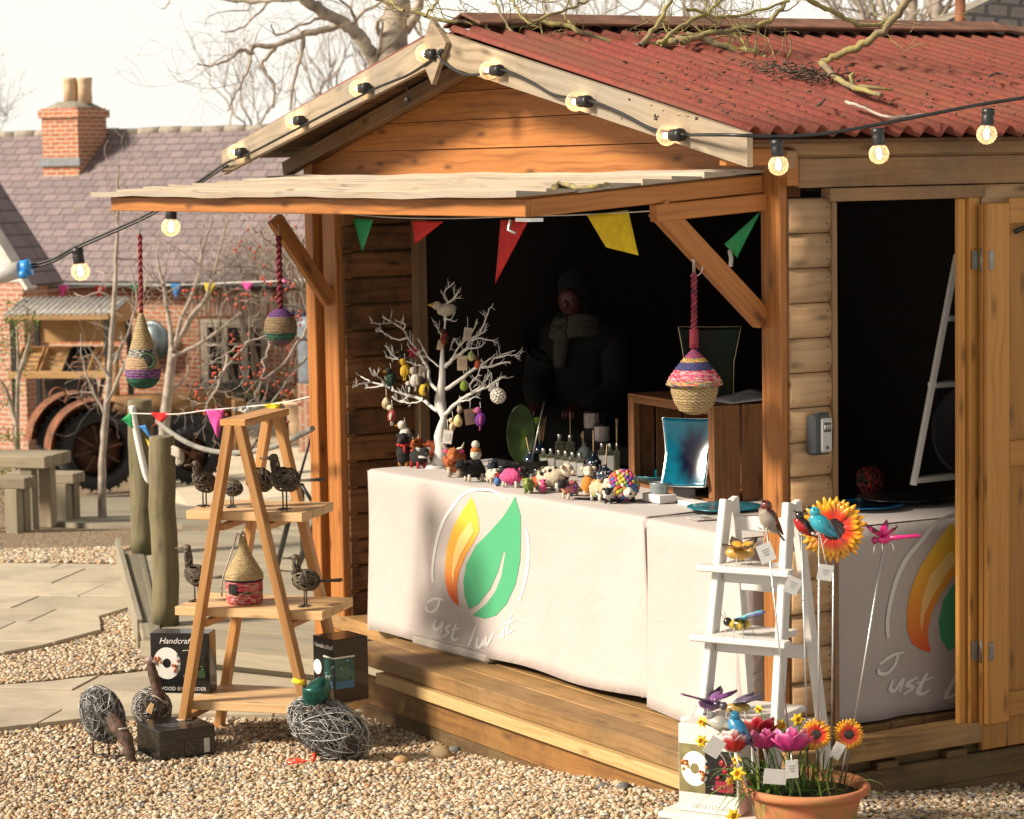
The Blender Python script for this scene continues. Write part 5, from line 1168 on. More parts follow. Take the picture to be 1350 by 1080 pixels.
for k, (z, a, b) in enumerate(SHF):
    t = 1-z/ap; xl = .315*t
    for s in (-1, 1): m = MB(AM); m.bar((s*xl-.02*(1-t), -.0, z-.025), (s*xl-.02*(1-t), AD, z-.025), .034, .026); m.build('rung', 'frame_pine', fr, bevel=.002)
    n_ = 3
    m = MB(AM)
    for q in range(n_): m.box(((a+b)/2, .015+(AD-.03)*(q+.5)/n_, z+.022), (b-a, (AD-.03)/n_-.006, .038))
    m.build('shelf', 'plank_pine', fr, bevel=.002)
ST = lambda k: SHF[k][0]+.0415

# ---------------------------------------------------------------- birds of wound wire
def wound(m, c, rad, A, n, w, cols, seed, turn=(1.2, 3.2), sw=1):
    g = random.Random(seed)
    for k in range(n):
        a = Vector((g.gauss(0, 1), g.gauss(0, 1), g.gauss(0, 1))).normalized(); b = a.orthogonal().normalized(); d = a.cross(b); s0 = g.random()*6.28; L_ = g.uniform(*turn); q = g.uniform(.94, 1.03); of = a*g.uniform(-.35, .35)
        pts = []
        for i in range(9):
            t = s0+L_*i/8; v = (b*math.cos(t)+d*math.sin(t)+of).normalized()*q*(1+.03*math.sin(t*5+k)); pts.append(Vector(c)+A @ Vector((v.x*rad[0], v.y*rad[1], v.z*rad[2])))
        m.tube(pts, w*g.uniform(.7, 1.2), 4, False, col=g.choice(cols))
WD = [(.07, .05, .035), (.11, .08, .05), (.045, .035, .03), (.17, .13, .085)]
WS = [(.24, .24, .245), (.42, .42, .42), (.09, .085, .08), (.62, .61, .59)]
def wire_bird(label, p, hd, s, lean=.2, neck=.5, cols=WD, crest=False, breast=None, tail=.55, tagc=True, group='small wire birds on the display ladder', headless=False):
    t = thing('wire_bird', label, 'bird figure', p, hd, group); W = WM[t.name]; g = hash(label) % 999
    h0 = .30*s; A = RY(-lean)
    m = MB(W); wound(m, (0, 0, h0+.2*s), (.26*s, .17*s, .20*s), A, 85, .0028, cols, len(label)); m.ball((0, 0, h0+.2*s), (.20*s, .12*s, .14*s), A, col=cols[2]); m.build('body', 'vc', t)
    if not headless:
        hp = Vector((.20*s, 0, h0+.2*s+neck*s)); b0 = Vector((.15*s, 0, h0+.28*s)); m = MB(W)
        m.tube([b0, b0.lerp(hp, .5)+Vector((.02*s, 0, 0)), hp], [.09*s, .065*s, .06*s], 8, col=cols[0]); wound(m, b0.lerp(hp, .55), (.075*s, .075*s, .24*s*neck*2), RY(.1), 26, .0024, cols, len(label)+3); m.ball(hp, (.085*s, .07*s, .075*s), col=cols[1], jit=.08)
        hd_ = m.build('head', 'vc', t)
        m = MB(W); m.lathe([(.035*s, 0), (.02*s, .08*s), (.004, .19*s)], 8, hp+Vector((.06*s, 0, 0)), RY(1.62), colf=lambda z, a, r: cols[1]); m.build('beak', 'vc', hd_)
        if crest:
            m = MB(W)
            for k in range(3): m.tube([hp+Vector((-.02*s, 0, .05*s)), hp+Vector((-.10*s, (k-1)*.03*s, .16*s)), hp+Vector((-.17*s, (k-1)*.05*s, .27*s))], [.02*s, .014*s, .004], 5, col=cols[2])
            m.build('crest', 'vc', hd_)
        if tagc: m = MB(W); m.tube([b0+Vector((.06*s, -.09*s, .05*s)), b0+Vector((.065*s, -.096*s, .05*s))], .055*s, 14, col=(.72, .64, .5)); m.build('name_tag', 'vc', t)
    if tail:
        m = MB(W)
        for k in range(7): m.tube([(-.20*s, (k-3)*.02*s, h0+.20*s-.1*s*lean), (-(.24+tail)*s, (k-3)*.022*s, h0+.20*s+(k % 3)*.02*s)], .006*s+.0015, 5, col=cols[k % 4])
        m.build('tail', 'vc', t)
    if breast: m = MB(W); m.ball((.16*s, -.04*s, h0+.16*s), (.10*s, .12*s, .12*s), col=breast, jit=.08); m.build('breast', 'vc', t)
    for y in (-.07, .07):
        m = MB(W); m.tube([(.02*s, y*s, h0+.05*s), (.02*s, y*s, .005)], .0035, 5, col=cols[2])
        for q in (-.5, 0, .5): m.tube([(.02*s, y*s, .005), (.02*s+.13*s*math.cos(q), y*s+.13*s*math.sin(q), .004)], .003, 5, col=cols[2])
        m.tube([(.02*s, y*s, .005), (-.06*s, y*s, .004)], .003, 5, col=cols[2]); m.build('leg', 'vc', t)
    return t
LEFT = math.pi+math.atan2(AX.y, AX.x)
def sp(px, k, yl): q = af(px, 700, yl); return AM @ Vector((q.x, yl, ST(k)))
wire_bird('thin brown wire bird at the left end of the top shelf, seen past the stile', sp(272, 0, .15), LEFT+.9, .21, .5, .38, tail=0)
wire_bird('small round wire bird without a head, between the stiles on the top shelf', sp(308, 0, .13), LEFT, .17, 0, .3, tail=0, headless=True)
wire_bird('crested wire bird with a red breast on the top shelf', sp(345, 0, .18), LEFT+.5, .235, .5, .46, crest=True, breast=(.20, .012, .012), tail=.2)
wire_bird('long tailed wire bird at the right end of the top shelf, pale round tag', sp(378, 0, .10), LEFT-.05, .26, .15, .34, tail=.42)
wire_bird('upright wire bird at the left end of the middle shelf', sp(258, 1, .15), LEFT-.1, .225, .35, .52, tail=.45)
wire_bird('plump wire bird with a round tag at the right end of the middle shelf', sp(402, 1, .12), LEFT+.1, .225, .1, .42, cols=WD+[(.25, .19, .12)], tail=.45)

# coiled straw birdhouses
def coil(m, prof, w, n, o, colf, A=None):
    """lathe with a rounded ridge for each turn of straw rope"""
    zs = [z for r, z in prof]; tot = abs(prof[-1][1]-prof[0][1]); N_ = max(3, int(tot/w)); P = []
    L_ = np.cumsum([0]+[math.dist(a, b) for a, b in zip(prof, prof[1:])])
    N_ = max(3, int(L_[-1]/w))
    for k in range(N_*4+1):
        l = L_[-1]*k/(N_*4); r = np.interp(l, L_, [q[0] for q in prof]); z = np.interp(l, L_, [q[1] for q in prof]); P.append((max(.0005, r+w*.22*(abs(math.sin(math.pi*k/4))-.5)), z))
    m.lathe(P, n, o, A, colf, jit=.012)
STRAW = (.54, .40, .20)
def strawc(z, a, r): k = random.uniform(.6, 1.1); return tuple(x*k for x in STRAW)
p = sp(320, 1, .16); bh = thing('straw_birdhouse', 'straw birdhouse with a red band, standing on the middle shelf', 'birdhouse', p, -.3); W = WM[bh.name]
RB = [(.50, .03, .04), (.65, .10, .12), (.60, .45, .35), (.30, .02, .03), (.70, .05, .10)]
m = MB(W); coil(m, [(.068, 0), (.078, .01), (.079, .098)], .011, 40, (0, 0, 0), lambda z, a, r: random.choice(RB) if z < .045 or z > .06 else random.choice([(.55, .42, .25), (.02, .02, .03), (.5, .05, .05)])); m.build('body', 'vc_weave', bh)
m = MB(W); coil(m, [(.080, .098), (.081, .108)], .008, 40, (0, 0, 0), lambda z, a, r: random.choice([(.015, .015, .03), (.03, .03, .08), (.02, .02, .02)])); m.build('band', 'vc_weave', bh)
m = MB(W); coil(m, [(.084, .106), (.080, .13), (.060, .165), (.036, .205), (.020, .245), (.014, .285)], .010, 40, (0, 0, 0), strawc); m.build('roof', 'vc_weave', bh)
m = MB(W); m.box((-.018, -.078, .072), (.036, .012, .040)); m.build('doorway', 'ink', bh)
m = MB(W); m.tube([(0, 0, .28), (-.02, -.01, .30), (-.03, -.02, .26), (-.085, -.04, .10), (-.088, -.04, .03), (-.082, -.045, .06)], .004, 6); m.tube([(-.01, 0, .29), (.0, 0, .305), (.012, 0, .29)], .006, 6); m.build('cord', 'rope', bh)

# cartons
def window_box(label, M, w, d, h, mat, disc, name='gift_carton', text1=None, text2=None, ring=(.5, .5, .45), inner=(.03, .06, .02), fl=(.55, .12, .03), glow=None, txtmat='white_card'):
    t = thing(name, label, 'carton', M=M); m = MB(M); m.box((0, 0, h/2), (w, d, h)); m.build('box', mat, t, bevel=.003)
    m = MB(M); m.box((w*.20, -d/2-.001, h*.48), (w*.50, .004, h*.50)); wd = m.build('window', 'card_black' if not glow else glow, t)
    f = frameM(Vector((0, -d/2-.0025, 0)), Vector((1, 0, 0)), Vector((0, 0, 1)), Vector((0, -1, 0)))
    m = MB(M); cx, cz, ro, ri = -w*.22, h*.50, w*.23, w*.07
    P = [[m.vt((cx+r_*math.cos(a), -d/2-.003, cz+r_*1.15*math.sin(a))) for a in np.linspace(0, 6.2832, 37)[:-1]] for r_ in (ro, ri)]
    for k in range(36): m.face((P[0][k], P[0][(k+1) % 36], P[1][(k+1) % 36], P[1][k]), None, 0)
    m.build('picture_disc', 'white_card', t)
    m = MB(M); g = random.Random(3)
    for k in range(16): s_ = -1 if k < 8 else 1; m.rock((cx+s_*ro*.62+g.gauss(0, .008), -d/2-.006, cz-s_*.012+g.gauss(0, .010)), (.007, .003, .007), g.choice([fl, (.4, .06, .02), (.75, .45, .05)]))
    m.build('picture_birds', 'vc_print', t)
    m = MB(M); m.tube([(w*.12+w*.20*math.cos(a), -d/2-.004, h*.50+h*.22*math.sin(a)) for a in np.linspace(-1.9, 1.9, 24)], .0016, 5, col=ring); m.build('picture_ring', 'vc_print', t)
    m = MB(M); m.box((w*.28, -d/2-.006, h*.33), (w*.30, .008, h*.12), col=inner)
    for k in range(14): m.rock((w*(.1+.32*g.random()), -d/2-.004, h*(.3+.35*g.random())), (.012, .003, .014), tuple(v*g.uniform(.3, 1.6) for v in inner))
    m.build('contents', 'vc_gloss', wd)
    if text1: textmesh('lettering', text1, h*.14, M @ frameM(Vector((0, -d/2-.002, h*.87)), Vector((1, .0, 0)), Vector((0, 0, 1)), Vector((0, -1, 0))), txtmat, t, .35)
    if text2: textmesh('lettering', text2, h*.085, M @ frameM(Vector((w*.03, -d/2-.002, h*.075)), Vector((1, 0, 0)), Vector((0, 0, 1)), Vector((0, -1, 0))), txtmat, t)
    return t
q = af(243, 900, .20); window_box('black bird feeder carton on the left of the bottom shelf', AM @ Matrix.Translation((q.x, .20, ST(2)+.001)) @ Matrix.Rotation(R(8), 4, 'Z'), .262, .11, .262, 'card_black', 1, text1='Handcrafted', text2='WOOD BIRD FEEDER')
q = af(441, 900, .12); B2 = AM @ Matrix.Translation((q.x, .20, ST(2)+.001)) @ Matrix.Rotation(R(52), 4, 'Z')
t = thing('gift_carton', 'black carton turned corner on, with a window onto blue glass, at the right of the bottom shelf', 'carton', M=B2); t['label'] = 'black corner-on carton with a blue glass window, right end of the bottom shelf'
m = MB(B2); m.box((0, 0, .135), (.17, .17, .27)); m.build('box', 'card_black', t, bevel=.003)
for face_, sg in (((0, -1), 1), ((-1, 0), 1)):
    m = MB(B2)
    if face_[0] == 0: m.box((-.035, -.0862, .125), (.095, .003, .13), col=(.012, .09, .085)); m.box((-.035, -.0875, .075), (.09, .002, .03), col=(.02, .16, .30)); m.box((-.035, -.0872, .193), (.10, .004, .006), col=(.75, .7, .62))
    else: m.box((-.0862, -.045, .125), (.003, .075, .13), col=(.012, .06, .05)); m.box((-.0875, -.045, .078), (.002, .07, .03), col=(.02, .14, .24)); m.box((-.0872, -.045, .193), (.004, .08, .006), col=(.75, .7, .62))
    for k in range(8): m.rock(((-.08+.09*random.random(), -.0875, .09+.09*random.random()) if face_[0] == 0 else (-.0875, -.08+.07*random.random(), .09+.09*random.random())), (.006, .006, .012), random.choice([(.3, .45, .45), (.25, .2, .02), (.01, .04, .04), (.01, .1, .12)]))
    m.build('window', 'vc_gloss', t)
textmesh('lettering', 'Handcrafted', .030, B2 @ frameM(Vector((-.0865, .0, .235)), Vector((0, -1, 0)), Vector((0, 0, 1)), Vector((-1, 0, 0))), 'white_card', t, .35)
m = MB(B2); m.tube([(-.0865, .045, .14), (-.0885, .045, .14)], .032, 20); m.build('picture_disc', 'white_card', t)

# big wire birds on the gravel
def gp(px, py): return ong(px, py, .012)
p = gp(140, 996); t = thing('wire_bird', 'large grey wire bird bending its bark neck to the ground, far left', 'bird figure', p, 0, 'large wire birds on the gravel'); W = WM[t.name]; s = 1
m = MB(W); c = Vector((-.01, 0, .175)); wound(m, c, (.088, .085, .122), RY(-.35), 420, .0016, WS+WS[2:3], 1, (.8, 2.6)); m.ball(c, (.078, .076, .11), RY(-.35), col=(.045, .04, .038)); m.build('body', 'vc', t)
m = MB(W); m.tube(polyline([(.03, -.05, .17), (.075, -.09, .125), (.105, -.11, .085), (.118, -.12, .03), (.128, -.13, -.015)], 4), [.034]*5+[.030]*4+[.024]*4+[.02]*3+[.010], 10); nk = m.build('neck', 'bark_twig', t)
m = MB(W); m.lathe([(.013, 0), (.010, .02), (.003, .045)], 8, (.128, -.13, -.002), RY(2.6), colf=lambda z, a, r: (.5, .35, .3)); m.build('beak', 'vc', nk)
m = MB(W); m.tube([(.066, -.115, .135), (.10, -.125, .14), (.125, -.09, .135)], .004, 6); m.build('collar', 'rope', nk)
m = MB(W); m.tube([(-.07, .02, .255), (-.095, .03, .25), (-.10, .03, .24)], [.018, .014, .006], 8); m.build('tail', 'bark_twig', t)
for x, y in ((-.052, .0), (.018, -.03)):
    m = MB(W); m.tube([(x, y, .09), (x-.003, y, .045), (x, y, .006)], .0042, 6, col=(.07, .04, .03))
    for q in (-1.0, -.5, .1): m.tube([(x, y, .006), (x+.05*math.cos(q), y+.05*math.sin(q), .002)], .004, 5, col=(.07, .05, .04))
    m.tube([(x, y, .006), (x-.03, y+.01, .002)], .0035, 5, col=(.07, .05, .04)); m.build('leg', 'vc', t)
p = gp(203, 975); t = thing('wire_bird', 'grey wire bird with an upright bark neck and wooden tag, behind the black box', 'bird figure', p, 0, 'large wire birds on the gravel'); W = WM[t.name]
m = MB(W); c = Vector((-.005, 0, .135)); wound(m, c, (.082, .078, .092), RY(-.3), 340, .0016, WS+WD, 2, (.8, 2.6)); m.ball(c, (.072, .068, .082), RY(-.3), col=(.04, .035, .03)); m.build('body', 'vc', t)
m = MB(W); m.tube(polyline([(.035, -.03, .16), (.028, -.03, .20), (.018, -.028, .25), (.004, -.025, .31), (.0, -.025, .345)], 4), [.026]*6+[.022]*6+[.019]*5, 10); nk = m.build('neck', 'bark_twig', t)
m = MB(W); m.ball((-.004, -.027, .352), (.020, .018, .016), col=(.35, .24, .23), jit=.08); m.lathe([(.012, 0), (.003, .035)], 8, (.004, -.03, .35), RY(2.0), colf=lambda z, a, r: (.45, .32, .30)); m.build('head', 'vc', nk)
m = MB(W); m.tube([(.03-.035*math.cos(a), -.05+.02*math.sin(a), .185+.02*math.sin(a*1.5)) for a in np.linspace(0, 5.5, 12)], .0035, 6); m.build('collar', 'rope', nk)
m = MB(W); m.box((.002, -.088, .155), (.028, .005, .045), RY(.4), taper=.6); m.build('name_tag', 'plank_pine', t, bevel=.002)
for x in (-.03, .03): m = MB(W); m.tube([(x, 0, .06), (x, 0, .0)], .0042, 6, col=(.07, .04, .03)); m.build('leg', 'vc', t)
p = ong(432, 1004, .004); t = thing('wire_duck', 'large wire duck with a green head, yellow beak and red feet', 'bird figure', p, 0, 'large wire birds on the gravel'); W = WM[t.name]; px1 = 1/318
m = MB(W); c = Vector((.01, 0, .135)); wound(m, c, (.185, .105, .115), RY(.55), 620, .0018, WS+WS[2:3], 4, (.5, 1.8)); m.ball(c, (.165, .09, .10), RY(.55), col=(.05, .045, .042)); wound(m, c+Vector((-.06, 0, .055)), (.085, .08, .11), RY(.3), 90, .0022, WD, 9); m.build('body', 'vc', t)
m = MB(W); m.tube(polyline([(-.06, -.02, .21), (-.048, -.02, .26), (-.035, -.02, .315), (-.045, -.02, .345)], 4), [.040, .042, .045, .047, .050, .054, .058, .060, .058, .054, .048, .036, .02], 14); nk = m.build('head', 'duck_green', t)

m = MB(W); m.tube([(-.085, -.02, .335), (-.11, -.02, .335), (-.135, -.02, .347)], [.013, .011, .010], 8); m.build('beak', 'petal_yellow', nk)
m = MB(W); m.tube([(-.062+.048*math.cos(a), -.02+.048*math.sin(a), .228+.006*math.cos(a)) for a in np.linspace(0, 6.283, 17)], .004, 6); m.build('neck_ring', 'gold_edge', nk)
for a, b in (((-.045, -.03, .05), (-.06, -.06, .005)),): 
    m = MB(W); m.tube([a, b], .010, 8); m.build('leg', 'red_paint', t)
    m = MB(W)
    for dx, dy in ((-.10, .015), (-.095, -.02), (-.07, .045)): m.tube([b, (b[0]+dx, b[1]+dy, b[2]+.012)], .0075, 6)
    m.build('foot', 'red_paint', t)
m = MB(W); m.tube([(-.02, .01, .05), (-.02, .01, 0)], .012, 8); m.build('leg', 'rust', t)
# black carton lying on the gravel
M_ = Matrix.Translation(gp(212, 1004)) @ Matrix.Rotation(R(18), 4, 'Z'); M_ = Matrix.Translation(ong(211, 1006, .004)+Vector((.046, .171, 0))) @ Matrix.Rotation(R(30), 4, 'Z')
t = thing('gift_carton', 'low black carton with a dark window lying on the gravel', 'carton', M=M_); m = MB(M_); m.box((0, 0, .065), (.25, .25, .13)); m.build('box', 'card_black', t, bevel=.003)
m = MB(M_); m.box((.045, -.1262, .05), (.12, .003, .07), col=(.02, .016, .012)); wound(m, (.03, -.126, .05), (.04, .004, .03), RY(0), 30, .0014, WD, 5); m.box((.085, -.1275, .05), (.025, .002, .06), col=(.5, .5, .5)); m.build('window', 'vc_print', t)
m = MB(M_); m.box((.06, .05, .1306), (.055, .035, .0012)); m.build('sticker', 'white_card', t)
m = MB(M_)
for k in range(5): m.box((-.06+.03*k, -.02, .1306), (.006, .12-.02*k, .001), RZ(.5), col=(.10, .10, .11))
m.build('print', 'vc_print', t)

# ---------------------------------------------------------------- white step-ladder display at the corner
WX = Vector((.86, -.51, 0)); WY = Vector((.51, .86, 0)); WO = Vector((.85, 8.82, -.172)); WMx = frameM(WO, WX, WY, Vector((0, 0, 1))); WI = WMx.inverted()
wl = thing('display_ladder', 'white painted step ladder standing in front of the shed corner', 'display ladder', M=WMx); hw = .118; hh = 1.14; op = .26
for s in (-1, 1):
    for q in (-1, 1):
        m = MB(WMx); m.bar((s*(hw+.03), q*op, 0), (s*hw, q*.026, hh), .058 if q < 0 else .046, .028, up=(1, 0, 0)); m.build('stile', 'white_paint', wl, bevel=.004)
        m = MB(WMx); m.ball((s*(hw+.012), q*.04, hh-.06), .007, n=8, m=6); m.build('bolt', 'steel', wl)
m = MB(WMx); m.box((0, .02, hh-.085), (2*hw-.03, .022, .05)); m.build('rail', 'white_paint', wl, bevel=.003)
LZ = [.915, .680, .405, .110]
for z in LZ:
    t_ = z/hh; y0 = -lerp(op, .026, t_); xw = lerp(hw+.03, hw, t_)
    m = MB(WMx); m.box((0, y0*.1-.05, z), (2*xw-.034, abs(y0)*1.7+.03, .022)); m.box((0, y0-.055-(.05 if z < .2 else 0), z), (2*xw+.10, .055+(.1 if z < .2 else 0), .0225)); m.build('tread', 'white_paint', wl, bevel=.004)
    m = MB(WMx); m.box((0, y0-.0, z-.034), (2*xw-.034, .02, .042)); m.build('rail', 'white_paint', wl, bevel=.003)
    if z > .2: m = MB(WMx); m.box((0, -y0, z-.08), (2*xw-.034, .02, .05)); m.build('rail', 'white_paint', wl, bevel=.003)
def wl_at(px, py, z): q = WI @ onz(px, py, WO.z+z); return q
# painted metal insects and birds
def leafwing(m, root, tip, wid, nrm, cols, n=8):
    root = Vector(root); tip = Vector(tip); d = tip-root; nrm = Vector(nrm).normalized(); side = d.cross(nrm).normalized()
    def fn(a, b): w_ = wid*math.sin(math.pi*min(.98, .08+.92*a))**.7; return root+d*a+side*w_*(b-.5)+nrm*(.12*wid*(1-(2*b-1)**2))
    m.grid(fn, n, 4, True, colf=lambda a, b: cols(a, b))
def insect(name, label, px, py, z, s, hd, body, headc, wings, legc=(.6, .55, .5), stripes=None, long=1.0, group='painted metal insects on the white ladder', M=None, wl_=.9, head_n=1):
    if M is None: yl = -lerp(op, .026, z/hh)-.035; q = WI @ pln(px, py, WO+WY*yl, WY); M = WMx @ Matrix.Translation((q.x, yl, z)) @ Matrix.Rotation(hd, 4, 'Z')
    t = thing(name, label, 'garden ornament', M=M, group=group); h = .32*s
    m = MB(M); m.ball((0, 0, h), (.34*s*long, .16*s, .17*s), RY(.1), n=14, m=10, colf=lambda d: (stripes if stripes and math.sin(d.x*9) > .1 else body)); m.build('body', 'vc_gloss', t)
    m = MB(M); m.ball((.36*s*long, 0, h+.05*s), .125*s, col=headc)
    for y in (-1, 1): m.tube([(.42*s*long, y*.04*s, h+.12*s), (.52*s*long, y*.12*s, h+.30*s)], .008*s, 5, col=headc)
    m.build('head', 'vc_gloss', t)
    for y in (-1, 1):
        for k, (dx, le, c) in enumerate(wings):
            m = MB(M); leafwing(m, (.08*s, y*.08*s, h+.12*s), (.08*s+dx*s, y*le*s, h+.32*s+k*.02*s), .36*s*(1 if le > .5 else .8), (0, -.2*y, 1), c); m.build('wing', 'vc_gloss', t, solid=.002)
    for x in (-.15, .02, .18):
        for y in (-1, 1): m = MB(M); m.tube([(x*s, y*.1*s, h-.08*s), (x*s*1.5, y*.26*s, h-.04*s), (x*s*1.8, y*.34*s, 0)], .010*s, 5, col=legc); m.build('leg', 'vc_gloss', t)
    return t
mono = lambda a_, b_: (lambda a, b: b_ if a > .62 or abs(b-.5) > .42 else a_)
insect('metal_butterfly', 'orange butterfly ornament with black edged wings on the top tread', 972, 722, LZ[0]+.011, .125, R(15), (.55, .30, .05), (.5, .28, .06), [(.30, .85, mono((.75, .38, .03), (.03, .02, .015))), (-.35, .7, mono((.70, .33, .03), (.05, .03, .02)))])
insect('metal_bee', 'yellow and black bee ornament with pale blue wings on the second tread', 975, 818, LZ[1]+.011, .125, R(180), (.60, .42, .03), (.015, .013, .012), [(-.55, .55, mono((.22, .52, .62), (.10, .36, .50))), (-.75, .25, mono((.12, .10, .28), (.08, .07, .2)))], stripes=(.03, .025, .02))
insect('metal_butterfly', 'purple butterfly ornament on the third tread', 933, 918, LZ[2]+.011, .125, R(-20), (.12, .04, .14), (.08, .03, .10), [(.30, .75, mono((.20, .06, .24), (.05, .02, .07))), (-.35, .75, mono((.24, .10, .28), (.08, .03, .1)))])
insect('metal_dragonfly', 'dull grey and gold dragonfly ornament behind the purple butterfly', 972, 920, LZ[2]+.011, .12, R(200), (.35, .24, .06), (.08, .06, .08), [(-.5, .55, mono((.10, .09, .14), (.05, .04, .08))), (-.8, .3, mono((.14, .10, .16), (.05, .04, .07)))], long=1.1)
# pale carton leaning on the lowest tread
plain('olive_card', (.20, .17, .07), .45, var=.3, sc=18)
q = WI @ pln(933, 1000, WO-WY*.38, WY); M_ = WMx @ Matrix.Translation((q.x, -.325, .1225))
tb = window_box('pale pinkish carton with a white ring picture, propped at the foot of the white ladder', M_, .225, .10, .30, 'card_grey', 1, fl=(.60, .18, .03), ring=(.6, .45, .4), inner=(.30, .02, .04), text1=None, text2='BIRD FEEDER', txtmat='faint_print')
m = MB(M_); m.box((-.052, -.0506, .15), (.115, .0016, .165)); m.build('picture_panel', 'olive_card', tb)

# ---------------------------------------------------------------- bollards, rope and bunting by the boardwalk
def bollard(label, px, ptop, pbase, w, z):
    b = onz(px, pbase, z); r = w/2/FPX*b.y; t_ = ony(px-6, ptop, b.y); t = thing('bollard', label, 'bollard', b, 0, 'round timber bollards'); m = MB(); h = t_.z-b.z
    m.tube([b.lerp(t_, k/8)+Vector((random.gauss(0, .003), 0, 0)) for k in range(8)]+[t_-Vector((0, 0, .012)), t_], [r*1.04]*8+[r, r*.94], 18); m.build('post', 'post_wood', t); return b, t_, r, t
bA = bollard('nearer green stained timber bollard with a rope end on its side', 219, 575, 824, 34, Z1)
bB = bollard('further green stained timber bollard beside the boardwalk edge', 190, 527, 730, 32, Z1)
m = MB(); m.tube(polyline([ony(174, 535, bB[1].y-.1), ony(178, 560, bB[1].y-.1), ony(186, 600, bB[1].y-.12), ony(194, 630, bB[1].y-.12), ony(202, 636, bB[1].y-.1)], 5), .020, 8); o = m.build('rope', 'string_white'); tag(rebase(o, bB[1]), 'pale rope loop hanging from the further bollard', 'rope')
y0 = bA[0].y
m = MB(); m.tube(polyline([ony(206, 555, bB[1].y), ony(232, 575, y0+.6), ony(262, 590, y0+.3), ony(300, 597, y0), ony(345, 593, y0-.5), ony(378, 582, y0-.9), ony(412, 565, y0-1.2)], 6), .014, 8); tag(rebase(m.build('rope', 'grey_rope'), bA[1]), 'grey rope swagged from the bollards across to the shed', 'rope')
m = MB()
for k in range(3): m.tube(polyline([ony(228, 590+k*4, y0-.08), ony(236, 594+k*4, y0-.13), ony(240, 602+k*3, y0-.1), ony(233, 606+k*3, y0-.09)], 3), .012, 6)
tag(rebase(m.build('rope_knot', 'rope'), ony(234, 600, y0-.1)), 'knotted rope end on the side of the nearer bollard', 'rope')
def bunting(name, label, P, flags, group=None, r=.003):
    t = thing(name, label, 'bunting', P[0], 0); m = MB(); pts = polyline(P, 8); m.tube(pts, r, 5); m.build('cord', 'string_white', t)
    for (pts_, col, lab) in flags:
        m = MB(); a, b, c = [Vector(q) for q in pts_[:3]]
        q4 = Vector(pts_[3]) if len(pts_) > 3 else None
        def fn(u, v):
            if q4 is not None: return a.lerp(b, u).lerp(q4.lerp(c, u), v)+Vector((0, .02*math.sin(u*6+v*3)*v, 0))
            top = a.lerp(b, u); q = top.lerp(c, v); return q+Vector((0, .012*math.sin(u*5+v*4)*(v), 0))
        m.grid(fn, 6, 8, True); m.build('flag', 'flag_'+col, t, solid=.0012, label=lab)
    return t
def F(px3, d): return [ony(x, y, d if not isinstance(d, tuple) else d[i]) for i, (x, y) in enumerate(px3)]
yb = bB[1].y-.15
t = bunting('bunting', 'bunting strung from the bollards over the display ladder to the shed', [ony(172, 545, yb), ony(230, 546, yb-.3), ony(272, 541, yb-1.2), ony(320, 537, yb-1.9), ony(372, 531, yb-2.4), ony(412, 522, yb-2.8)],
 [(F([(173, 543), (176, 566), (160, 554)], yb), 'green', 'green flag at the bollard end'), (F([(198, 544), (225, 544), (212, 560)], yb-.2), 'red', 'red flag'), (F([(225, 546), (213, 552), (200, 563)], yb-.22), 'red', 'folded lower tip of the red flag'), (F([(183, 562), (192, 560), (202, 582)], yb-.05), 'blue', 'twisted blue flag hanging down'), (F([(192, 578), (196, 582), (201, 604)], yb-.05), 'yellow', 'narrow yellow flag hanging down'),
  (F([(271, 541), (297, 538), (287, 578)], yb-1.4), 'pink', 'pink flag left of the ladder top'), (F([(300, 538), (348, 533), (325, 545)], yb-1.9), 'white', 'white flag printed with dark motifs'), (F([(347, 534), (374, 529), (362, 546)], yb-2.3), 'yellow', 'yellow flag right of the ladder top')])
wf = [c for c in kids(t) if c.get('label', '').startswith('white flag')][0]
m = MB()
for k, (x, y) in enumerate([(310, 540), (320, 539), (329, 538)]): q = ony(x, y, yb-1.96); m.ball(q, (.008, .004, .012), n=8, m=6); m.ball(q+Vector((.012, 0, .006)), (.006, .004, .008), n=8, m=6)
m.build('print', 'ink_grey', wf)
# folded stand with black legs on the boardwalk
t = thing('folding_stand', 'folded black metal stand leaning behind the display ladder', 'stand', onz(375, 760, Z1), 0)
for a, b, r in (((364, 752), (392, 640), .016), ((388, 757), (420, 680), .019), ((399, 735), (398, 640), .014), ((392, 640), (411, 572), .007), ((418, 672), (398, 640), .010)):
    pa = onz(a[0], a[1], Z1) if a[1] > 720 else ony(a[0], a[1], 13.9); m = MB(); m.tube([pa, ony(b[0], b[1], 13.9)], r, 8); m.build('leg', 'black_metal', t)

# ---------------------------------------------------------------- hanging birdhouses
hy = onu(915, 312, .10); hyw = SHM @ hy
t = thing('hanging_birdhouse', 'basket birdhouse with a colourful coiled roof, hung by the right brace', 'birdhouse', hyw, 0); W = Matrix.Translation(ony(915, 460, hyw.y)); dz_ = hyw.y/FPX
sc_ = hyw.y/FPX; ap_ = ony(915, 459, hyw.y)
cols3 = lambda z, a, r: random.choice([(.30, .05, .10), (.35, .03, .05), (.12, .05, .20)]) if z > -13*sc_ else random.choice([(.6, .45, .1), (.5, .3, .05), (.2, .3, .12), (.5, .06, .06)]) if z > -18*sc_ else random.choice([(.02, .025, .10), (.05, .05, .16), (.03, .03, .12)]) if z > -28*sc_ else random.choice([(.55, .03, .06), (.65, .12, .25), (.7, .45, .45), (.5, .02, .03)]) if z > -41*sc_ else random.choice([(.65, .40, .12), (.05, .07, .15), (.6, .12, .1), (.15, .28, .15)])
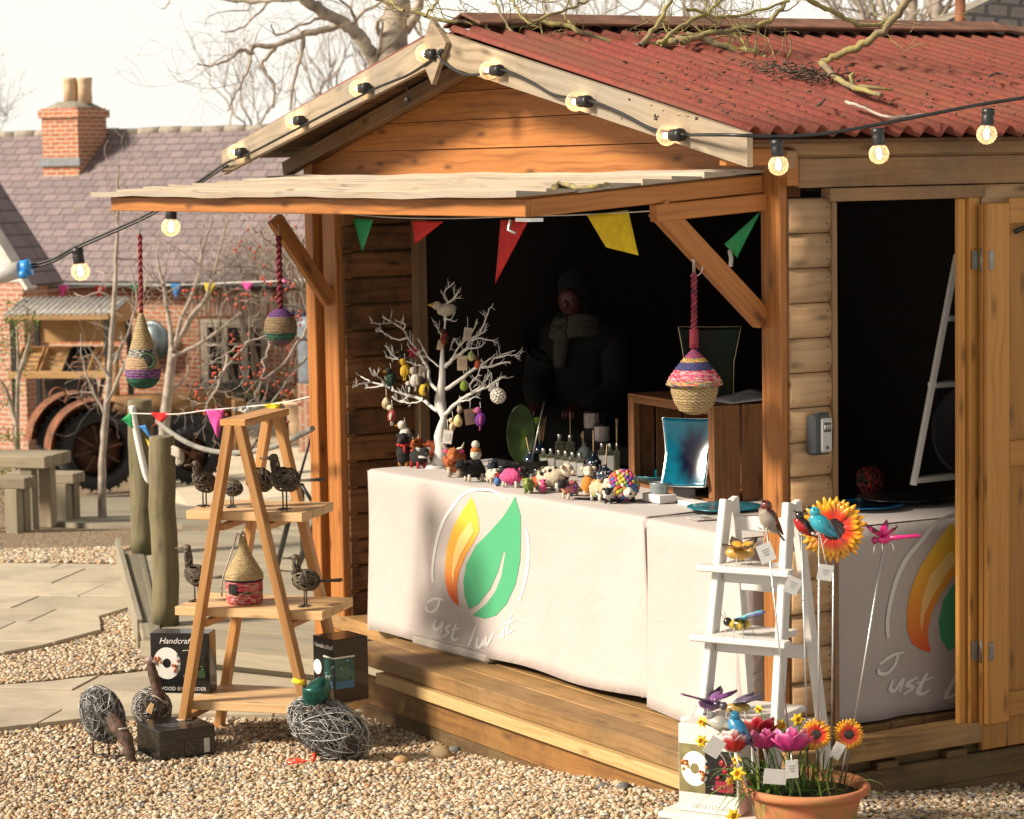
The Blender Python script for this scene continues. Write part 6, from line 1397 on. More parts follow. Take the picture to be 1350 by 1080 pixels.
RBm = Matrix.Translation(ap_); m = MB(RBm); coil(m, [(.004, 0), (14*sc_, -13*sc_), (24*sc_, -25*sc_), (33*sc_, -38*sc_), (38*sc_, -47*sc_), (36*sc_, -50*sc_)], .0135, 44, (0, 0, 0), cols3); m.build('roof', 'vc_weave', t)
m = MB(RBm); coil(m, [(31*sc_, -48*sc_), (31*sc_, -58*sc_), (27*sc_, -72*sc_), (20*sc_, -83*sc_), (8*sc_, -88*sc_), (.002, -88*sc_)], .010, 44, (0, 0, 0), lambda z, a, r: tuple(x*(.35+.85*(math.sin(a*22+z*500) > -.3)) for x in (.46, .32, .15))); m.build('basket', 'vc_weave', t)
m = MB()
for k in range(2): m.tube([ap_.lerp(hyw, .15+.52*i/40)+Vector((.006*math.cos(i*.9+k*math.pi), .006*math.sin(i*.9+k*math.pi), 0)) for i in range(41)], .0065, 6, cols=[random.choice([(.30, .02, .05), (.38, .05, .08), (.12, .02, .06)]) for i in range(41)])
m.tube([ap_, ap_.lerp(hyw, .17)], .016, 8, col=(.32, .03, .05)); m.build('cord', 'vc_weave', t)
m = MB(); m.tube([ap_.lerp(hyw, .66), hyw], .006, 8); m.tube([ap_.lerp(hyw, .72)+Vector((.03*math.sin(a), 0, .03*math.cos(a))) for a in np.linspace(-.4, 3.6, 12)], .0022, 5); m.build('hook', 'steel', t)
# teardrop at the far left, hung from the awning
hp = SHM @ onv(184, 284, -.99); sc_ = hp.y/FPX; ap_ = ony(186, 412, hp.y)
t = thing('hanging_birdhouse', 'teardrop straw birdhouse with bright bands, hung from the left end of the awning', 'birdhouse', hp, 0); TM = Matrix.Translation(ap_)
def tear(z, a, r):
    y = -z/sc_; k = random.uniform(.7, 1.1)
    if y < 48: c = (.46, .34, .17)
    elif y < 58: c = random.choice([(.02, .02, .02), (.6, .58, .52), (.6, .58, .52), (.03, .03, .03)])
    elif y < 74: c = random.choice([(.52, .34, .22), (.56, .40, .24), (.48, .30, .15)])
    elif y < 86: c = random.choice([(.12, .03, .16), (.20, .06, .24), (.30, .18, .30)])
    else: c = random.choice([(.0, .08, .04), (.01, .14, .08), (.02, .05, .03)])
    return tuple(x*k for x in c)
m = MB(TM); coil(m, [(.003, 0)]+[(r*sc_, -y*sc_) for r, y in ((4, 4), (9, 22), (14, 40), (19, 56), (23, 70), (24, 80), (21, 91), (13, 99), (5, 101), (.1, 101))], .012, 40, (0, 0, 0), tear); b_ = m.build('body', 'vc_weave', t)
m = MB(TM); c = Vector((9*sc_, -19*sc_, -63*sc_)); m.lathe([(.0, .004), (8*sc_, .003), (9.5*sc_, 0)], 20, c, RX(1.45), colf=lambda z, a, r: (.008, .008, .008)); m.tube([c+RX(1.45) @ Vector((9.5*sc_*math.cos(a), 9.5*sc_*math.sin(a), 0)) for a in np.linspace(0, 6.283, 21)], .006, 6, col=(.03, .09, .03)); m.build('entrance', 'vc_weave', t)
m = MB()
for k in range(2): m.tube([ap_.lerp(hp, .80*i/40)+Vector((.006*math.cos(i*.9+k*math.pi), .006*math.sin(i*.9+k*math.pi), 0)) for i in range(41)], .006, 6, col=random.choice([(.36, .06, .05), (.30, .04, .06)]))
m.tube([ap_.lerp(hp, .8), hp], .002, 5, col=(.3, .3, .3)); m.build('cord', 'vc_weave', t)
# round ball
hp = SHM @ onv(367, 296, -.78); sc_ = hp.y/FPX; cc_ = ony(370, 432, hp.y)
t = thing('hanging_birdhouse', 'round straw ball birdhouse with purple and green bands, hung by the left brace', 'birdhouse', hp, 0); BMx = Matrix.Translation(cc_)
def ballc(z, a, r):
    y = z/sc_; k = random.uniform(.6, 1.1); c = random.choice([(.10, .03, .18), (.28, .05, .25), (.05, .03, .12)]) if y > 15 else (.26, .17, .085) if y > -6 else random.choice([(.0, .10, .06), (.02, .15, .10), (.05, .08, .03)]) if y > -16 else random.choice([(.25, .04, .15), (.02, .08, .05), (.15, .08, .04)])
    return tuple(x*k for x in c)
m = MB(BMx); coil(m, [(21.5*sc_*math.sin(a)+.0005, 25*sc_*math.cos(a)) for a in np.linspace(0.02, 3.12, 16)], .012, 40, (0, 0, 0), ballc); m.build('body', 'vc_weave', t)
m = MB()
top = cc_+Vector((0, 0, 24*sc_))
for k in range(2): m.tube([top.lerp(hp, .86*i/40)+Vector((.007*math.cos(i*.9+k*math.pi), .007*math.sin(i*.9+k*math.pi), 0)) for i in range(41)], .0075, 6, col=[(.22, .015, .03), (.14, .01, .02)][k])
m.tube([top.lerp(hp, .86), hp], .002, 5, col=(.4, .4, .4)); m.build('cord', 'vc_weave', t)
# bunting inside the shed
def fs(px3, v): return [SHM @ onv(x, y, v) for x, y in px3]
bunting('bunting', 'bunting of dark coloured flags hung inside the open front', [SHM @ onv(x, y, v) for x, y, v in ((455, 282, .06), (520, 287, .12), (600, 288, .15), (690, 285, .1), (770, 283, .08), (900, 276, .05), (1000, 272, .06))],
 [(fs([(465, 288), (492, 290), (478, 332)], .07), 'green', 'shaded green flag'), (fs([(543, 291), (585, 292), (547, 322)], .18), 'red', 'shaded red flag'), (fs([(660, 290), (697, 290), (653, 374)], .12), 'red', 'long drooping red flag'), (fs([(774, 284), (828, 277), (842, 337), (799, 326)], .07), 'yellow', 'big yellow flag'), (fs([(955, 322), (1003, 278), (972, 340)], .05), 'green', 'green flag by the right brace')])
m = MB(SHM); p = onv(962, 330, .03); m.tube([p, p+Vector((0, -.01, -.03)), p+Vector((.0, -.005, -.06))], .008, 6); tag(rebase(m.build('ribbon_end', 'string_white'), SHM @ p), 'short white ribbon end tied by the right brace', 'ribbon')

# ---------------------------------------------------------------- brick cottage
CA = R(27); CXv = Vector((math.cos(CA), -math.sin(CA), 0)); CN = Vector((-math.sin(CA), -math.cos(CA), 0)); c0 = ony(306, 470, 42); c0.z = 0
CM_ = frameM(Vector((c0.x, c0.y, 0)), CXv, -CN, Vector((0, 0, 1))); CI = CM_.inverted()
def cot(px, py, off=0): return CI @ pln(px, py, c0+CN*off, CN)          # on the front wall, local x, z
house = thing('brick_cottage', 'low red brick cottage with a purple slate roof and one tall chimney', 'cottage', M=CM_)
GB = -2.35; EV = cot(200, 368).z; RZc = (CI @ ony(200, 172, 45)).z; RUN = 2.9
def uvbox(m, c, d): 
    """box with masonry courses level on every side"""
    c = Vector(c); h = Vector(d)/2; P = [m.vt(c+Vector((x*h.x, y*h.y, z*h.z))) for z in (-1, 1) for y in (-1, 1) for x in (-1, 1)]
    for q in ((0, 2, 3, 1), (4, 5, 7, 6), (0, 1, 5, 4), (2, 6, 7, 3)[::1], (0, 4, 6, 2), (1, 3, 7, 5)):
        vs = [m.v[P[i]] for i in q]; n = (vs[1]-vs[0]).cross(vs[2]-vs[0]).normalized()
        loc = [m.M.inverted() @ v for v in vs]; ax = max(range(3), key=lambda k: abs((m.M.to_3x3().inverted() @ n)[k]))
        uv = [(v.x, v.y) if ax == 2 else (v.x, v.z) if ax == 1 else (v.y, v.z) for v in loc]; m.face([P[i] for i in q], uv)
wx0, wx1 = cot(262, 420).x, cot(352, 420).x; wz0, wz1 = cot(300, 512).z, cot(300, 420).z
m = MB(CM_)
for a, b, z0, z1 in ((-16, wx0, GB, EV), (wx1, 14, GB, EV), (wx0, wx1, GB, wz0), (wx0, wx1, wz1, EV)): uvbox(m, ((a+b)/2, .14, (z0+z1)/2), (b-a, .28, z1-z0))
m.build('wall', 'brick', house)
m = MB(CM_)                                              # soldier course over the window
for k in range(int((wx1-wx0+.5)/.085)): x = wx0-.25+k*.085; m.box((x+.036+.0, -.012, wz1+.16+.035*math.sin(math.pi*k/17)), (.068, .03, .30), RY((x-(wx0+wx1)/2)*-.10))
m.build('window_arch', 'brick_pale', house)
m = MB(CM_); w_ = wx1-wx0; h_ = wz1-wz0
for x in (0, 1): m.box((lerp(wx0+.04, wx1-.04, x), .06, (wz0+wz1)/2), (.08, .09, h_))
m.box(((wx0+wx1)/2, .06, wz1-.04), (w_-.16, .09, .08)); m.box(((wx0+wx1)/2, .03, wz0+.03), (w_+.1, .18, .06))
wn = m.build('window', 'window_paint', house)
for k in range(3):
    a = wx0+.08+(w_-.16)*k/3; b = wx0+.08+(w_-.16)*(k+1)/3; m = MB(CM_)
    for x in (a+.03, b-.03): m.box((x, .045, (wz0+wz1)/2), (.055, .05, h_-.16))
    for z in (wz0+.11, wz1-.12, wz0+.06+(h_-.14)*.36, wz0+.06+(h_-.14)*.66): m.box(((a+b)/2, .05, z), (b-a-.11, .04, .055 if z < wz0+.15 or z > wz1-.15 else .024))
    m.build('casement', 'window_paint', wn)
    m = MB(CM_); m.box(((a+b)/2, .07, (wz0+wz1)/2), (b-a-.1, .012, h_-.2)); m.build('pane', 'glass_pane', wn)
m = MB(CM_); sl_ = math.hypot(RUN, RZc-EV)
P = [(-16, -.22, EV-.05), (14, -.22, EV-.05), (14, RUN, RZc), (-16, RUN, RZc)]; i = [m.vt(p) for p in P]; m.face(i, [(-16, 0), (14, 0), (14, sl_+.2), (-16, sl_+.2)])
P2 = [(-16, RUN, RZc), (14, RUN, RZc), (14, 2*RUN+.2, EV-.05), (-16, 2*RUN+.2, EV-.05)]; i = [m.vt(p) for p in P2]; m.face(i, [(-16, 0), (14, 0), (14, sl_+.2), (-16, sl_+.2)])
rf = m.build('roof', 'slate', house, solid=.05)
m = MB(CM_)
for k in range(66): m.tube([(-16+k*.455, RUN, RZc-.01+random.uniform(-.01, .01)), (-16+k*.455+.445, RUN, RZc-.01+random.uniform(-.01, .01))], .085*random.uniform(.97, 1.03), 8)
m.build('ridge_tiles', 'stone_cap', rf)
m = MB(CM_); m.tube([(-16, -.27, EV-.09), (14, -.27, EV-.09)], .06, 8); m.build('gutter', 'black_plastic', house)
chx = CI @ pln(79, 180, c0-CN*(RUN-.55-.43), CN); cx_ = chx.x; cz0, cz1 = (CI @ ony(80, 214, 44.5)).z-.35, (CI @ ony(80, 140, 44.5)).z; cyy = RUN-.55; cw_ = .78
m = MB(CM_); uvbox(m, (cx_, cyy, (cz0+cz1)/2), (cw_, .86, cz1-cz0)); uvbox(m, (cx_, cyy, cz1-.10), (cw_+.09, .95, .14)); ch = m.build('chimney', 'brick', rf)
m = MB(CM_); m.lathe([(cw_*.66, 0), (cw_*.62, .05), (cw_*.35, .15)], 4, (cx_, cyy, cz1-.03), RZ(math.pi/4)); m.build('chimney_cap', 'stone_cap', ch)
for dx in (-.0, .24): m = MB(CM_); m.lathe([(.13, 0), (.125, .3), (.14, .42), (.145, .46), (.11, .46), (.11, .2)], 18, (cx_-.06+dx, cyy+(dx*.4), cz1+.08)); m.build('chimney_pot', 'chimney_pot', ch)
m = MB(CM_); m.box((cx_, cyy-.45, cz0+.36), (cw_+.1, .06, .14)); m.build('flashing', 'lead', ch)
# wing at the far left, nearer, with a white barge board
wM = frameM(ong(18, 600).xyz, CXv, -CN, Vector((0, 0, 1))); wp = ony(34, 500, 38.5); wp.z = 0; wM = frameM(wp, CXv, -CN, Vector((0, 0, 1)))
wing = thing('brick_wing', 'pale brick gable end at the far left edge, with a white barge board', 'building', M=wM); eW = ony(34, 372, 38.5).z
m = MB(wM); uvbox(m, (-2.5, .3, (eW-2.4)/2), (5, .6, eW+2.4)); m.build('wall', 'brick_pale', wing)
m = MB(wM); m.poly([(0.05, -.02, eW), (-5.05, -.02, eW), (-2.5, -.02, eW+3.5)], (0, .2, 0)); m.build('gable', 'tin_white', wing)
m = MB(wM); m.bar((.22, -.08, eW-.1), (-2.5, -.08, eW+3.62), .06, .24, up=(0, 1, 0)); m.bar((-5.2, -.08, eW-.1), (-2.5, -.08, eW+3.62), .06, .24, up=(0, 1, 0)); m.build('barge_board', 'tin_white', wing)
m = MB(wM); i = [m.vt(p) for p in ((.2, -.05, eW-.05), (.2, 0.75, eW-.05), (-2.5, 0.75, eW+3.5), (-2.5, -.05, eW+3.5))]; m.face(i, [(0, 0), (3, 0), (3, 3.7), (0, 3.7)]); i = [m.vt(p) for p in ((-5.2, -.05, eW-.05), (-2.5, -.05, eW+3.5), (-2.5, 0.75, eW+3.5), (-5.2, 0.75, eW-.05))]; m.face(i); m.build('roof', 'slate', wing, solid=.04)
# things on and by the cottage wall
p = cot(392, 415, .05); m = MB(CM_); m.box((p.x, -.06, p.z), (.75, .03, .34)); tag(rebase(m.build('wall_sign', 'sign_blue', bevel=.01), CM_ @ Vector((p.x, -.06, p.z))), 'plain dark blue sign on the brick wall, right of the cottage window', 'sign')
p = ony(412, 505, 36); t = thing('water_tank', 'tall grey plastic water butt standing by the shed post', 'water butt', (p.x, p.y, gy(36)), 0); zt = ony(405, 418, 36).z; zb_ = ony(405, 505, 36).z
m = MB(Matrix.Translation((p.x, p.y, 0))); m.lathe([(.0, zb_)]+[(.20 if k % 2 else .19, lerp(zb_, zt-.08, k/12)) for k in range(13)]+[(.15, zt), (0, zt+.01)], 24); m.build('body', 'tank_grey', t)
m = MB(Matrix.Translation((p.x, p.y, 0))); m.box((0, 0, (zb_+gy(36))/2), (.4, .4, zb_-gy(36))); m.build('stand', 'brick_pale', t)
p = cot(203, 450, .10); t = thing('tin_bath', 'round blue grey metal tub hung on the cottage wall behind the teardrop birdhouse', 'tub', CM_ @ Vector((p.x, -.1, p.z)), 0); m = MB(CM_); m.lathe([(.34, 0), (.33, -.02), (.31, .12), (.0, .13)][::-1], 32, (p.x, -.15, p.z), RX(math.pi/2)); m.lathe([(.30, -.05), (.345, 0), (.345, .03)], 32, (p.x, -.15, p.z), RX(math.pi/2)); m.build('body', 'tub_metal', t)
# window box with flowers
p = cot(310, 545, .35); bz0, bz1 = cot(310, 566, .35).z, cot(310, 530, .35).z; t = thing('flower_trough', 'white trough of mixed flowers under the cottage window', 'planter', CM_ @ Vector((p.x, -.35, bz0)), 0)
m = MB(CM_); m.box((p.x+.06, -.35, (bz0+bz1)/2), (1.55, .34, bz1-bz0)); m.box((p.x+.06, -.35, bz1), (1.6, .4, .04)); m.build('trough', 'tin_white', t, bevel=.01); 
m = MB(CM_); m.box((p.x, -.35, (GB+bz0)/2), (1.4, .3, bz0-GB)); m.build('plinth', 'brick', t)
def tuft(m, c, sx_, sy_, sz_, n, cols, ls=.035):
    for k in range(n):
        d = Vector((random.gauss(0, sx_), random.gauss(0, sy_), abs(random.gauss(0, sz_)))); q = Vector(c)+d; a = Vector((random.gauss(0, 1), random.gauss(0, 1), random.gauss(.2, 1))).normalized(); b = a.orthogonal().normalized(); l = ls*random.uniform(.6, 1.5); cc = random.choice(cols); cc = tuple(x*random.uniform(.7, 1.2) for x in cc)
        i = [m.vt(q-b*l*.35, cc), m.vt(q+a*l, cc), m.vt(q+b*l*.35, cc), m.vt(q-a*l, cc)]; m.face(i)
m = MB(CM_); tuft(m, (p.x+.06, -.35, bz1), .36, .10, .13, 900, [(.06, .11, .03), (.10, .15, .05), (.12, .12, .10), (.16, .13, .16)], .05); m.build('foliage', 'vc_leaf', t)
m = MB(CM_); tuft(m, (p.x+.35, -.42, bz1+.10), .10, .06, .05, 50, [(.75, .55, .03)], .04); tuft(m, (p.x-.55, -.42, bz1+.10), .08, .06, .05, 40, [(.75, .55, .03)], .035); tuft(m, (p.x+.5, -.42, bz1+.05), .04, .05, .03, 12, [(.8, .78, .7)], .05); tuft(m, (p.x-.2, -.4, bz1+.2), .3, .06, .05, 40, [(.3, .25, .35)], .03); m.build('blossom', 'vc_leaf', t)
p = ong(398, 578); p = ony(398, 560, 39); t = thing('terracotta_pot', 'tall buff terracotta pot by the cottage wall near the shed post', 'plant pot', (p.x, p.y, gy(39)), 0); zt = ony(398, 528, 39).z; zb_ = ony(398, 560, 39).z; m = MB(Matrix.Translation((p.x, p.y, 0))); m.lathe([(.17, zb_-.3), (.20, zb_), (.26, zt-.06), (.29, zt-.05), (.29, zt), (.24, zt), (.22, zt-.08)], 24); m.build('body', 'chimney_pot', t)
m = MB(Matrix.Translation((p.x, p.y, 0))); tuft(m, (0, 0, zt), .12, .1, .12, 140, [(.18, .12, .05), (.2, .16, .06), (.35, .08, .03)], .05); m.build('foliage', 'vc_leaf', t)
yb = 40.6; bunting('bunting', 'small bright flags strung along the cottage gutter', [ony(x, y, yb-(x-80)*.006) for x, y in ((60, 384), (110, 378), (200, 377), (300, 373), (360, 371), (420, 368))],
 [(F([(x-w_/2, y), (x+w_/2, y), (x+dx, y+h)], yb-(x-80)*.006-.05), c, l) for x, y, w_, h, dx, c, l in ((84, 376, 16, 17, -3, 'pink', 'pink flag at the left end'), (132, 377, 16, 16, -2, 'red', 'faded red flag'), (177, 375, 13, 13, 1, 'green', 'green flag'), (232, 374, 15, 21, 0, 'blue', 'pale blue flag'), (277, 373, 16, 20, -3, 'yellow', 'yellow flag'), (326, 372, 17, 13, 0, 'pink', 'pink flag above the window'), (376, 367, 14, 6, 0, 'pink', 'pink flag at the right end'))], r=.010)

# ---------------------------------------------------------------- produce stand
py_ = 37.; k_ = py_/FPX; o_ = ony(95, 560, py_); PM = Matrix.Translation((o_.x, py_, 0)) @ Matrix.Rotation(R(-10), 4, 'Z'); pz = lambda y: ony(95, y, py_).z
stand = thing('produce_stand', 'timber produce stand with a corrugated tin roof against the cottage', 'produce stand', M=PM); hw2 = .72
m = MB(PM)
def tinfn(a, b): x = lerp(-.82, .80, a); return (x, lerp(-.45, .35, b), lerp(pz(412), pz(394), b)+.018*math.sin(x*70))
m.grid(tinfn, 180, 2, True); 
def tin2(a, b): x = lerp(-.82, .80, a); return (x, lerp(.35, .9, b), lerp(pz(394), pz(408), b)+.018*math.sin(x*70))
m.grid(tin2, 180, 2, True); m.build('roof', 'tin_white', stand, solid=.004)
m = MB(PM)
for x in (.76, -.78): m.poly([(x, -.42, pz(416)), (x, -.42, pz(424)), (x, .85, pz(424)), (x, .35, pz(398))], (.03, 0, 0))
m.box((0, -.43, pz(416)), (1.5, .03, .07)); m.build('gable_board', 'stand_wood', stand)
for x, y in ((-.70, -.38), (.70, -.38), (-.70, .6), (.70, .6)): m = MB(PM); m.box((x, y, (GB+pz(416))/2), (.07, .07, pz(416)-GB)); m.build('post', 'black_metal', stand)
m = MB(PM); m.box((0, .62, (pz(416)+pz(455))/2), (1.36, .03, pz(416)-pz(455))); m.build('back_panel', 'stand_wood', stand)
m = MB(PM); m.box((0, -.25, pz(491)), (1.5, .55, .09)); m.build('shelf', 'stand_wood', stand, bevel=.005)
for a, b in ((-.6, .2), (.2, .6)): m = MB(PM); m.bar((a, -.3, GB), (b, -.3, pz(495)), .05, .05); m.build('brace', 'black_metal', stand)
m = MB(PM); m.box((-.1, .3, (pz(500)+GB)/2), (.7, .3, pz(500)-GB)); m.build('cupboard', 'black_metal', stand)
for k, (x, mat_, lab) in enumerate(((-.55, 'stand_wood', 'slatted wooden tray tilted at the left of the produce stand'), (-.16, 'stand_wood', 'slatted wooden tray tilted in the middle of the produce stand'), (.20, 'black_plastic', 'black plastic crate tilted on the produce stand'), (.56, 'stand_wood', 'slatted wooden tray tilted at the right of the produce stand'))):
    Mt = PM @ Matrix.Translation((x, -.15, pz(488)+.06)) @ Matrix.Rotation(R(38), 4, 'X'); t = thing('produce_tray', lab, 'tray', M=Mt, group='trays on the produce stand'); 
    for q in range(5): m = MB(Mt); m.box((0, -.16+q*.10, .012), (.33, .075, .014)); m.build('slat', mat_, t)
    for q in (-1, 1): m = MB(Mt); m.box((q*.165, .04, .06), (.014, .52, .12)); m.build('side_panel', mat_, t)
    for q in (-.22, .30): m = MB(Mt); m.box((0, q, .06), (.316, .014, .12)); m.build('end_panel', mat_, t)

# ---------------------------------------------------------------- old tractor
ty = 30.; TX = Vector((.93, .36, 0)).normalized(); TY = Vector((-TX.y, TX.x, 0)); tc = ony(128, 592, ty); TMx = frameM(tc, TX, TY, Vector((0, 0, 1))); tk = ty/FPX
trac = thing('tractor', 'old rusty tractor with curved mudguards parked before the cottage', 'tractor', M=TMx); TI = TMx.inverted()
def wheel(cx, cy, cz, R_, w_, rim, spokes, lab=None):
    m = MB(TMx); A = RX(math.pi/2); pr = [(rim, -w_/2), (R_*.94, -w_/2), (R_, -w_*.35), (R_, w_*.35), (R_*.94, w_/2), (rim, w_/2)]; m.lathe(pr+[pr[0]], 40, (cx, cy, cz), A, closed=True)
    for k in range(28):
        a = 6.2832*k/28; d = Vector((math.cos(a), 0, math.sin(a))); m.bar(Vector((cx, cy-w_*.4, cz))+d*R_*1.0, Vector((cx+.03, cy+.0, cz))+d*R_*1.0, .03, .05, up=d)
    wl_ = m.build('wheel', 'tyre', trac)
    m = MB(TMx); m.lathe([(rim*1.02, -w_*.42), (rim*.97, -w_*.40), (rim*.90, -w_*.30), (rim*.88, -w_*.12), (rim*.3, -w_*.16), (rim*.28, -w_*.4), (0, -w_*.42)], 36, (cx, cy, cz), A)
    for k in range(spokes): a = 6.2832*k/spokes+.2; d = Vector((math.cos(a), 0, math.sin(a))); m.bar(Vector((cx, cy-w_*.20, cz))+d*rim*.25, Vector((cx, cy-w_*.22, cz))+d*rim*.9, .035, .03)
    m.build('rim', 'rust_dark', wl_)
rr_ = 54*tk
wheel(0, 0, 0, rr_, .32, 37*tk, 8); wheel(0, 1.15, 0, rr_, .32, 37*tk, 8)
fw = TI @ ony(263, 612, ty-.3+.5); fr_ = 38*tk; wheel(fw.x, .12, -rr_+fr_, fr_, .17, 23*tk, 5); wheel(fw.x, 1.0, -rr_+fr_, fr_, .17, 23*tk, 5)
for y in (-.17, 1.0):
    m = MB(TMx); R2 = 66*tk; aa = np.linspace(R(62), R(178), 22)
    for a, b in zip(aa, aa[1:]):
        i = [m.vt((R2*math.cos(q)*1.0, y+e, R2*math.sin(q)+.0)) for q, e in ((a, -.02), (b, -.02), (b, .36), (a, .36))]; m.face(i)
    i = [m.vt((R2*math.cos(q), y+.36, R2*math.sin(q))) for q in aa]+[m.vt((R2*.72*math.cos(q), y+.36, R2*.72*math.sin(q))) for q in aa[::-1]]; m.face(i); m.build('mudguard', 'rust', trac, solid=.012)
m = MB(TMx); c = Vector((1.05, .55, 0)); z1 = (TI @ ony(215, 534, ty+.4)).z
m.tube([(.25, .5, z1-.05), (1.75, .5, z1-.05)], .16, 16); m.build('fuel_tank', 'rust_green', trac)
m = MB(TMx); m.box((.95, .5, z1-.36), (1.5, .34, .40)); m.box((.1, .5, -.05), (.7, .40, .38)); m.build('engine', 'black_metal', trac, bevel=.02)
m = MB(TMx); m.box((1.80, .5, z1-.32), (.16, .46, .66)); m.build('radiator', 'rust_green', trac, bevel=.02)
m = MB(TMx); m.tube([(fw.x, .05, -rr_+fr_), (fw.x, 1.05, -rr_+fr_)], .05, 8); m.box((fw.x-.3, .5, -rr_+fr_), (.7, .1, .1)); m.build('front_axle', 'rust_dark', trac)
m = MB(TMx); m.tube([(-.05+.02*math.sin(a), .5+.22*math.cos(a), .62+.2*math.sin(a)) for a in np.linspace(0, 6.283, 25)], .016, 6); m.tube([(-.05, .5, .62), (.5, .5, .35)], .018, 6); m.build('steering_wheel', 'rust_dark', trac)
m = MB(TMx)
for y in (.02, .95): m.tube([(-.25+.10*math.cos(a), y, .55+.10*math.sin(a)*1.1) for a in np.linspace(.0, 3.14, 12)], .014, 6)
m.build('grab_handle', 'rust', trac)
xq = TI @ ony(156, 528, ty+.5); m = MB(TMx); m.tube([(xq.x, .5, z1-.05), (xq.x, .5, (TI @ ony(156, 472, ty+.5)).z)], .045, 10); m.build('exhaust_pipe', 'rust_green', trac); m = MB(TMx); m.tube([(xq.x, .5, (TI @ ony(156, 475, ty+.5)).z), (xq.x, .5, (TI @ ony(156, 469, ty+.5)).z)], .06, 10); m.build('exhaust_cap', 'tub_metal', trac)
# low timber table and benches
by = 23.6; bk = by/FPX; BX = Vector((.96, -.28, 0)); BY = Vector((.28, .96, 0)); bo = ony(20, 600, by); gzb = ong(60, 678).z
def bench(label, name, cx_px, top, L_, W_, th, legs, y, leg_h, cat):
    c = ony(cx_px, top, y); BM_ = frameM(Vector((c.x, c.y, gz(c.x, c.y))), BX, BY, Vector((0, 0, 1))); t = thing(name, label, cat, M=BM_); h = c.z-gz(c.x, c.y)
    m = MB(BM_); nb = 3
    for q in range(nb): m.box((0, -W_/2+W_*(q+.5)/nb, h-th/2), (L_, W_/nb-.012, th))
    m.build('table_top' if cat == 'table' else 'seat', 'bench_wood', t, bevel=.008)
    for x in legs:
        for s_ in (-1, 1): m = MB(BM_); m.box((x, s_*W_*.33, (h-th)/2), (.12, .12, h-th)); m.build('leg', 'bench_wood', t, bevel=.006)
bench('chunky weathered timber picnic table at the left edge', 'picnic_table', 10, 597, 1.02, .55, .11, (-.4, .30), by, 0, 'table')
bench('weathered timber bench behind the picnic table', 'garden_bench', 60, 622, .70, .26, .10, (-.26, .22), by+.8, 0, 'bench')
bench('weathered timber bench in front of the picnic table', 'garden_bench', -2, 628, .62, .22, .10, (-.2, .18), by-.75, 0, 'bench')

# ---------------------------------------------------------------- festoon lights
def bulbset(parent, base, axis, r, first=[None]):
    """lamp holder and lit glass bulb; axis points from the cap into the glass"""
    A = Vector(axis).normalized(); Q = A.to_track_quat('Z', 'Y').to_matrix(); W = Matrix.Translation(base)
    m = MB(); m.lathe([(r*.30, -r*.3), (r*.62, -r*.25), (r*.66, r*.2), (r*.55, r*.35), (r*.60, r*.5), (r*.60, r*1.35), (r*.5, r*1.5)], 14, base, Q); h = m.build('lamp_holder', 'black_plastic', parent)
    m = MB(); c = Vector(base)+A*r*2.25; m.lathe([(r*.46, -r*1.0)]+[(max(.0005, r*math.sin(a)), -r*math.cos(a)) for a in np.linspace(.52, 3.14, 22)], 32, c, Q); m.build('bulb', 'bulb_glass', h)
    m = MB(); m.lathe([(r*.10, -r*.6), (r*.26, -r*.25), (r*.26, r*.3), (r*.06, r*.5)], 10, c, Q); m.build('filament', 'filament', h)
sl_ = thing('festoon_lights', 'lit glass festoon bulbs on black cable along the shed roof', 'string lights', ony(590, 70, 9.9), 0)
vb = -.365
def bb(px, py): return SHM @ onv(px, py, vb)
rb = 13.2*9.6/FPX
roofb = [(325, 201, 298, 201), (402, 159, 376, 160), (488, 116, 460, 118), (577, 72, 552, 70), (663, 93, 638, 93), (779, 134, 751, 134), (901, 178, 872, 179)]
for x1, y1, x0, y0_ in roofb:
    a, b = bb(x1-6, y1), bb(x0, y0_); bulbset(sl_, a+(a-b).normalized()*rb*.2, b-a, rb)
cab = [ony(-30, 362, 13.4), ony(60, 345, 13.2), ony(102, 324, 13.1), ony(185, 287, 13.0), ony(226, 264, 12.95), ony(270, 234, 12.8), bb(300, 214), bb(330, 202), bb(405, 163), bb(490, 119), bb(540, 98), bb(578, 72), bb(583, 66), bb(578, 70), bb(585, 82), bb(612, 98), bb(640, 97), bb(665, 93), bb(700, 108), bb(730, 125), bb(780, 134), bb(820, 150), bb(860, 170), bb(903, 178)]
m = MB(); m.tube(polyline(cab, 6), .0062, 6)
m.tube(polyline([p+Vector((0, -.012, -.015)) for p in cab[:7]], 5), .006, 6)
yr = 8.75
cabr = [bb(903, 178), SHM @ onv(960, 178, -.42), ony(1027, 180, yr), ony(1090, 176, yr), ony(1158, 164, yr), ony(1230, 150, yr), ony(1304, 136, yr), ony(1400, 122, yr)]
m.tube(polyline(cabr, 6), .0068, 6); m.build('cable', 'black_plastic', sl_)
for x, y, dx, d in ((102, 325, .12, 13.1), (226, 266, -.05, 12.95), (1024, 181, .06, yr), (1157, 166, .05, yr), (1303, 140, -.08, yr)):
    bulbset(sl_, ony(x, y+2, d)-Vector((0, 0, .012)), (dx, -.05, -1), (12.2*9.6/FPX if d < 10 else 12.5*13/FPX))
pc = ony(22, 358, 13.25); m = MB(); m.tube([ony(-25, 368, 13.3), ony(2, 361, 13.25), ony(28, 355, 13.2)], [.05, .05, .042], 14); pl_ = m.build('plug', 'grey_plastic', sl_)
m = MB(); m.tube([ony(29, 355, 13.2), ony(41, 352, 13.2)], .045, 14); m.tube([ony(26, 362, 13.16), ony(36, 362, 13.16)], .022, 10); m.build('plug_collar', 'blue_plastic', pl_)
m = MB(SHM)
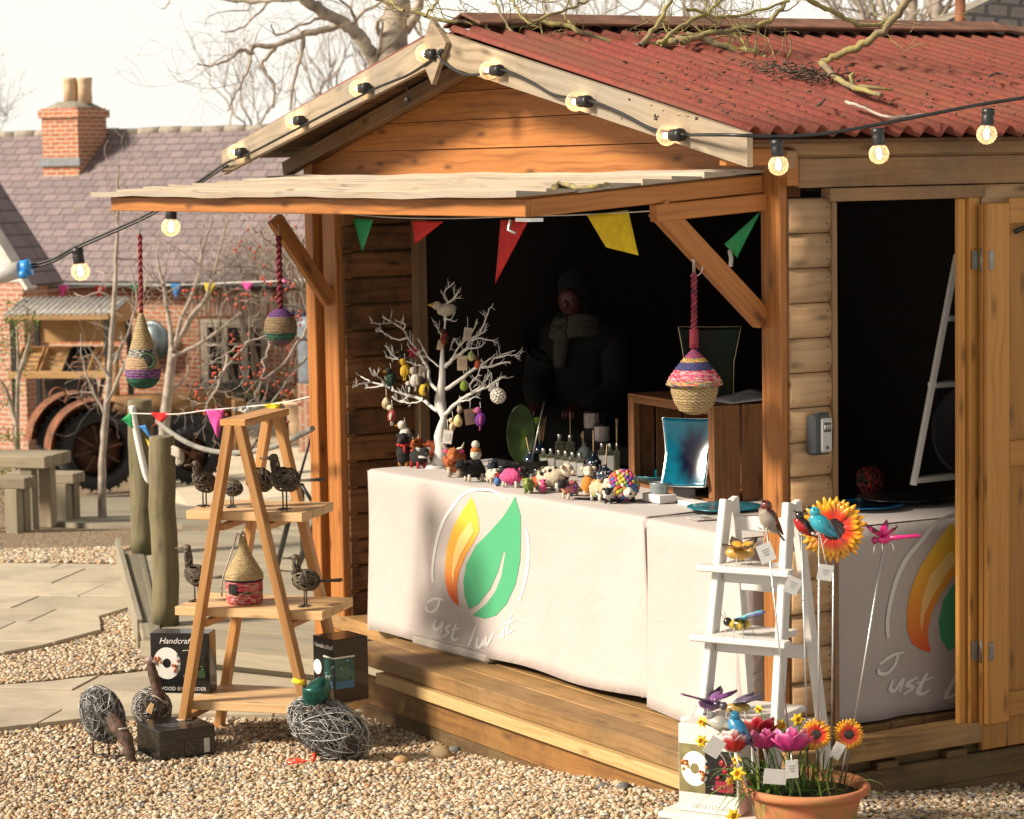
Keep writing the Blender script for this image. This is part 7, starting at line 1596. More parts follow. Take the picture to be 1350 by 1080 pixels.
p = onv(537, 132, -.30); m.tube([p+Vector((0, 0, .10)), p], .002, 5); m.ball(p, .013, n=10, m=8); tag(rebase(m.build('hook_eye', 'black_metal'), SHM @ p), 'small black hook hanging under the left roof slope', 'hook')

# ---------------------------------------------------------------- trees
def grow(m, p, d, L_, r, lev, g, bend=.22, up=.05, kids_=(2, 4), spread=.7, taper=.55, minr=.0015, ns=5, cols=None, zmin=None, maxlev=4):
    n = 6; pts = [Vector(p)]; d = Vector(d).normalized(); rs = [r]
    for i in range(n):
        d = (d+Vector((g.gauss(0, bend), g.gauss(0, bend), g.gauss(0, bend)+up))).normalized(); pts.append(pts[-1]+d*L_/n); rs.append(max(minr, r*(1-(1-taper)*(i+1)/n)))
    m.tube(pts, rs, ns if r > .01 else 4, False)
    if lev >= maxlev: return
    for k in range(g.randint(*kids_)):
        i = g.randint(2, n); q = pts[i]; nd = (d+Vector((g.gauss(0, spread), g.gauss(0, spread), g.gauss(.05, spread)))).normalized(); grow(m, q, nd, L_*g.uniform(.5, .8), rs[i]*g.uniform(.45, .7), lev+1, g, bend, up, kids_, spread, taper, minr, ns, cols, zmin, maxlev)
def limb(m, pix, d, r0, r1, g, twigs=0, tl=.3, tlev=2, tr=.35, dv=0, ns=7, wob=.0):
    P = polyline([ony(x, y, d+dv*i/len(pix)) for i, (x, y) in enumerate(pix)], 5); n = len(P); rs = [lerp(r0, r1, i/(n-1))*g.uniform(.9, 1.1) for i in range(n)]; P = [p+Vector((g.gauss(0, wob), g.gauss(0, wob), g.gauss(0, wob))) for p in P]
    m.tube(P, rs, ns, False)
    for k in range(twigs):
        i = g.randint(n//4, n-1); dd = (P[min(i+1, n-1)]-P[i-1]).normalized(); dd = (dd*.7+Vector((g.gauss(0, .7), g.gauss(0, .5), g.gauss(.1, .7)))).normalized(); grow(m, P[i], dd, tl*g.uniform(.5, 1.2), rs[i]*tr, 4-tlev, g, .28, .0, (1, 3), .8, .4)
    return P
# lichened boughs reaching over the shed roof, from a tree standing off to the right
g = random.Random(11); bd = 10.6
bt = thing('ash_tree', 'overhanging boughs of a bare tree, yellow with lichen, over the red roof', 'tree', (2.9, 12.3, gz(2.9, 12.3)), 0)
m = MB(); bl = [
 ([(1240, -60), (1200, -5), (1180, 24), (1150, 52), (1115, 68), (1085, 82), (1055, 88), (1030, 86), (1008, 74), (985, 68), (950, 60), (918, 48), (895, 52), (870, 60), (840, 60), (810, 58)], .0165, .015, 12),
 ([(905, 50), (880, 57), (850, 60), (822, 61), (800, 54), (770, 43), (740, 32), (712, 30), (680, 33), (640, 32), (600, 29), (560, 20), (525, 10), (490, -4)], .0145, .007, 16),
 ([(900, 57), (930, 45), (975, 38), (1010, 28), (1030, 12), (1045, -12)], .014, .008, 5), ([(845, 60), (868, 30), (880, 8), (890, -12)], .012, .006, 5), ([(870, 58), (905, 30), (935, 15), (960, -10)], .010, .006, 5), ([(700, 30), (740, 14), (770, 4), (800, -12)], .007, .005, 5),
 ([(1040, -12), (1070, 2), (1095, 14), (1130, 32), (1165, 31), (1178, 24)], .012, .008, 3), ([(905, 12), (950, 22), (995, 16), (1040, 2)], .008, .005, 4), ([(985, 69), (975, 50), (971, 30)], .006, .003, 2), ([(1008, 74), (985, 85), (960, 80)], .007, .004, 3), ([(690, 60), (668, 30), (655, 5), (650, -10)], .006, .004, 4), ([(700, 34), (680, 12), (672, -8)], .005, .004, 4), ([(640, 34), (655, 52), (690, 58), (720, 52)], .005, .003, 3), ([(760, 42), (745, 20), (752, -8)], .005, .003, 3), ([(560, 22), (575, 6), (580, -8)], .006, .004, 3), ([(530, 14), (515, 4), (508, -6)], .006, .004, 3)]
for pix, r0, r1, tw in bl: limb(m, pix, bd, r0, r1, g, tw, .26, 2, .35, .25, 7, .004)
rt = [Vector((2.9, 12.3, gz(2.9, 12.3)-.1)), Vector((2.85, 12.2, 1.2)), Vector((2.75, 11.9, 2.6)), Vector((2.4, 11.4, 3.2)), ony(1240, -60, bd)]
m.tube(polyline(rt, 5), [.13]*6+[.12]*5+[.09]*5+[.05]*4+[.022], 10); m.build('boughs', 'lichen_bark', bt)
m = MB()
for k in range(120):
    x = g.uniform(490, 1050); y = g.uniform(-4, 55); m.rock(ony(x, y, bd+g.uniform(0, .3)), (.006, .006, .009)) if 0 else None
# big bare tree behind the gable
g = random.Random(5); td = 23.
tt = thing('bare_tree', 'large bare tree with a thick grooved trunk behind the shed gable', 'tree', (ony(520, 60, td).x, td, gy(td)), 0)
m = MB(); x0 = ony(520, 60, td).x
P = polyline([Vector((x0-.05, td, gy(td)-.2)), Vector((x0-.03, td, 1.)), ony(516, 110, td), ony(519, 60, td), ony(524, 10, td), ony(528, -60, td), ony(520, -160, td)], 5); m.tube(P, [.20]*10+[.135]*6+[.118]*5+[.108]*5+[.09]*5, 14)
m.build('trunk', 'bark', tt)
m = MB()
for pix, r0, r1, tw in [([(497, 88), (486, 66), (470, 44), (450, 28), (425, 16), (405, 2), (390, -12)], .062, .05, 4), ([(450, 33), (420, 42), (395, 46), (365, 60), (335, 61), (330, 70), (318, 66), (300, 80), (278, 86), (260, 84)], .034, .007, 6), ([(400, 46), (397, 70), (390, 95), (382, 145)], .022, .012, 3), ([(365, 60), (346, 82), (350, 96), (362, 115), (360, 136), (352, 150)], .020, .008, 5), ([(430, 20), (395, 34), (365, 46), (357, 30)], .014, .006, 4), ([(333, 70), (325, 95), (308, 130), (300, 145)], .014, .006, 5),
  ([(360, -5), (335, 22), (310, 40), (290, 42)], .012, .005, 5), ([(280, -4), (330, 2), (370, 0), (420, -6)], .022, .018, 4), ([(508, 60), (498, 40), (502, 24), (518, 32)], .022, .016, 2), ([(535, 40), (548, 20), (556, -10)], .05, .04, 3), ([(488, 95), (500, 60), (505, 30)], .016, .010, 2), ([(225, -8), (222, 6), (212, 12)], .008, .004, 3)]:
    limb(m, pix, td, r0, r1, g, max(1, tw*2//3), .7, 2, .33, -.4, 7, .006)
m.build('branches', 'bark', tt)
# thin bare trees far behind, each its own
def twig_tree(label, px, base_y, top_y, d, n, spread_px, seed, name='bare_tree', lev=2):
    g = random.Random(seed); b = Vector((ony(px, 200, d).x, d, gy(d))); t = thing(name, label, 'tree', b, 0, 'thin bare trees beyond the roofs'); m = MB(); zt = ony(px, top_y, d).z; zb_ = ony(px, base_y, d).z
    m.tube([b, Vector((b.x, d, zb_))], [.10, .07], 8); m.build('trunk', 'twig_far', t); m = MB()
    for k in range(n):
        x = b.x+g.gauss(0, spread_px)*d/FPX*.3; tx = b.x+g.gauss(0, spread_px)*d/FPX; P = [Vector((x, d+g.gauss(0, .4), zb_)).lerp(Vector((tx, d, lerp(zb_, zt, g.uniform(.6, 1.05)))), i/6)+Vector((g.gauss(0, .05), 0, 0)) for i in range(7)]; P[0] = Vector((b.x, d, zb_-.1)); m.tube(P, [.022*(1-i/7.5)+.004 for i in range(7)], 4, False)
        for q in range(6):
            i = g.randint(1, 6); grow(m, P[i], (g.gauss(0, .5), g.gauss(0, .5), 1), g.uniform(.3, .9), .009, 4-lev, g, .12, .06, (1, 3), .45, .4, .003)
    m.build('branches', 'twig_far', t)
twig_tree('thin twiggy tree above the cottage roof, left of the shed gable', 330, 175, 70, 50, 5, 34, 1)
twig_tree('tall thin twiggy tree between the cottage roof and the shed gable', 430, 150, 40, 47, 6, 36, 2)
twig_tree('thin twiggy tree close to the left slope of the shed roof', 480, 130, 60, 49, 4, 22, 4)
twig_tree('bare tree showing above the middle of the red roof', 930, 80, -30, 34, 8, 50, 5); twig_tree('bare tree above the red roof behind the lichened bough', 1140, 60, -40, 32, 8, 34, 6); twig_tree('bare twiggy tree above the right of the red roof', 1210, 60, -30, 36, 9, 26, 8); twig_tree('bare tree above the ridge just right of the gable', 760, 80, -30, 40, 7, 46, 9)
twig_tree('faint bare tree at the far left edge of the sky', -14, 190, 120, 55, 8, 16, 12)
# thicker leaning stems at upper right
g = random.Random(21); t = thing('bare_tree', 'bare tree with two pale leaning stems at the upper right', 'tree', (ony(1225, 40, 28).x, 28, gy(28)), 0); m = MB()
for pix, r0, r1 in (([(1195, 120), (1200, 40), (1204, 10), (1200, -20)], .06, .05), ([(1200, 120), (1232, 40), (1236, 10), (1228, -20)], .07, .06), ([(1168, 100), (1170, 40), (1163, 8), (1155, -14)], .04, .03), ([(1135, 90), (1138, 20), (1120, -10)], .03, .025)): limb(m, pix, 28, r0, r1, g, 4, .9, 2, .4)
m.tube([Vector((ony(1200, 120, 28).x, 28, gy(28))), ony(1198, 110, 28)], .11, 8); m.build('trunk', 'bark_pale', t)
# tiled roof at upper right
tb_ = 24.; rp = ony(1268, 34, tb_); t = thing('tiled_barn', 'dark tiled roof of a building behind the shed at the top right', 'building', (rp.x, tb_, gy(tb_)), 0)
m = MB(); a, b, c, d = ony(1238, 36, tb_), ony(1420, 56, tb_-1), ony(1420, -40, tb_+1.6), ony(1340, -12, tb_+1.8)
i = [m.vt(q) for q in (a, b, c, d)]; m.face(i, [(0, 0), (1.3, 0), (1.3, .9), (.6, .9)]); m.build('roof', 'pantile', t, solid=.06)
m = MB(); m.bar(a+Vector((-.02, 0, .02)), d+Vector((-.02, 0, .03)), .16, .06); m.build('verge', 'stone_cap', t)
m = MB(); m.poly([a-Vector((0, -.1, .05)), b-Vector((0, -.1, .05)), Vector((b.x, b.y+.1, gy(tb_))), Vector((a.x, a.y+.1, gy(tb_)))], (0, .3, 0)); m.build('wall', 'brick', t)
m = MB(); p = ony(1266, 34, tb_-1.5); m.tube([Vector((p.x, p.y, gy(tb_))), ony(1266, -14, tb_-1.5)], .045, 8); tag(rebase(m.build('flue_pipe', 'rust'), Vector((p.x, p.y, gy(tb_)))), 'thin rusty pole standing behind the ridge at the upper right', 'pole')
# sapling and multi-stemmed tree in front of the cottage
g = random.Random(31)
def sapling(label, stems, d, seed, base, name='sapling', mat='bark_pale', tw=4):
    g = random.Random(seed); b = ong(*base); t = thing(name, label, 'tree', Vector((b.x, d, gz(b.x, d))), 0); m = MB()
    for k, (pix, r0, r1, n) in enumerate(stems):
        P = limb(m, pix, d, r0, r1, g, n, .5, 2, .45, .1, 7, .004)
        if k == 0: m.tube([Vector((P[0].x, d, gz(P[0].x, d)-.05)), P[0]], [r0*1.1, r0], 7, False)
    m.build('trunk', mat, t); return t
sapling('slim bare sapling beside the picnic table', [([(134, 660), (136, 600), (142, 520), (148, 440), (152, 370), (155, 300), (156, 250), (155, 205)], .042, .006, 8), ([(142, 530), (160, 490), (178, 450), (186, 410), (192, 375), (200, 340)], .020, .006, 7), ([(140, 550), (120, 510), (108, 470), (106, 440)], .015, .005, 5), ([(150, 480), (172, 430), (180, 390), (172, 350)], .014, .005, 6), ([(146, 500), (125, 470), (112, 450)], .012, .004, 4), ([(155, 300), (148, 260), (140, 225)], .008, .003, 4), ([(156, 300), (166, 262), (164, 235)], .007, .003, 4)], 24.6, 3, (133, 670))
sapling('pale many-stemmed bare tree between the tractor and the cottage window', [([(212, 620), (216, 570), (221, 520), (228, 462)], .060, .05, 1), ([(228, 462), (222, 420), (214, 370), (206, 335)], .032, .010, 4), ([(228, 462), (240, 420), (256, 380), (268, 330), (280, 285)], .028, .008, 5), ([(229, 460), (250, 420), (270, 395), (282, 360), (292, 320), (300, 290)], .026, .008, 5), ([(230, 458), (245, 435), (262, 408), (276, 380)], .020, .007, 4), ([(228, 470), (260, 455), (290, 435), (318, 412)], .024, .008, 4), ([(226, 440), (219, 400), (217, 360), (226, 320)], .016, .006, 5), ([(256, 380), (266, 350), (264, 310), (270, 290)], .012, .005, 4)], 26.5, 4, (212, 640), 'ornamental_tree')
# crab apple with red berries across the window
g = random.Random(41); d = 19.5; b = Vector((ony(420, 560, d).x, d, gz(ony(420, 560, d).x, d))); t = thing('berry_tree', 'arching bare crab apple hung with red berries in front of the cottage window', 'tree', b, 0); m = MB(); tips = []
for pix in ([(425, 520), (415, 440), (402, 400), (388, 370), (378, 352), (384, 345)], [(418, 450), (390, 445), (360, 440), (330, 450), (300, 466), (262, 486)], [(408, 410), (370, 400), (338, 396), (308, 400)], [(390, 372), (360, 356), (330, 350), (300, 352), (276, 362)], [(330, 450), (310, 470), (292, 492), (280, 508)], [(412, 425), (380, 470), (350, 500), (330, 530), (318, 560)], [(402, 400), (392, 350), (384, 310), (374, 285)], [(396, 380), (372, 335), (350, 315), (330, 300)], [(405, 470), (380, 500), (360, 530), (352, 560)], [(362, 440), (350, 470), (345, 500)], [(300, 466), (290, 500), (270, 540)], [(388, 345), (400, 320), (404, 295)]):
    P = limb(m, pix, d, .013, .004, g, 3, .30, 2, .5, -.5, 5, .008); tips += P[6:]
m.tube([b, ony(425, 520, d)], [.04, .018], 7); m.build('branches', 'bark_pale', t)
m = MB()
for k in range(85):
    c = g.choice(tips)+Vector((g.gauss(0, .12), g.gauss(0, .1), g.gauss(-.08, .13)))
    for q in range(g.randint(1, 4)): m.rock(c+Vector((g.gauss(0, .024), g.gauss(0, .024), g.gauss(0, .026))), (.0125,)*3)
stuff(m.build('berries', 'berry', t))
m = MB()
for k in range(70): tuft(m, g.choice(tips)+Vector((g.gauss(0, .06), 0, g.gauss(0, .08))), .05, .05, .05, 3, [(.24, .15, .04), (.20, .18, .05), (.30, .12, .04)], .014)
m.build('leaves', 'vc_leaf', t)
# climbing twigs on the cottage roof edge and moss
for k, (x, label, sd) in enumerate(((330, 'tangle of bare climber stems over the cottage eaves, left of the berries', 6), (385, 'tangle of mossy climber stems over the cottage eaves beside the shed post', 7))):
    g = random.Random(sd); b = cot(x, 545, .3); t = thing('wall_climber', label, 'climber', CM_ @ Vector((b.x, -.12, GB)), 0, 'climbers on the cottage'); m = MB()
    for q in range(16):
        top = CM_ @ Vector((b.x+g.gauss(0, .55), -.25+g.uniform(0, .5), EV+g.uniform(.2, .95))); bot = CM_ @ Vector((b.x+g.gauss(0, .2), -.15, GB)); mid = CM_ @ Vector((b.x+g.gauss(0, .4), -.22, EV-.15)); P = polyline([bot, bot.lerp(mid, .5)+Vector((g.gauss(0, .2), 0, 0)), mid, top], 4); m.tube(P, [.016*(1-i/len(P)*.7) for i in range(len(P))], 4, False)
        for s_ in range(5): grow(m, P[g.randint(6, len(P)-1)], (g.gauss(0, 1), g.gauss(0, .3), .7), .4, .007, 2, g, .25, .03, (1, 3), .7, .4, .003)
    m.build('stems', 'twig_far', t)
    m = MB(CM_)
    for q in range(110): tuft(m, (b.x+g.gauss(0, .5), .05+g.uniform(-.2, .6)*.4, EV+g.uniform(-.05, .55)), .06, .05, .05, 3, [(.22, .19, .06), (.16, .16, .05), (.28, .20, .08)], .022)
    m.build('leaves', 'vc_leaf', t)
# feathery yellow-green shrub at the left edge
g = random.Random(51); d = 25.5; b = ony(14, 640, d); t = thing('feathery_shrub', 'feathery yellow-green shrub at the left edge before the brick gable', 'shrub', Vector((b.x, d, gz(b.x, d))), 0); m = MB()
for pix in ([(20, 660), (22, 560), (24, 480), (22, 430)], [(22, 560), (10, 520), (0, 500)], [(23, 500), (36, 460), (40, 440)]): limb(m, pix, d, .03, .012, g, 0)
m.tube([Vector((b.x, d, gz(b.x, d))), ony(20, 660, d)], .035, 6); m.build('stems', 'bark', t); m = MB()
for cx0, cy0, n in ((18, 430, 15), (36, 425, 12), (4, 445, 12), (26, 455, 10), (6, 480, 9), (2, 530, 10), (14, 510, 6), (24, 500, 5), (6, 580, 12), (-4, 620, 10), (18, 580, 5), (12, 408, 6), (-2, 660, 9), (10, 640, 5)):
    c = ony(cx0, cy0, d)
    for q in range(n): tuft(m, c+Vector((g.gauss(0, .07), g.gauss(0, .14), g.gauss(0, .06))), .05, .05, .035, 12, [(.22, .25, .035), (.15, .20, .03), (.30, .30, .06), (.08, .12, .02)], .016)
m.build('foliage', 'vc_leaf', t)

# ---------------------------------------------------------------- flower pot with metal flowers and birds on stakes
pc = ony(1062, 1034, 8.36); pr = 84/FPX*8.36; gp_ = gz(pc.x, pc.y); PM_ = Matrix.Translation((pc.x, pc.y, gp_-.005)); ph = pc.z-gp_+.01
pot = thing('terracotta_pot', 'wide terracotta pot with green algae, planted up at the shed corner', 'plant pot', (pc.x, pc.y, gp_-.005), 0)
m = MB(PM_); m.lathe([(.0, 0), (pr*.62, 0), (pr*.66, .015), (pr*.76, ph*.4), (pr*.87, ph*.80), (pr*.88, ph*.86), (pr*.97, ph*.88), (pr*1.03, ph*.915), (pr*1.03, ph*.97), (pr*1.0, ph), (pr*.95, ph*1.0), (pr*.91, ph*.96), (pr*.85, ph*.80), (pr*.8, ph*.7)], 56); m.build('body', 'pot_clay', pot)
m = MB(PM_); m.lathe([(pr*.86, ph*.87), (pr*.5, ph*.89), (0, ph*.90)], 30, jit=.02); m.build('soil', 'soil', pot)
SOILZ = gp_+ph*.89
def pdep(k): return pc.y+k
def blade(m, a, d, L_, w_, cols, g, droop=.5):
    P = [Vector(a)]; d = Vector(d).normalized(); n = 7
    for i in range(n): d = (d+Vector((0, 0, -droop*.13*(1+i*.3)))).normalized(); P.append(P[-1]+d*L_/n)
    s_ = d.cross(Vector((0, 0, 1))); s_ = s_.normalized() if s_.length > 1e-3 else Vector((1, 0, 0)); c = g.choice(cols); c = tuple(v*g.uniform(.75, 1.2) for v in c); r = 0
    ids = []
    for i, p in enumerate(P): ww = w_*(1-(i/n)**2.2)*.5+.0004; ids.append((m.vt(p-s_*ww, c), m.vt(p+Vector((0, 0, -ww*.4)), c), m.vt(p+s_*ww, c)))
    for a_, b_ in zip(ids, ids[1:]): m.face((a_[0], a_[1], b_[1], b_[0]), None, r, True); m.face((a_[1], a_[2], b_[2], b_[1]), None, r, True)
g = random.Random(61); daff = thing('daffodil_clump', 'clump of small yellow daffodils and drooping green leaves filling the terracotta pot', 'flowers', (pc.x, pc.y, SOILZ), 0); m = MB()
GR = [(.13, .22, .035), (.08, .16, .02), (.18, .26, .06), (.05, .11, .015)]
for k in range(105):
    u = g.random(); x = -pr*.8+2*pr*.72*u**1.6; a = Vector((pc.x+x, pc.y+g.uniform(-.7, .6)*math.sqrt(max(0, (pr*.82)**2-x*x)), SOILZ-.01)); lean = g.gauss(-.35 if x < 0 else -.05, .45); blade(m, a, (lean, g.gauss(-.12, .35), g.uniform(.55, 1.3)), g.uniform(.13, .27), g.uniform(.006, .010), GR, g, g.uniform(.3, 1.6))
m.build('leaves', 'vc_leaf', daff)
def daffodil(px, py, dd, s=.024, yaw=0):
    c = ony(px, py, pdep(dd)); m = MB(); Q = (Matrix.Rotation(yaw, 3, 'Z') @ RX(R(80))); 
    for k in range(6):
        a = k*1.047; tip = c+Q @ Vector((math.cos(a)*s, math.sin(a)*s, -.002)); leafwing(m, c, tip, s*.62, Q @ Vector((0, 0, 1)), lambda a_, b_: (.85, .60, .02), 4)
    m.lathe([(s*.22, 0), (s*.30, s*.35), (s*.42, s*.62), (s*.40, s*.6), (s*.2, s*.1)], 12, c, Q, colf=lambda z, a, r: (.80, .42, .01)); fl = m.build('flower', 'vc_leaf', daff)
    b = Vector((pc.x+max(-pr*.7, min(pr*.6, (c.x-pc.x)*.5)), pc.y, SOILZ)); m = MB(); m.tube(polyline([b, b.lerp(c, .6)+Vector((0, 0, .04)), c], 5), .0025, 5, col=(.10, .18, .03)); m.build('stem', 'vc_leaf', daff)
for k, (x, y, dd, s_) in enumerate([(926, 952, .02, .020), (925, 977, -.02, .022), (1052, 949, .05, .024), (1030, 957, .06, .024), (971, 1002, -.10, .018), (973, 1020, -.14, .026), (967, 1076, -.26, .026), (962, 1030, -.15, .014), (1000, 935, .1, .016)]): daffodil(x, y, dd, s_, -.5+.3*(k % 4))
def stake(t, top, base_px, dd, r=.0032):
    b = ony(base_px, 1036, pdep(dd)); b.z = SOILZ-.02; m = MB(); m.tube([b, top], r, 6); m.build('stake', 'steel', t)
def tagcard(t, px, py, d, w_, h_, rot, print_=True, name='price_tag', knot=None):
    c = ony(px, py, d); M = Matrix.Translation(c) @ Matrix.Rotation(rot, 4, 'Y') @ Matrix.Rotation(.15, 4, 'Z'); m = MB(M); m.box((0, 0, 0), (w_, .0015, h_)); tg = m.build(name, 'white_card', t)
    if print_: 
        m = MB(M)
        for q in range(3): m.box((0, -.0012, h_*(.18-.14*q)), (w_*(.5-.1*q), .0008, h_*.035))
        m.build('print', 'ink_grey', tg)
    if knot is not None: m = MB(); m.tube([M @ Vector((0, 0, h_*.45)), knot], .0009, 4); m.build('thread', 'string_white', t)
def sunflower(label, px, py, rpx, dd, base, pitch, yaw, npet=26):
    d = pdep(dd); c = ony(px, py, d); s = rpx/FPX*d; Q = RZ(yaw) @ RX(math.pi/2+pitch); t = thing('metal_sunflower', label, 'garden ornament', Vector((c.x, c.y, SOILZ)), 0, 'metal sunflowers on stakes'); g = random.Random(px)
    for ring, (n, rr, z) in enumerate(((npet, 1.0, -.05), (npet, .86, .03))):
        m = MB()
        for k in range(n):
            a = 6.2832*(k+.5*ring)/n+g.uniform(-.03, .03); L_ = s*rr*g.uniform(.92, 1.04); root = c+Q @ Vector((math.cos(a)*s*.25, math.sin(a)*s*.25, z*s)); tip = c+Q @ Vector((math.cos(a)*L_, math.sin(a)*L_, z*s+s*.10*g.random()))
            leafwing(m, root, tip, s*.24, Q @ Vector((0, 0, 1)), lambda a_, b_: tuple(lerp(p, q, sst((a_-.42)/.45)) for p, q in zip((.62, .03, .008) if ring else (.66, .06, .01), (.85, .42, .01) if g.random() > .2 else (.80, .30, .01))), 6)
        m.build('petals', 'vc_gloss', t, solid=.0015)
    m = MB(); m.lathe([(s*.36, 0), (s*.35, s*.06), (s*.25, s*.10), (0, s*.09)], 26, c, Q, colf=lambda z, a, r: (.02, .008, .006))
    for k in range(90): rr = s*.33*math.sqrt(k/90); a = k*2.4; m.rock(c+Q @ Vector((rr*math.cos(a), rr*math.sin(a), s*.09)), (s*.022,)*3, (.035, .012, .008))
    m.build('centre', 'vc_gloss', t); stake(t, c+Q @ Vector((0, 0, -s*.05)), base, dd+.02); return t, c, s
ts, c, s = sunflower('large red and yellow metal sunflower high on a stake behind the turquoise bird', 1099, 698, 44, .10, 1096, R(-6), R(-12), 30)
ts, c, s = sunflower('small metal sunflower with a deep red ring, left of the pair over the pot', 1076, 968, 21.5, -.02, 1079, R(-4), R(-4), 26)
ts2, c2, s2 = sunflower('small orange metal sunflower with a black heart, right of the pair over the pot', 1119, 968, 21.5, .0, 1105, R(-2), R(6), 26)
tagcard(ts2, 1104, 990, pdep(-.06), .036, .055, .5, True, 'price_tag')
def stakebird(label, px, py, L_px, dd, base, hd, tilt, body, head, wing, belly, name='metal_bird', tall=1.0, group='metal birds on stakes', beak=(.02, .015, .015), feet=True, onstake=True):
    d = pdep(dd); c = ony(px, py, d); s = L_px/FPX*d; M = Matrix.Translation(c) @ Matrix.Rotation(hd, 4, 'Z') @ Matrix.Rotation(tilt, 4, 'Y'); t = thing(name, label, 'garden ornament', Vector((c.x, c.y, SOILZ)), 0, group)
    m = MB(M)
    def tone(z, a, r): return belly if math.cos(a-math.pi) > .15 and False else body
    # body along x: breast forward, tapering to the tail
    pr_ = [(.001, -.42), (.10, -.36), (.17, -.22), (.24, -.02), (.26, .14), (.22, .30), (.15, .42), (.13, .48)]
    m.lathe([(r_*s, x*s) for r_, x in pr_], 18, (0, 0, 0), RY(math.pi/2), colf=lambda z, a, r: belly if math.cos(a) > -.1 else body); m.build('body', 'vc_gloss', t)
    m = MB(M); hc = Vector((.46*s, 0, .16*s)); m.ball(hc, (.17*s, .155*s, .155*s), n=14, m=10, col=head); hd_ = m.build('head', 'vc_gloss', t)
    m = MB(M); m.lathe([(.04*s, 0), (.002, .16*s)], 8, hc+Vector((.14*s, 0, 0)), RY(1.7), colf=lambda z, a, r: beak); m.build('beak', 'vc_gloss', hd_)
    for y in (-1, 1): m = MB(M); m.ball(hc+Vector((.08*s, y*.125*s, .05*s)), .026*s, n=8, m=6, col=(.01, .01, .01)); m.build('eye', 'vc_gloss', hd_)
    for y in (-1, 1): m = MB(M); leafwing(m, (.22*s, y*.20*s, .08*s), (-.50*s, y*.14*s, .02*s), .24*s, (0, y, .4), lambda a, b: wing, 7); m.build('wing', 'vc_gloss', t, solid=.002)
    m = MB(M); m.box((-.58*s, 0, .03*s), (.40*s, .11*s, .025*s), RY(.1), col=wing); m.build('tail', 'vc_gloss', t, bevel=.001)
    if feet:
        for y in (-1, 1):
            m = MB(M)
            m.tube([(0, y*.07*s, -.20*s), (.01*s, y*.09*s, -.34*s)], .014*s, 5, col=(.6, .5, .46))
            for q in (-.6, 0, .6): m.tube([(.01*s, y*.09*s, -.34*s), (.01*s+.14*s*math.cos(q), y*.09*s+.14*s*math.sin(q), -.37*s)], .012*s, 5, col=(.6, .5, .46))
            m.build('foot', 'vc_gloss', t)
    if onstake: stake(t, M @ Vector((0, 0, -.2*s)), base, dd)
    return t, M, s
TQ = (.02, .30, .40)
t, M, s = stakebird('turquoise metal bird on a stake in front of the big sunflower', 1086, 694, 46, -.02, 1078, R(172), R(-40), TQ, (.03, .34, .44), (.01, .16, .24), (.03, .33, .43)); tagcard(t, 1088, 755, pdep(-.06), .050, .052, .18, True, 'price_tag', M @ Vector((0, 0, -.2*s)))
t, M, s = stakebird('dark headed red breasted metal bird left of the turquoise one', 1062, 696, 38, .02, 1066, R(190), R(-45), (.03, .012, .01), (.022, .016, .018), (.04, .02, .015), (.45, .015, .015))
t, M, s = stakebird('plump silver breasted metal bird with a chestnut back, at the top of the white ladder', 1016, 688, 48, .03, 1048, R(218), R(-52), (.09, .012, .012), (.13, .018, .016), (.07, .01, .01), (.36, .31, .25)); tagcard(t, 1010, 729, pdep(-.01), .052, .062, -.35, True, 'price_tag', M @ Vector((0, 0, -.2*s))); tagcard(t, 1045, 772, pdep(.0), .050, .056, .45, True, 'price_tag')
t, M, s = stakebird('grey silver metal bird perched among the pot flowers', 953, 955, 40, -.05, 985, R(165), R(-15), (.36, .34, .30), (.24, .23, .22), (.42, .40, .34), (.45, .43, .36), group=None)
t, M, s = stakebird('blue metal bird on the rim of the red glass bowl', 976, 964, 44, -.10, 990, R(150), R(-50), (.02, .18, .36), (.015, .17, .30), (.03, .03, .12), (.03, .24, .42), group=None)
# pink dragonfly
d = pdep(.12); c = ony(1166, 711, d); s = 48/FPX*d; M = Matrix.Translation(c) @ Matrix.Rotation(R(186), 4, 'Z') @ Matrix.Rotation(R(4), 4, 'Y'); t = thing('metal_dragonfly', 'bright pink metal dragonfly on a leaning stake before the doorway cloth', 'garden ornament', Vector((c.x, c.y, SOILZ)), 0); HP = (.72, .02, .22)
m = MB(M); m.ball((0, 0, 0), (.22*s, .12*s, .13*s), col=HP); m.lathe([(.07*s, 0), (.05*s, .5*s), (.06*s, .85*s), (.02*s, .92*s)], 10, (-.12*s, 0, .02*s), RY(-1.6), colf=lambda z, a, r: HP); m.build('body', 'vc_gloss', t); m = MB(M); m.ball((.27*s, 0, 0), .11*s, col=(.45, .02, .14)); m.build('head', 'vc_gloss', t)
for y in (-1, 1):
    for dx in (-.25, .45): m = MB(M); leafwing(m, (.05*s, y*.06*s, .08*s), (dx*s, y*.6*s, .42*s), .22*s, (0, -y*.3, 1), lambda a, b: HP if a < .62 else (.10, .008, .03), 6); m.build('wing', 'vc_gloss', t, solid=.0015)
for x in (-.1, .08, .22):
    for y in (-1, 1): m = MB(M); m.tube([(x*s, y*.08*s, -.06*s), (x*1.6*s, y*.25*s, -.12*s), (x*1.8*s, y*.28*s, -.30*s)], .012*s, 5, col=(.65, .6, .55)); m.build('leg', 'vc_gloss', t)
stake(t, c, 1112, .08)
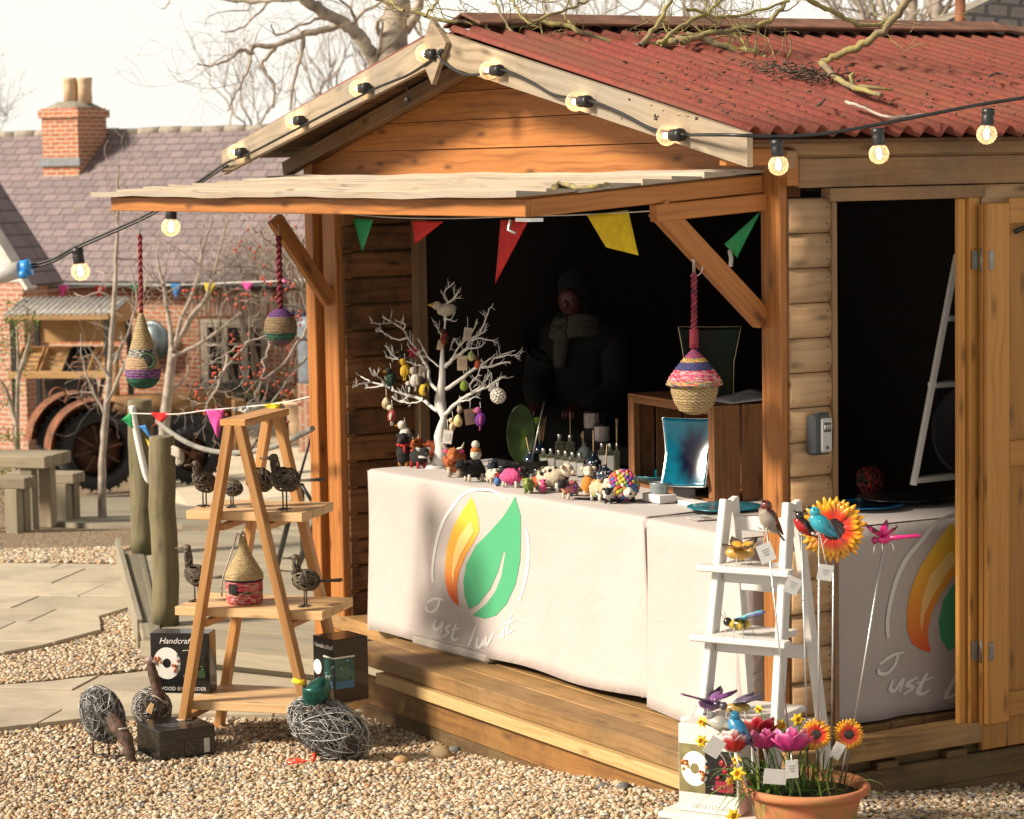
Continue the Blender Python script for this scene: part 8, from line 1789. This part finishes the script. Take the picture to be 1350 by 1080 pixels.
# metal blooms
def bloom(label, px, py, rpx, dd, base, col, rim, n=6, up=.55, name='metal_flower', cat='garden ornament', centre=(.3, .02, .05)):
    d = pdep(dd); c = ony(px, py+rpx*.25, d); s = rpx/FPX*d; Q = RX(R(-24)); t = thing(name, label, cat, Vector((c.x, c.y, SOILZ)), 0); g = random.Random(px); m = MB()
    for ring in range(2):
        for k in range(n):
            a = 6.2832*(k+.5*ring)/n; q = 1-.25*ring
            def fn(u, v): 
                ww = (v-.5)*1.7*math.sin(math.pi*min(.97, .1+.78*u)); rr = s*q*(u**.9); aa = a+ww*.85; return c+Q @ Vector((rr*math.cos(aa), rr*math.sin(aa), s*(up*u*u*(1+.5*ring)+.05*math.sin(v*9+k))))
            m.grid(fn, 8, 6, True, colf=lambda u, v: tuple(lerp(p, q_, sst((u-.8)/.2)*.8) for p, q_ in zip(tuple(x*(.7+.4*v) for x in col), rim)))
    m.build('petals', 'vc_gloss', t, solid=.0015); m = MB(); m.ball(c+Q @ Vector((0, 0, .10*s)), (.22*s, .22*s, .16*s), col=centre); m.build('centre', 'vc_gloss', t); stake(t, c, base, dd); return t
bloom('pink metal flower, the larger open one over the pot', 1043, 981, 31, -.08, 1046, (.70, .05, .30), (.75, .25, .45))
bloom('smaller pink metal flower tucked left of the larger one', 1009, 979, 26, -.05, 1022, (.66, .05, .26), (.75, .2, .4))
bloom('deep red metal poppy behind the pink flowers', 1003, 960, 28, .06, 1018, (.38, .008, .02), (.55, .10, .10), 5, .45, centre=(.05, .01, .01))
bloom('red and white metal flower bowl below the blue bird', 968, 985, 22, -.12, 994, (.45, .008, .015), (.8, .72, .7), 6, .8)
for k, (x, y, w_, h_, r_, lab) in enumerate([(942, 985, .055, .062, .6, 'blank white card hanging below the red metal flower bowl'), (1022, 1024, .075, .05, .12, 'blank white card standing on the soil at the front of the pot'), (1044, 1014, .042, .060, -.03, 'small printed white card tied upright on a stake in the pot')]):
    t = thing('price_card', lab, 'card', ony(x, y+8, pdep(-.16)), 0); tagcard(t, x, y, pdep(-.16), w_, h_, r_, k == 2, 'card')

# ---------------------------------------------------------------- loose gravel, stone by stone where the camera can tell them apart
def pebbles(name, n, region, rmin, rmax, seed, lift=.0):
    rg = np.random.RandomState(seed); P = []
    while len(P) < n:
        x = rg.uniform(region[0], region[1]); y = rg.uniform(region[2], region[3]); v = (Vector((x, y, 0))-CO)
        a, b = v.dot(VV), v.dot(UV)
        if -.30 < a < 3 and .12 < b < 2.85 or (a >= -.02 and -.0 < b < 3.8): continue
        q = proj(Vector((x, y, gz(x, y))))
        if not (-30 < q[0] < 1380 and q[1] < 1110): continue
        if not name.startswith('gravel') : continue
        if inslab(q[0], q[1]): continue
        P.append((x, y))
    P = np.array(P); m_ = len(P); V0 = np.array([tuple(v) for v in ICO_V]); Fc = np.array(ICO_F); nv = len(V0)
    rad = np.exp(rg.uniform(np.log(rmin), np.log(rmax), m_)); sc3 = rad[:, None]*np.stack([rg.uniform(.85, 1.35, m_), rg.uniform(.7, 1.05, m_), rg.uniform(.45, .75, m_)], 1)
    th = rg.uniform(0, 6.2832, m_); tl = rg.normal(0, .35, m_)
    B = V0[None]*rg.uniform(.82, 1.14, (m_, nv, 1))*sc3[:, None, :]
    x, y, z = B[..., 0], B[..., 1], B[..., 2]; c, s = np.cos(tl)[:, None], np.sin(tl)[:, None]; y, z = y*c-z*s, y*s+z*c; c, s = np.cos(th)[:, None], np.sin(th)[:, None]; x, y = x*c-y*s, x*s+y*c
    zz = np.array([gz(px_, py_) for px_, py_ in P]); X = np.stack([x+P[:, 0:1], y+P[:, 1:2], z+zz[:, None]+(sc3[:, 2]*.35+rg.uniform(-.004, .010, m_))[:, None]+lift], -1).reshape(-1, 3).astype(np.float32)
    pal = np.array([(.50, .34, .18), (.58, .43, .26), (.64, .53, .38), (.44, .26, .12), (.70, .62, .50), (.17, .165, .165), (.27, .25, .24), (.52, .26, .11), (.36, .24, .14), (.62, .40, .20)]); pr_ = np.array([.2, .22, .18, .09, .12, .025, .05, .05, .05, .05]); col = pal[rg.choice(len(pal), m_, p=pr_/pr_.sum())]*rg.uniform(.82, 1.22, (m_, 1)); col = col*.80+col.mean(1, keepdims=True)*.20*np.array([[1.04, 1., .93]])
    me = D.meshes.new(name); F_ = (Fc[None]+(np.arange(m_)*nv)[:, None, None]).reshape(-1).astype(np.int32); nf = m_*len(Fc)
    me.vertices.add(m_*nv); me.vertices.foreach_set('co', X.ravel()); me.loops.add(nf*3); me.loops.foreach_set('vertex_index', F_); me.polygons.add(nf); me.polygons.foreach_set('loop_start', np.arange(0, nf*3, 3, dtype=np.int32)); me.polygons.foreach_set('loop_total', np.full(nf, 3, dtype=np.int32)); me.polygons.foreach_set('use_smooth', np.ones(nf, dtype=bool)); me.update(calc_edges=True)
    ca = me.attributes.new('Col', 'FLOAT_COLOR', 'POINT'); cc = np.ones((m_*nv, 4), dtype=np.float32); cc[:, :3] = np.repeat(col, nv, 0); ca.data.foreach_set('color', cc.ravel()); me.materials.append(MT['vc_stone']); me.validate()
    o = D.objects.new(name, me); COL.objects.link(o); return o
def proj(P):
    d = P-CAMP; f = d.dot(F0); return 675+FPX*d.dot(rx)/f, 540-FPX*d.dot(ux)/f
SL1 = [(-60, 741), (60, 742), (168, 744), (200, 790), (152, 806), (132, 812), (135, 830), (60, 850), (-60, 872)]; SL2 = [(-60, 908), (60, 899), (190, 884), (250, 872), (330, 866), (520, 880), (520, 935), (400, 941), (240, 941), (120, 946), (-60, 966)]; SL3 = [(160, 728), (190, 844), (214, 846), (560, 884), (760, 800), (700, 690), (240, 700)]
def inpoly(x, y, Q):
    r = False
    for (a, b), (c, d) in zip(Q, Q[1:]+Q[:1]):
        if (b > y) != (d > y) and x < (c-a)*(y-b)/(d-b)+a: r = not r
    return r
def inslab(x, y): return any(inpoly(x, y, Q) for Q in (SL1, SL2, SL3))
o = stuff(pebbles('gravel_stones', 52000, (-2.6, 1.9, 8.2, 11.6), .0050, .0145, 1)); tag(o, 'loose golden and grey gravel stones in front of the shed and ladders', 'gravel')
o = stuff(pebbles('gravel_stones', 14000, (-3.2, -.8, 11.4, 14.6), .007, .016, 2)); tag(o, 'loose gravel stones between the paving and the boardwalk', 'gravel')
o = stuff(pebbles('gravel_stones', 9000, (-4.2, -.5, 14.6, 19.5), .010, .022, 3)); tag(o, 'loose gravel stones beyond the paving on the left', 'gravel')
g = random.Random(71)
for k, (x, y, r, c, lab) in enumerate([(581, 995, .045, (.50, .36, .20), 'big tan stone against the shed step'), (529, 1003, .032, (.46, .27, .12), 'orange brown stone left of the big tan stone'), (823, 1037, .026, (.12, .125, .135), 'dark grey flint near the right end of the shed step'), (600, 988, .026, (.20, .2, .2), 'grey flint right behind the big tan stone'), (795, 1034, .020, (.16, .165, .17), 'small grey flint left of the dark one by the step')]):
    p = ong(x, y+6); m = MB(Matrix.Translation(p)); b_ = bmesh.new(); bmesh.ops.create_icosphere(b_, subdivisions=2, radius=1)
    for v in b_.verts: q = v.co*(1+g.uniform(-.10, .10)); m.vt((q.x*r*1.1, q.y*r*.8, q.z*r*.8+r*.5), c)
    b_.verts.ensure_lookup_table()
    for f in b_.faces: m.face([v.index for v in f.verts], None, 0, True)
    b_.free(); tag(rebase(m.build('stone', 'vc_stone'), p), lab, 'stone')
# weeds in the gravel
for k, (x, y, lab) in enumerate([(283, 1026, 'small tuft of grass in the gravel below the low black carton'), (395, 1025, 'small tuft of grass in the gravel below the wire duck'), (150, 858, 'dry grass tuft by the edge of the left paving')]):
    p = ong(x, y); m = MB(); [blade(m, p+Vector((g.gauss(0, .025), g.gauss(0, .025), 0)), (g.gauss(0, .7), g.gauss(0, .7), 1), g.uniform(.03, .06), .004, [(.16, .20, .04), (.22, .22, .06)], g, .8) for q in range(26)]; tag(rebase(m.build('grass_tuft', 'vc_leaf'), p), lab, 'grass tuft')
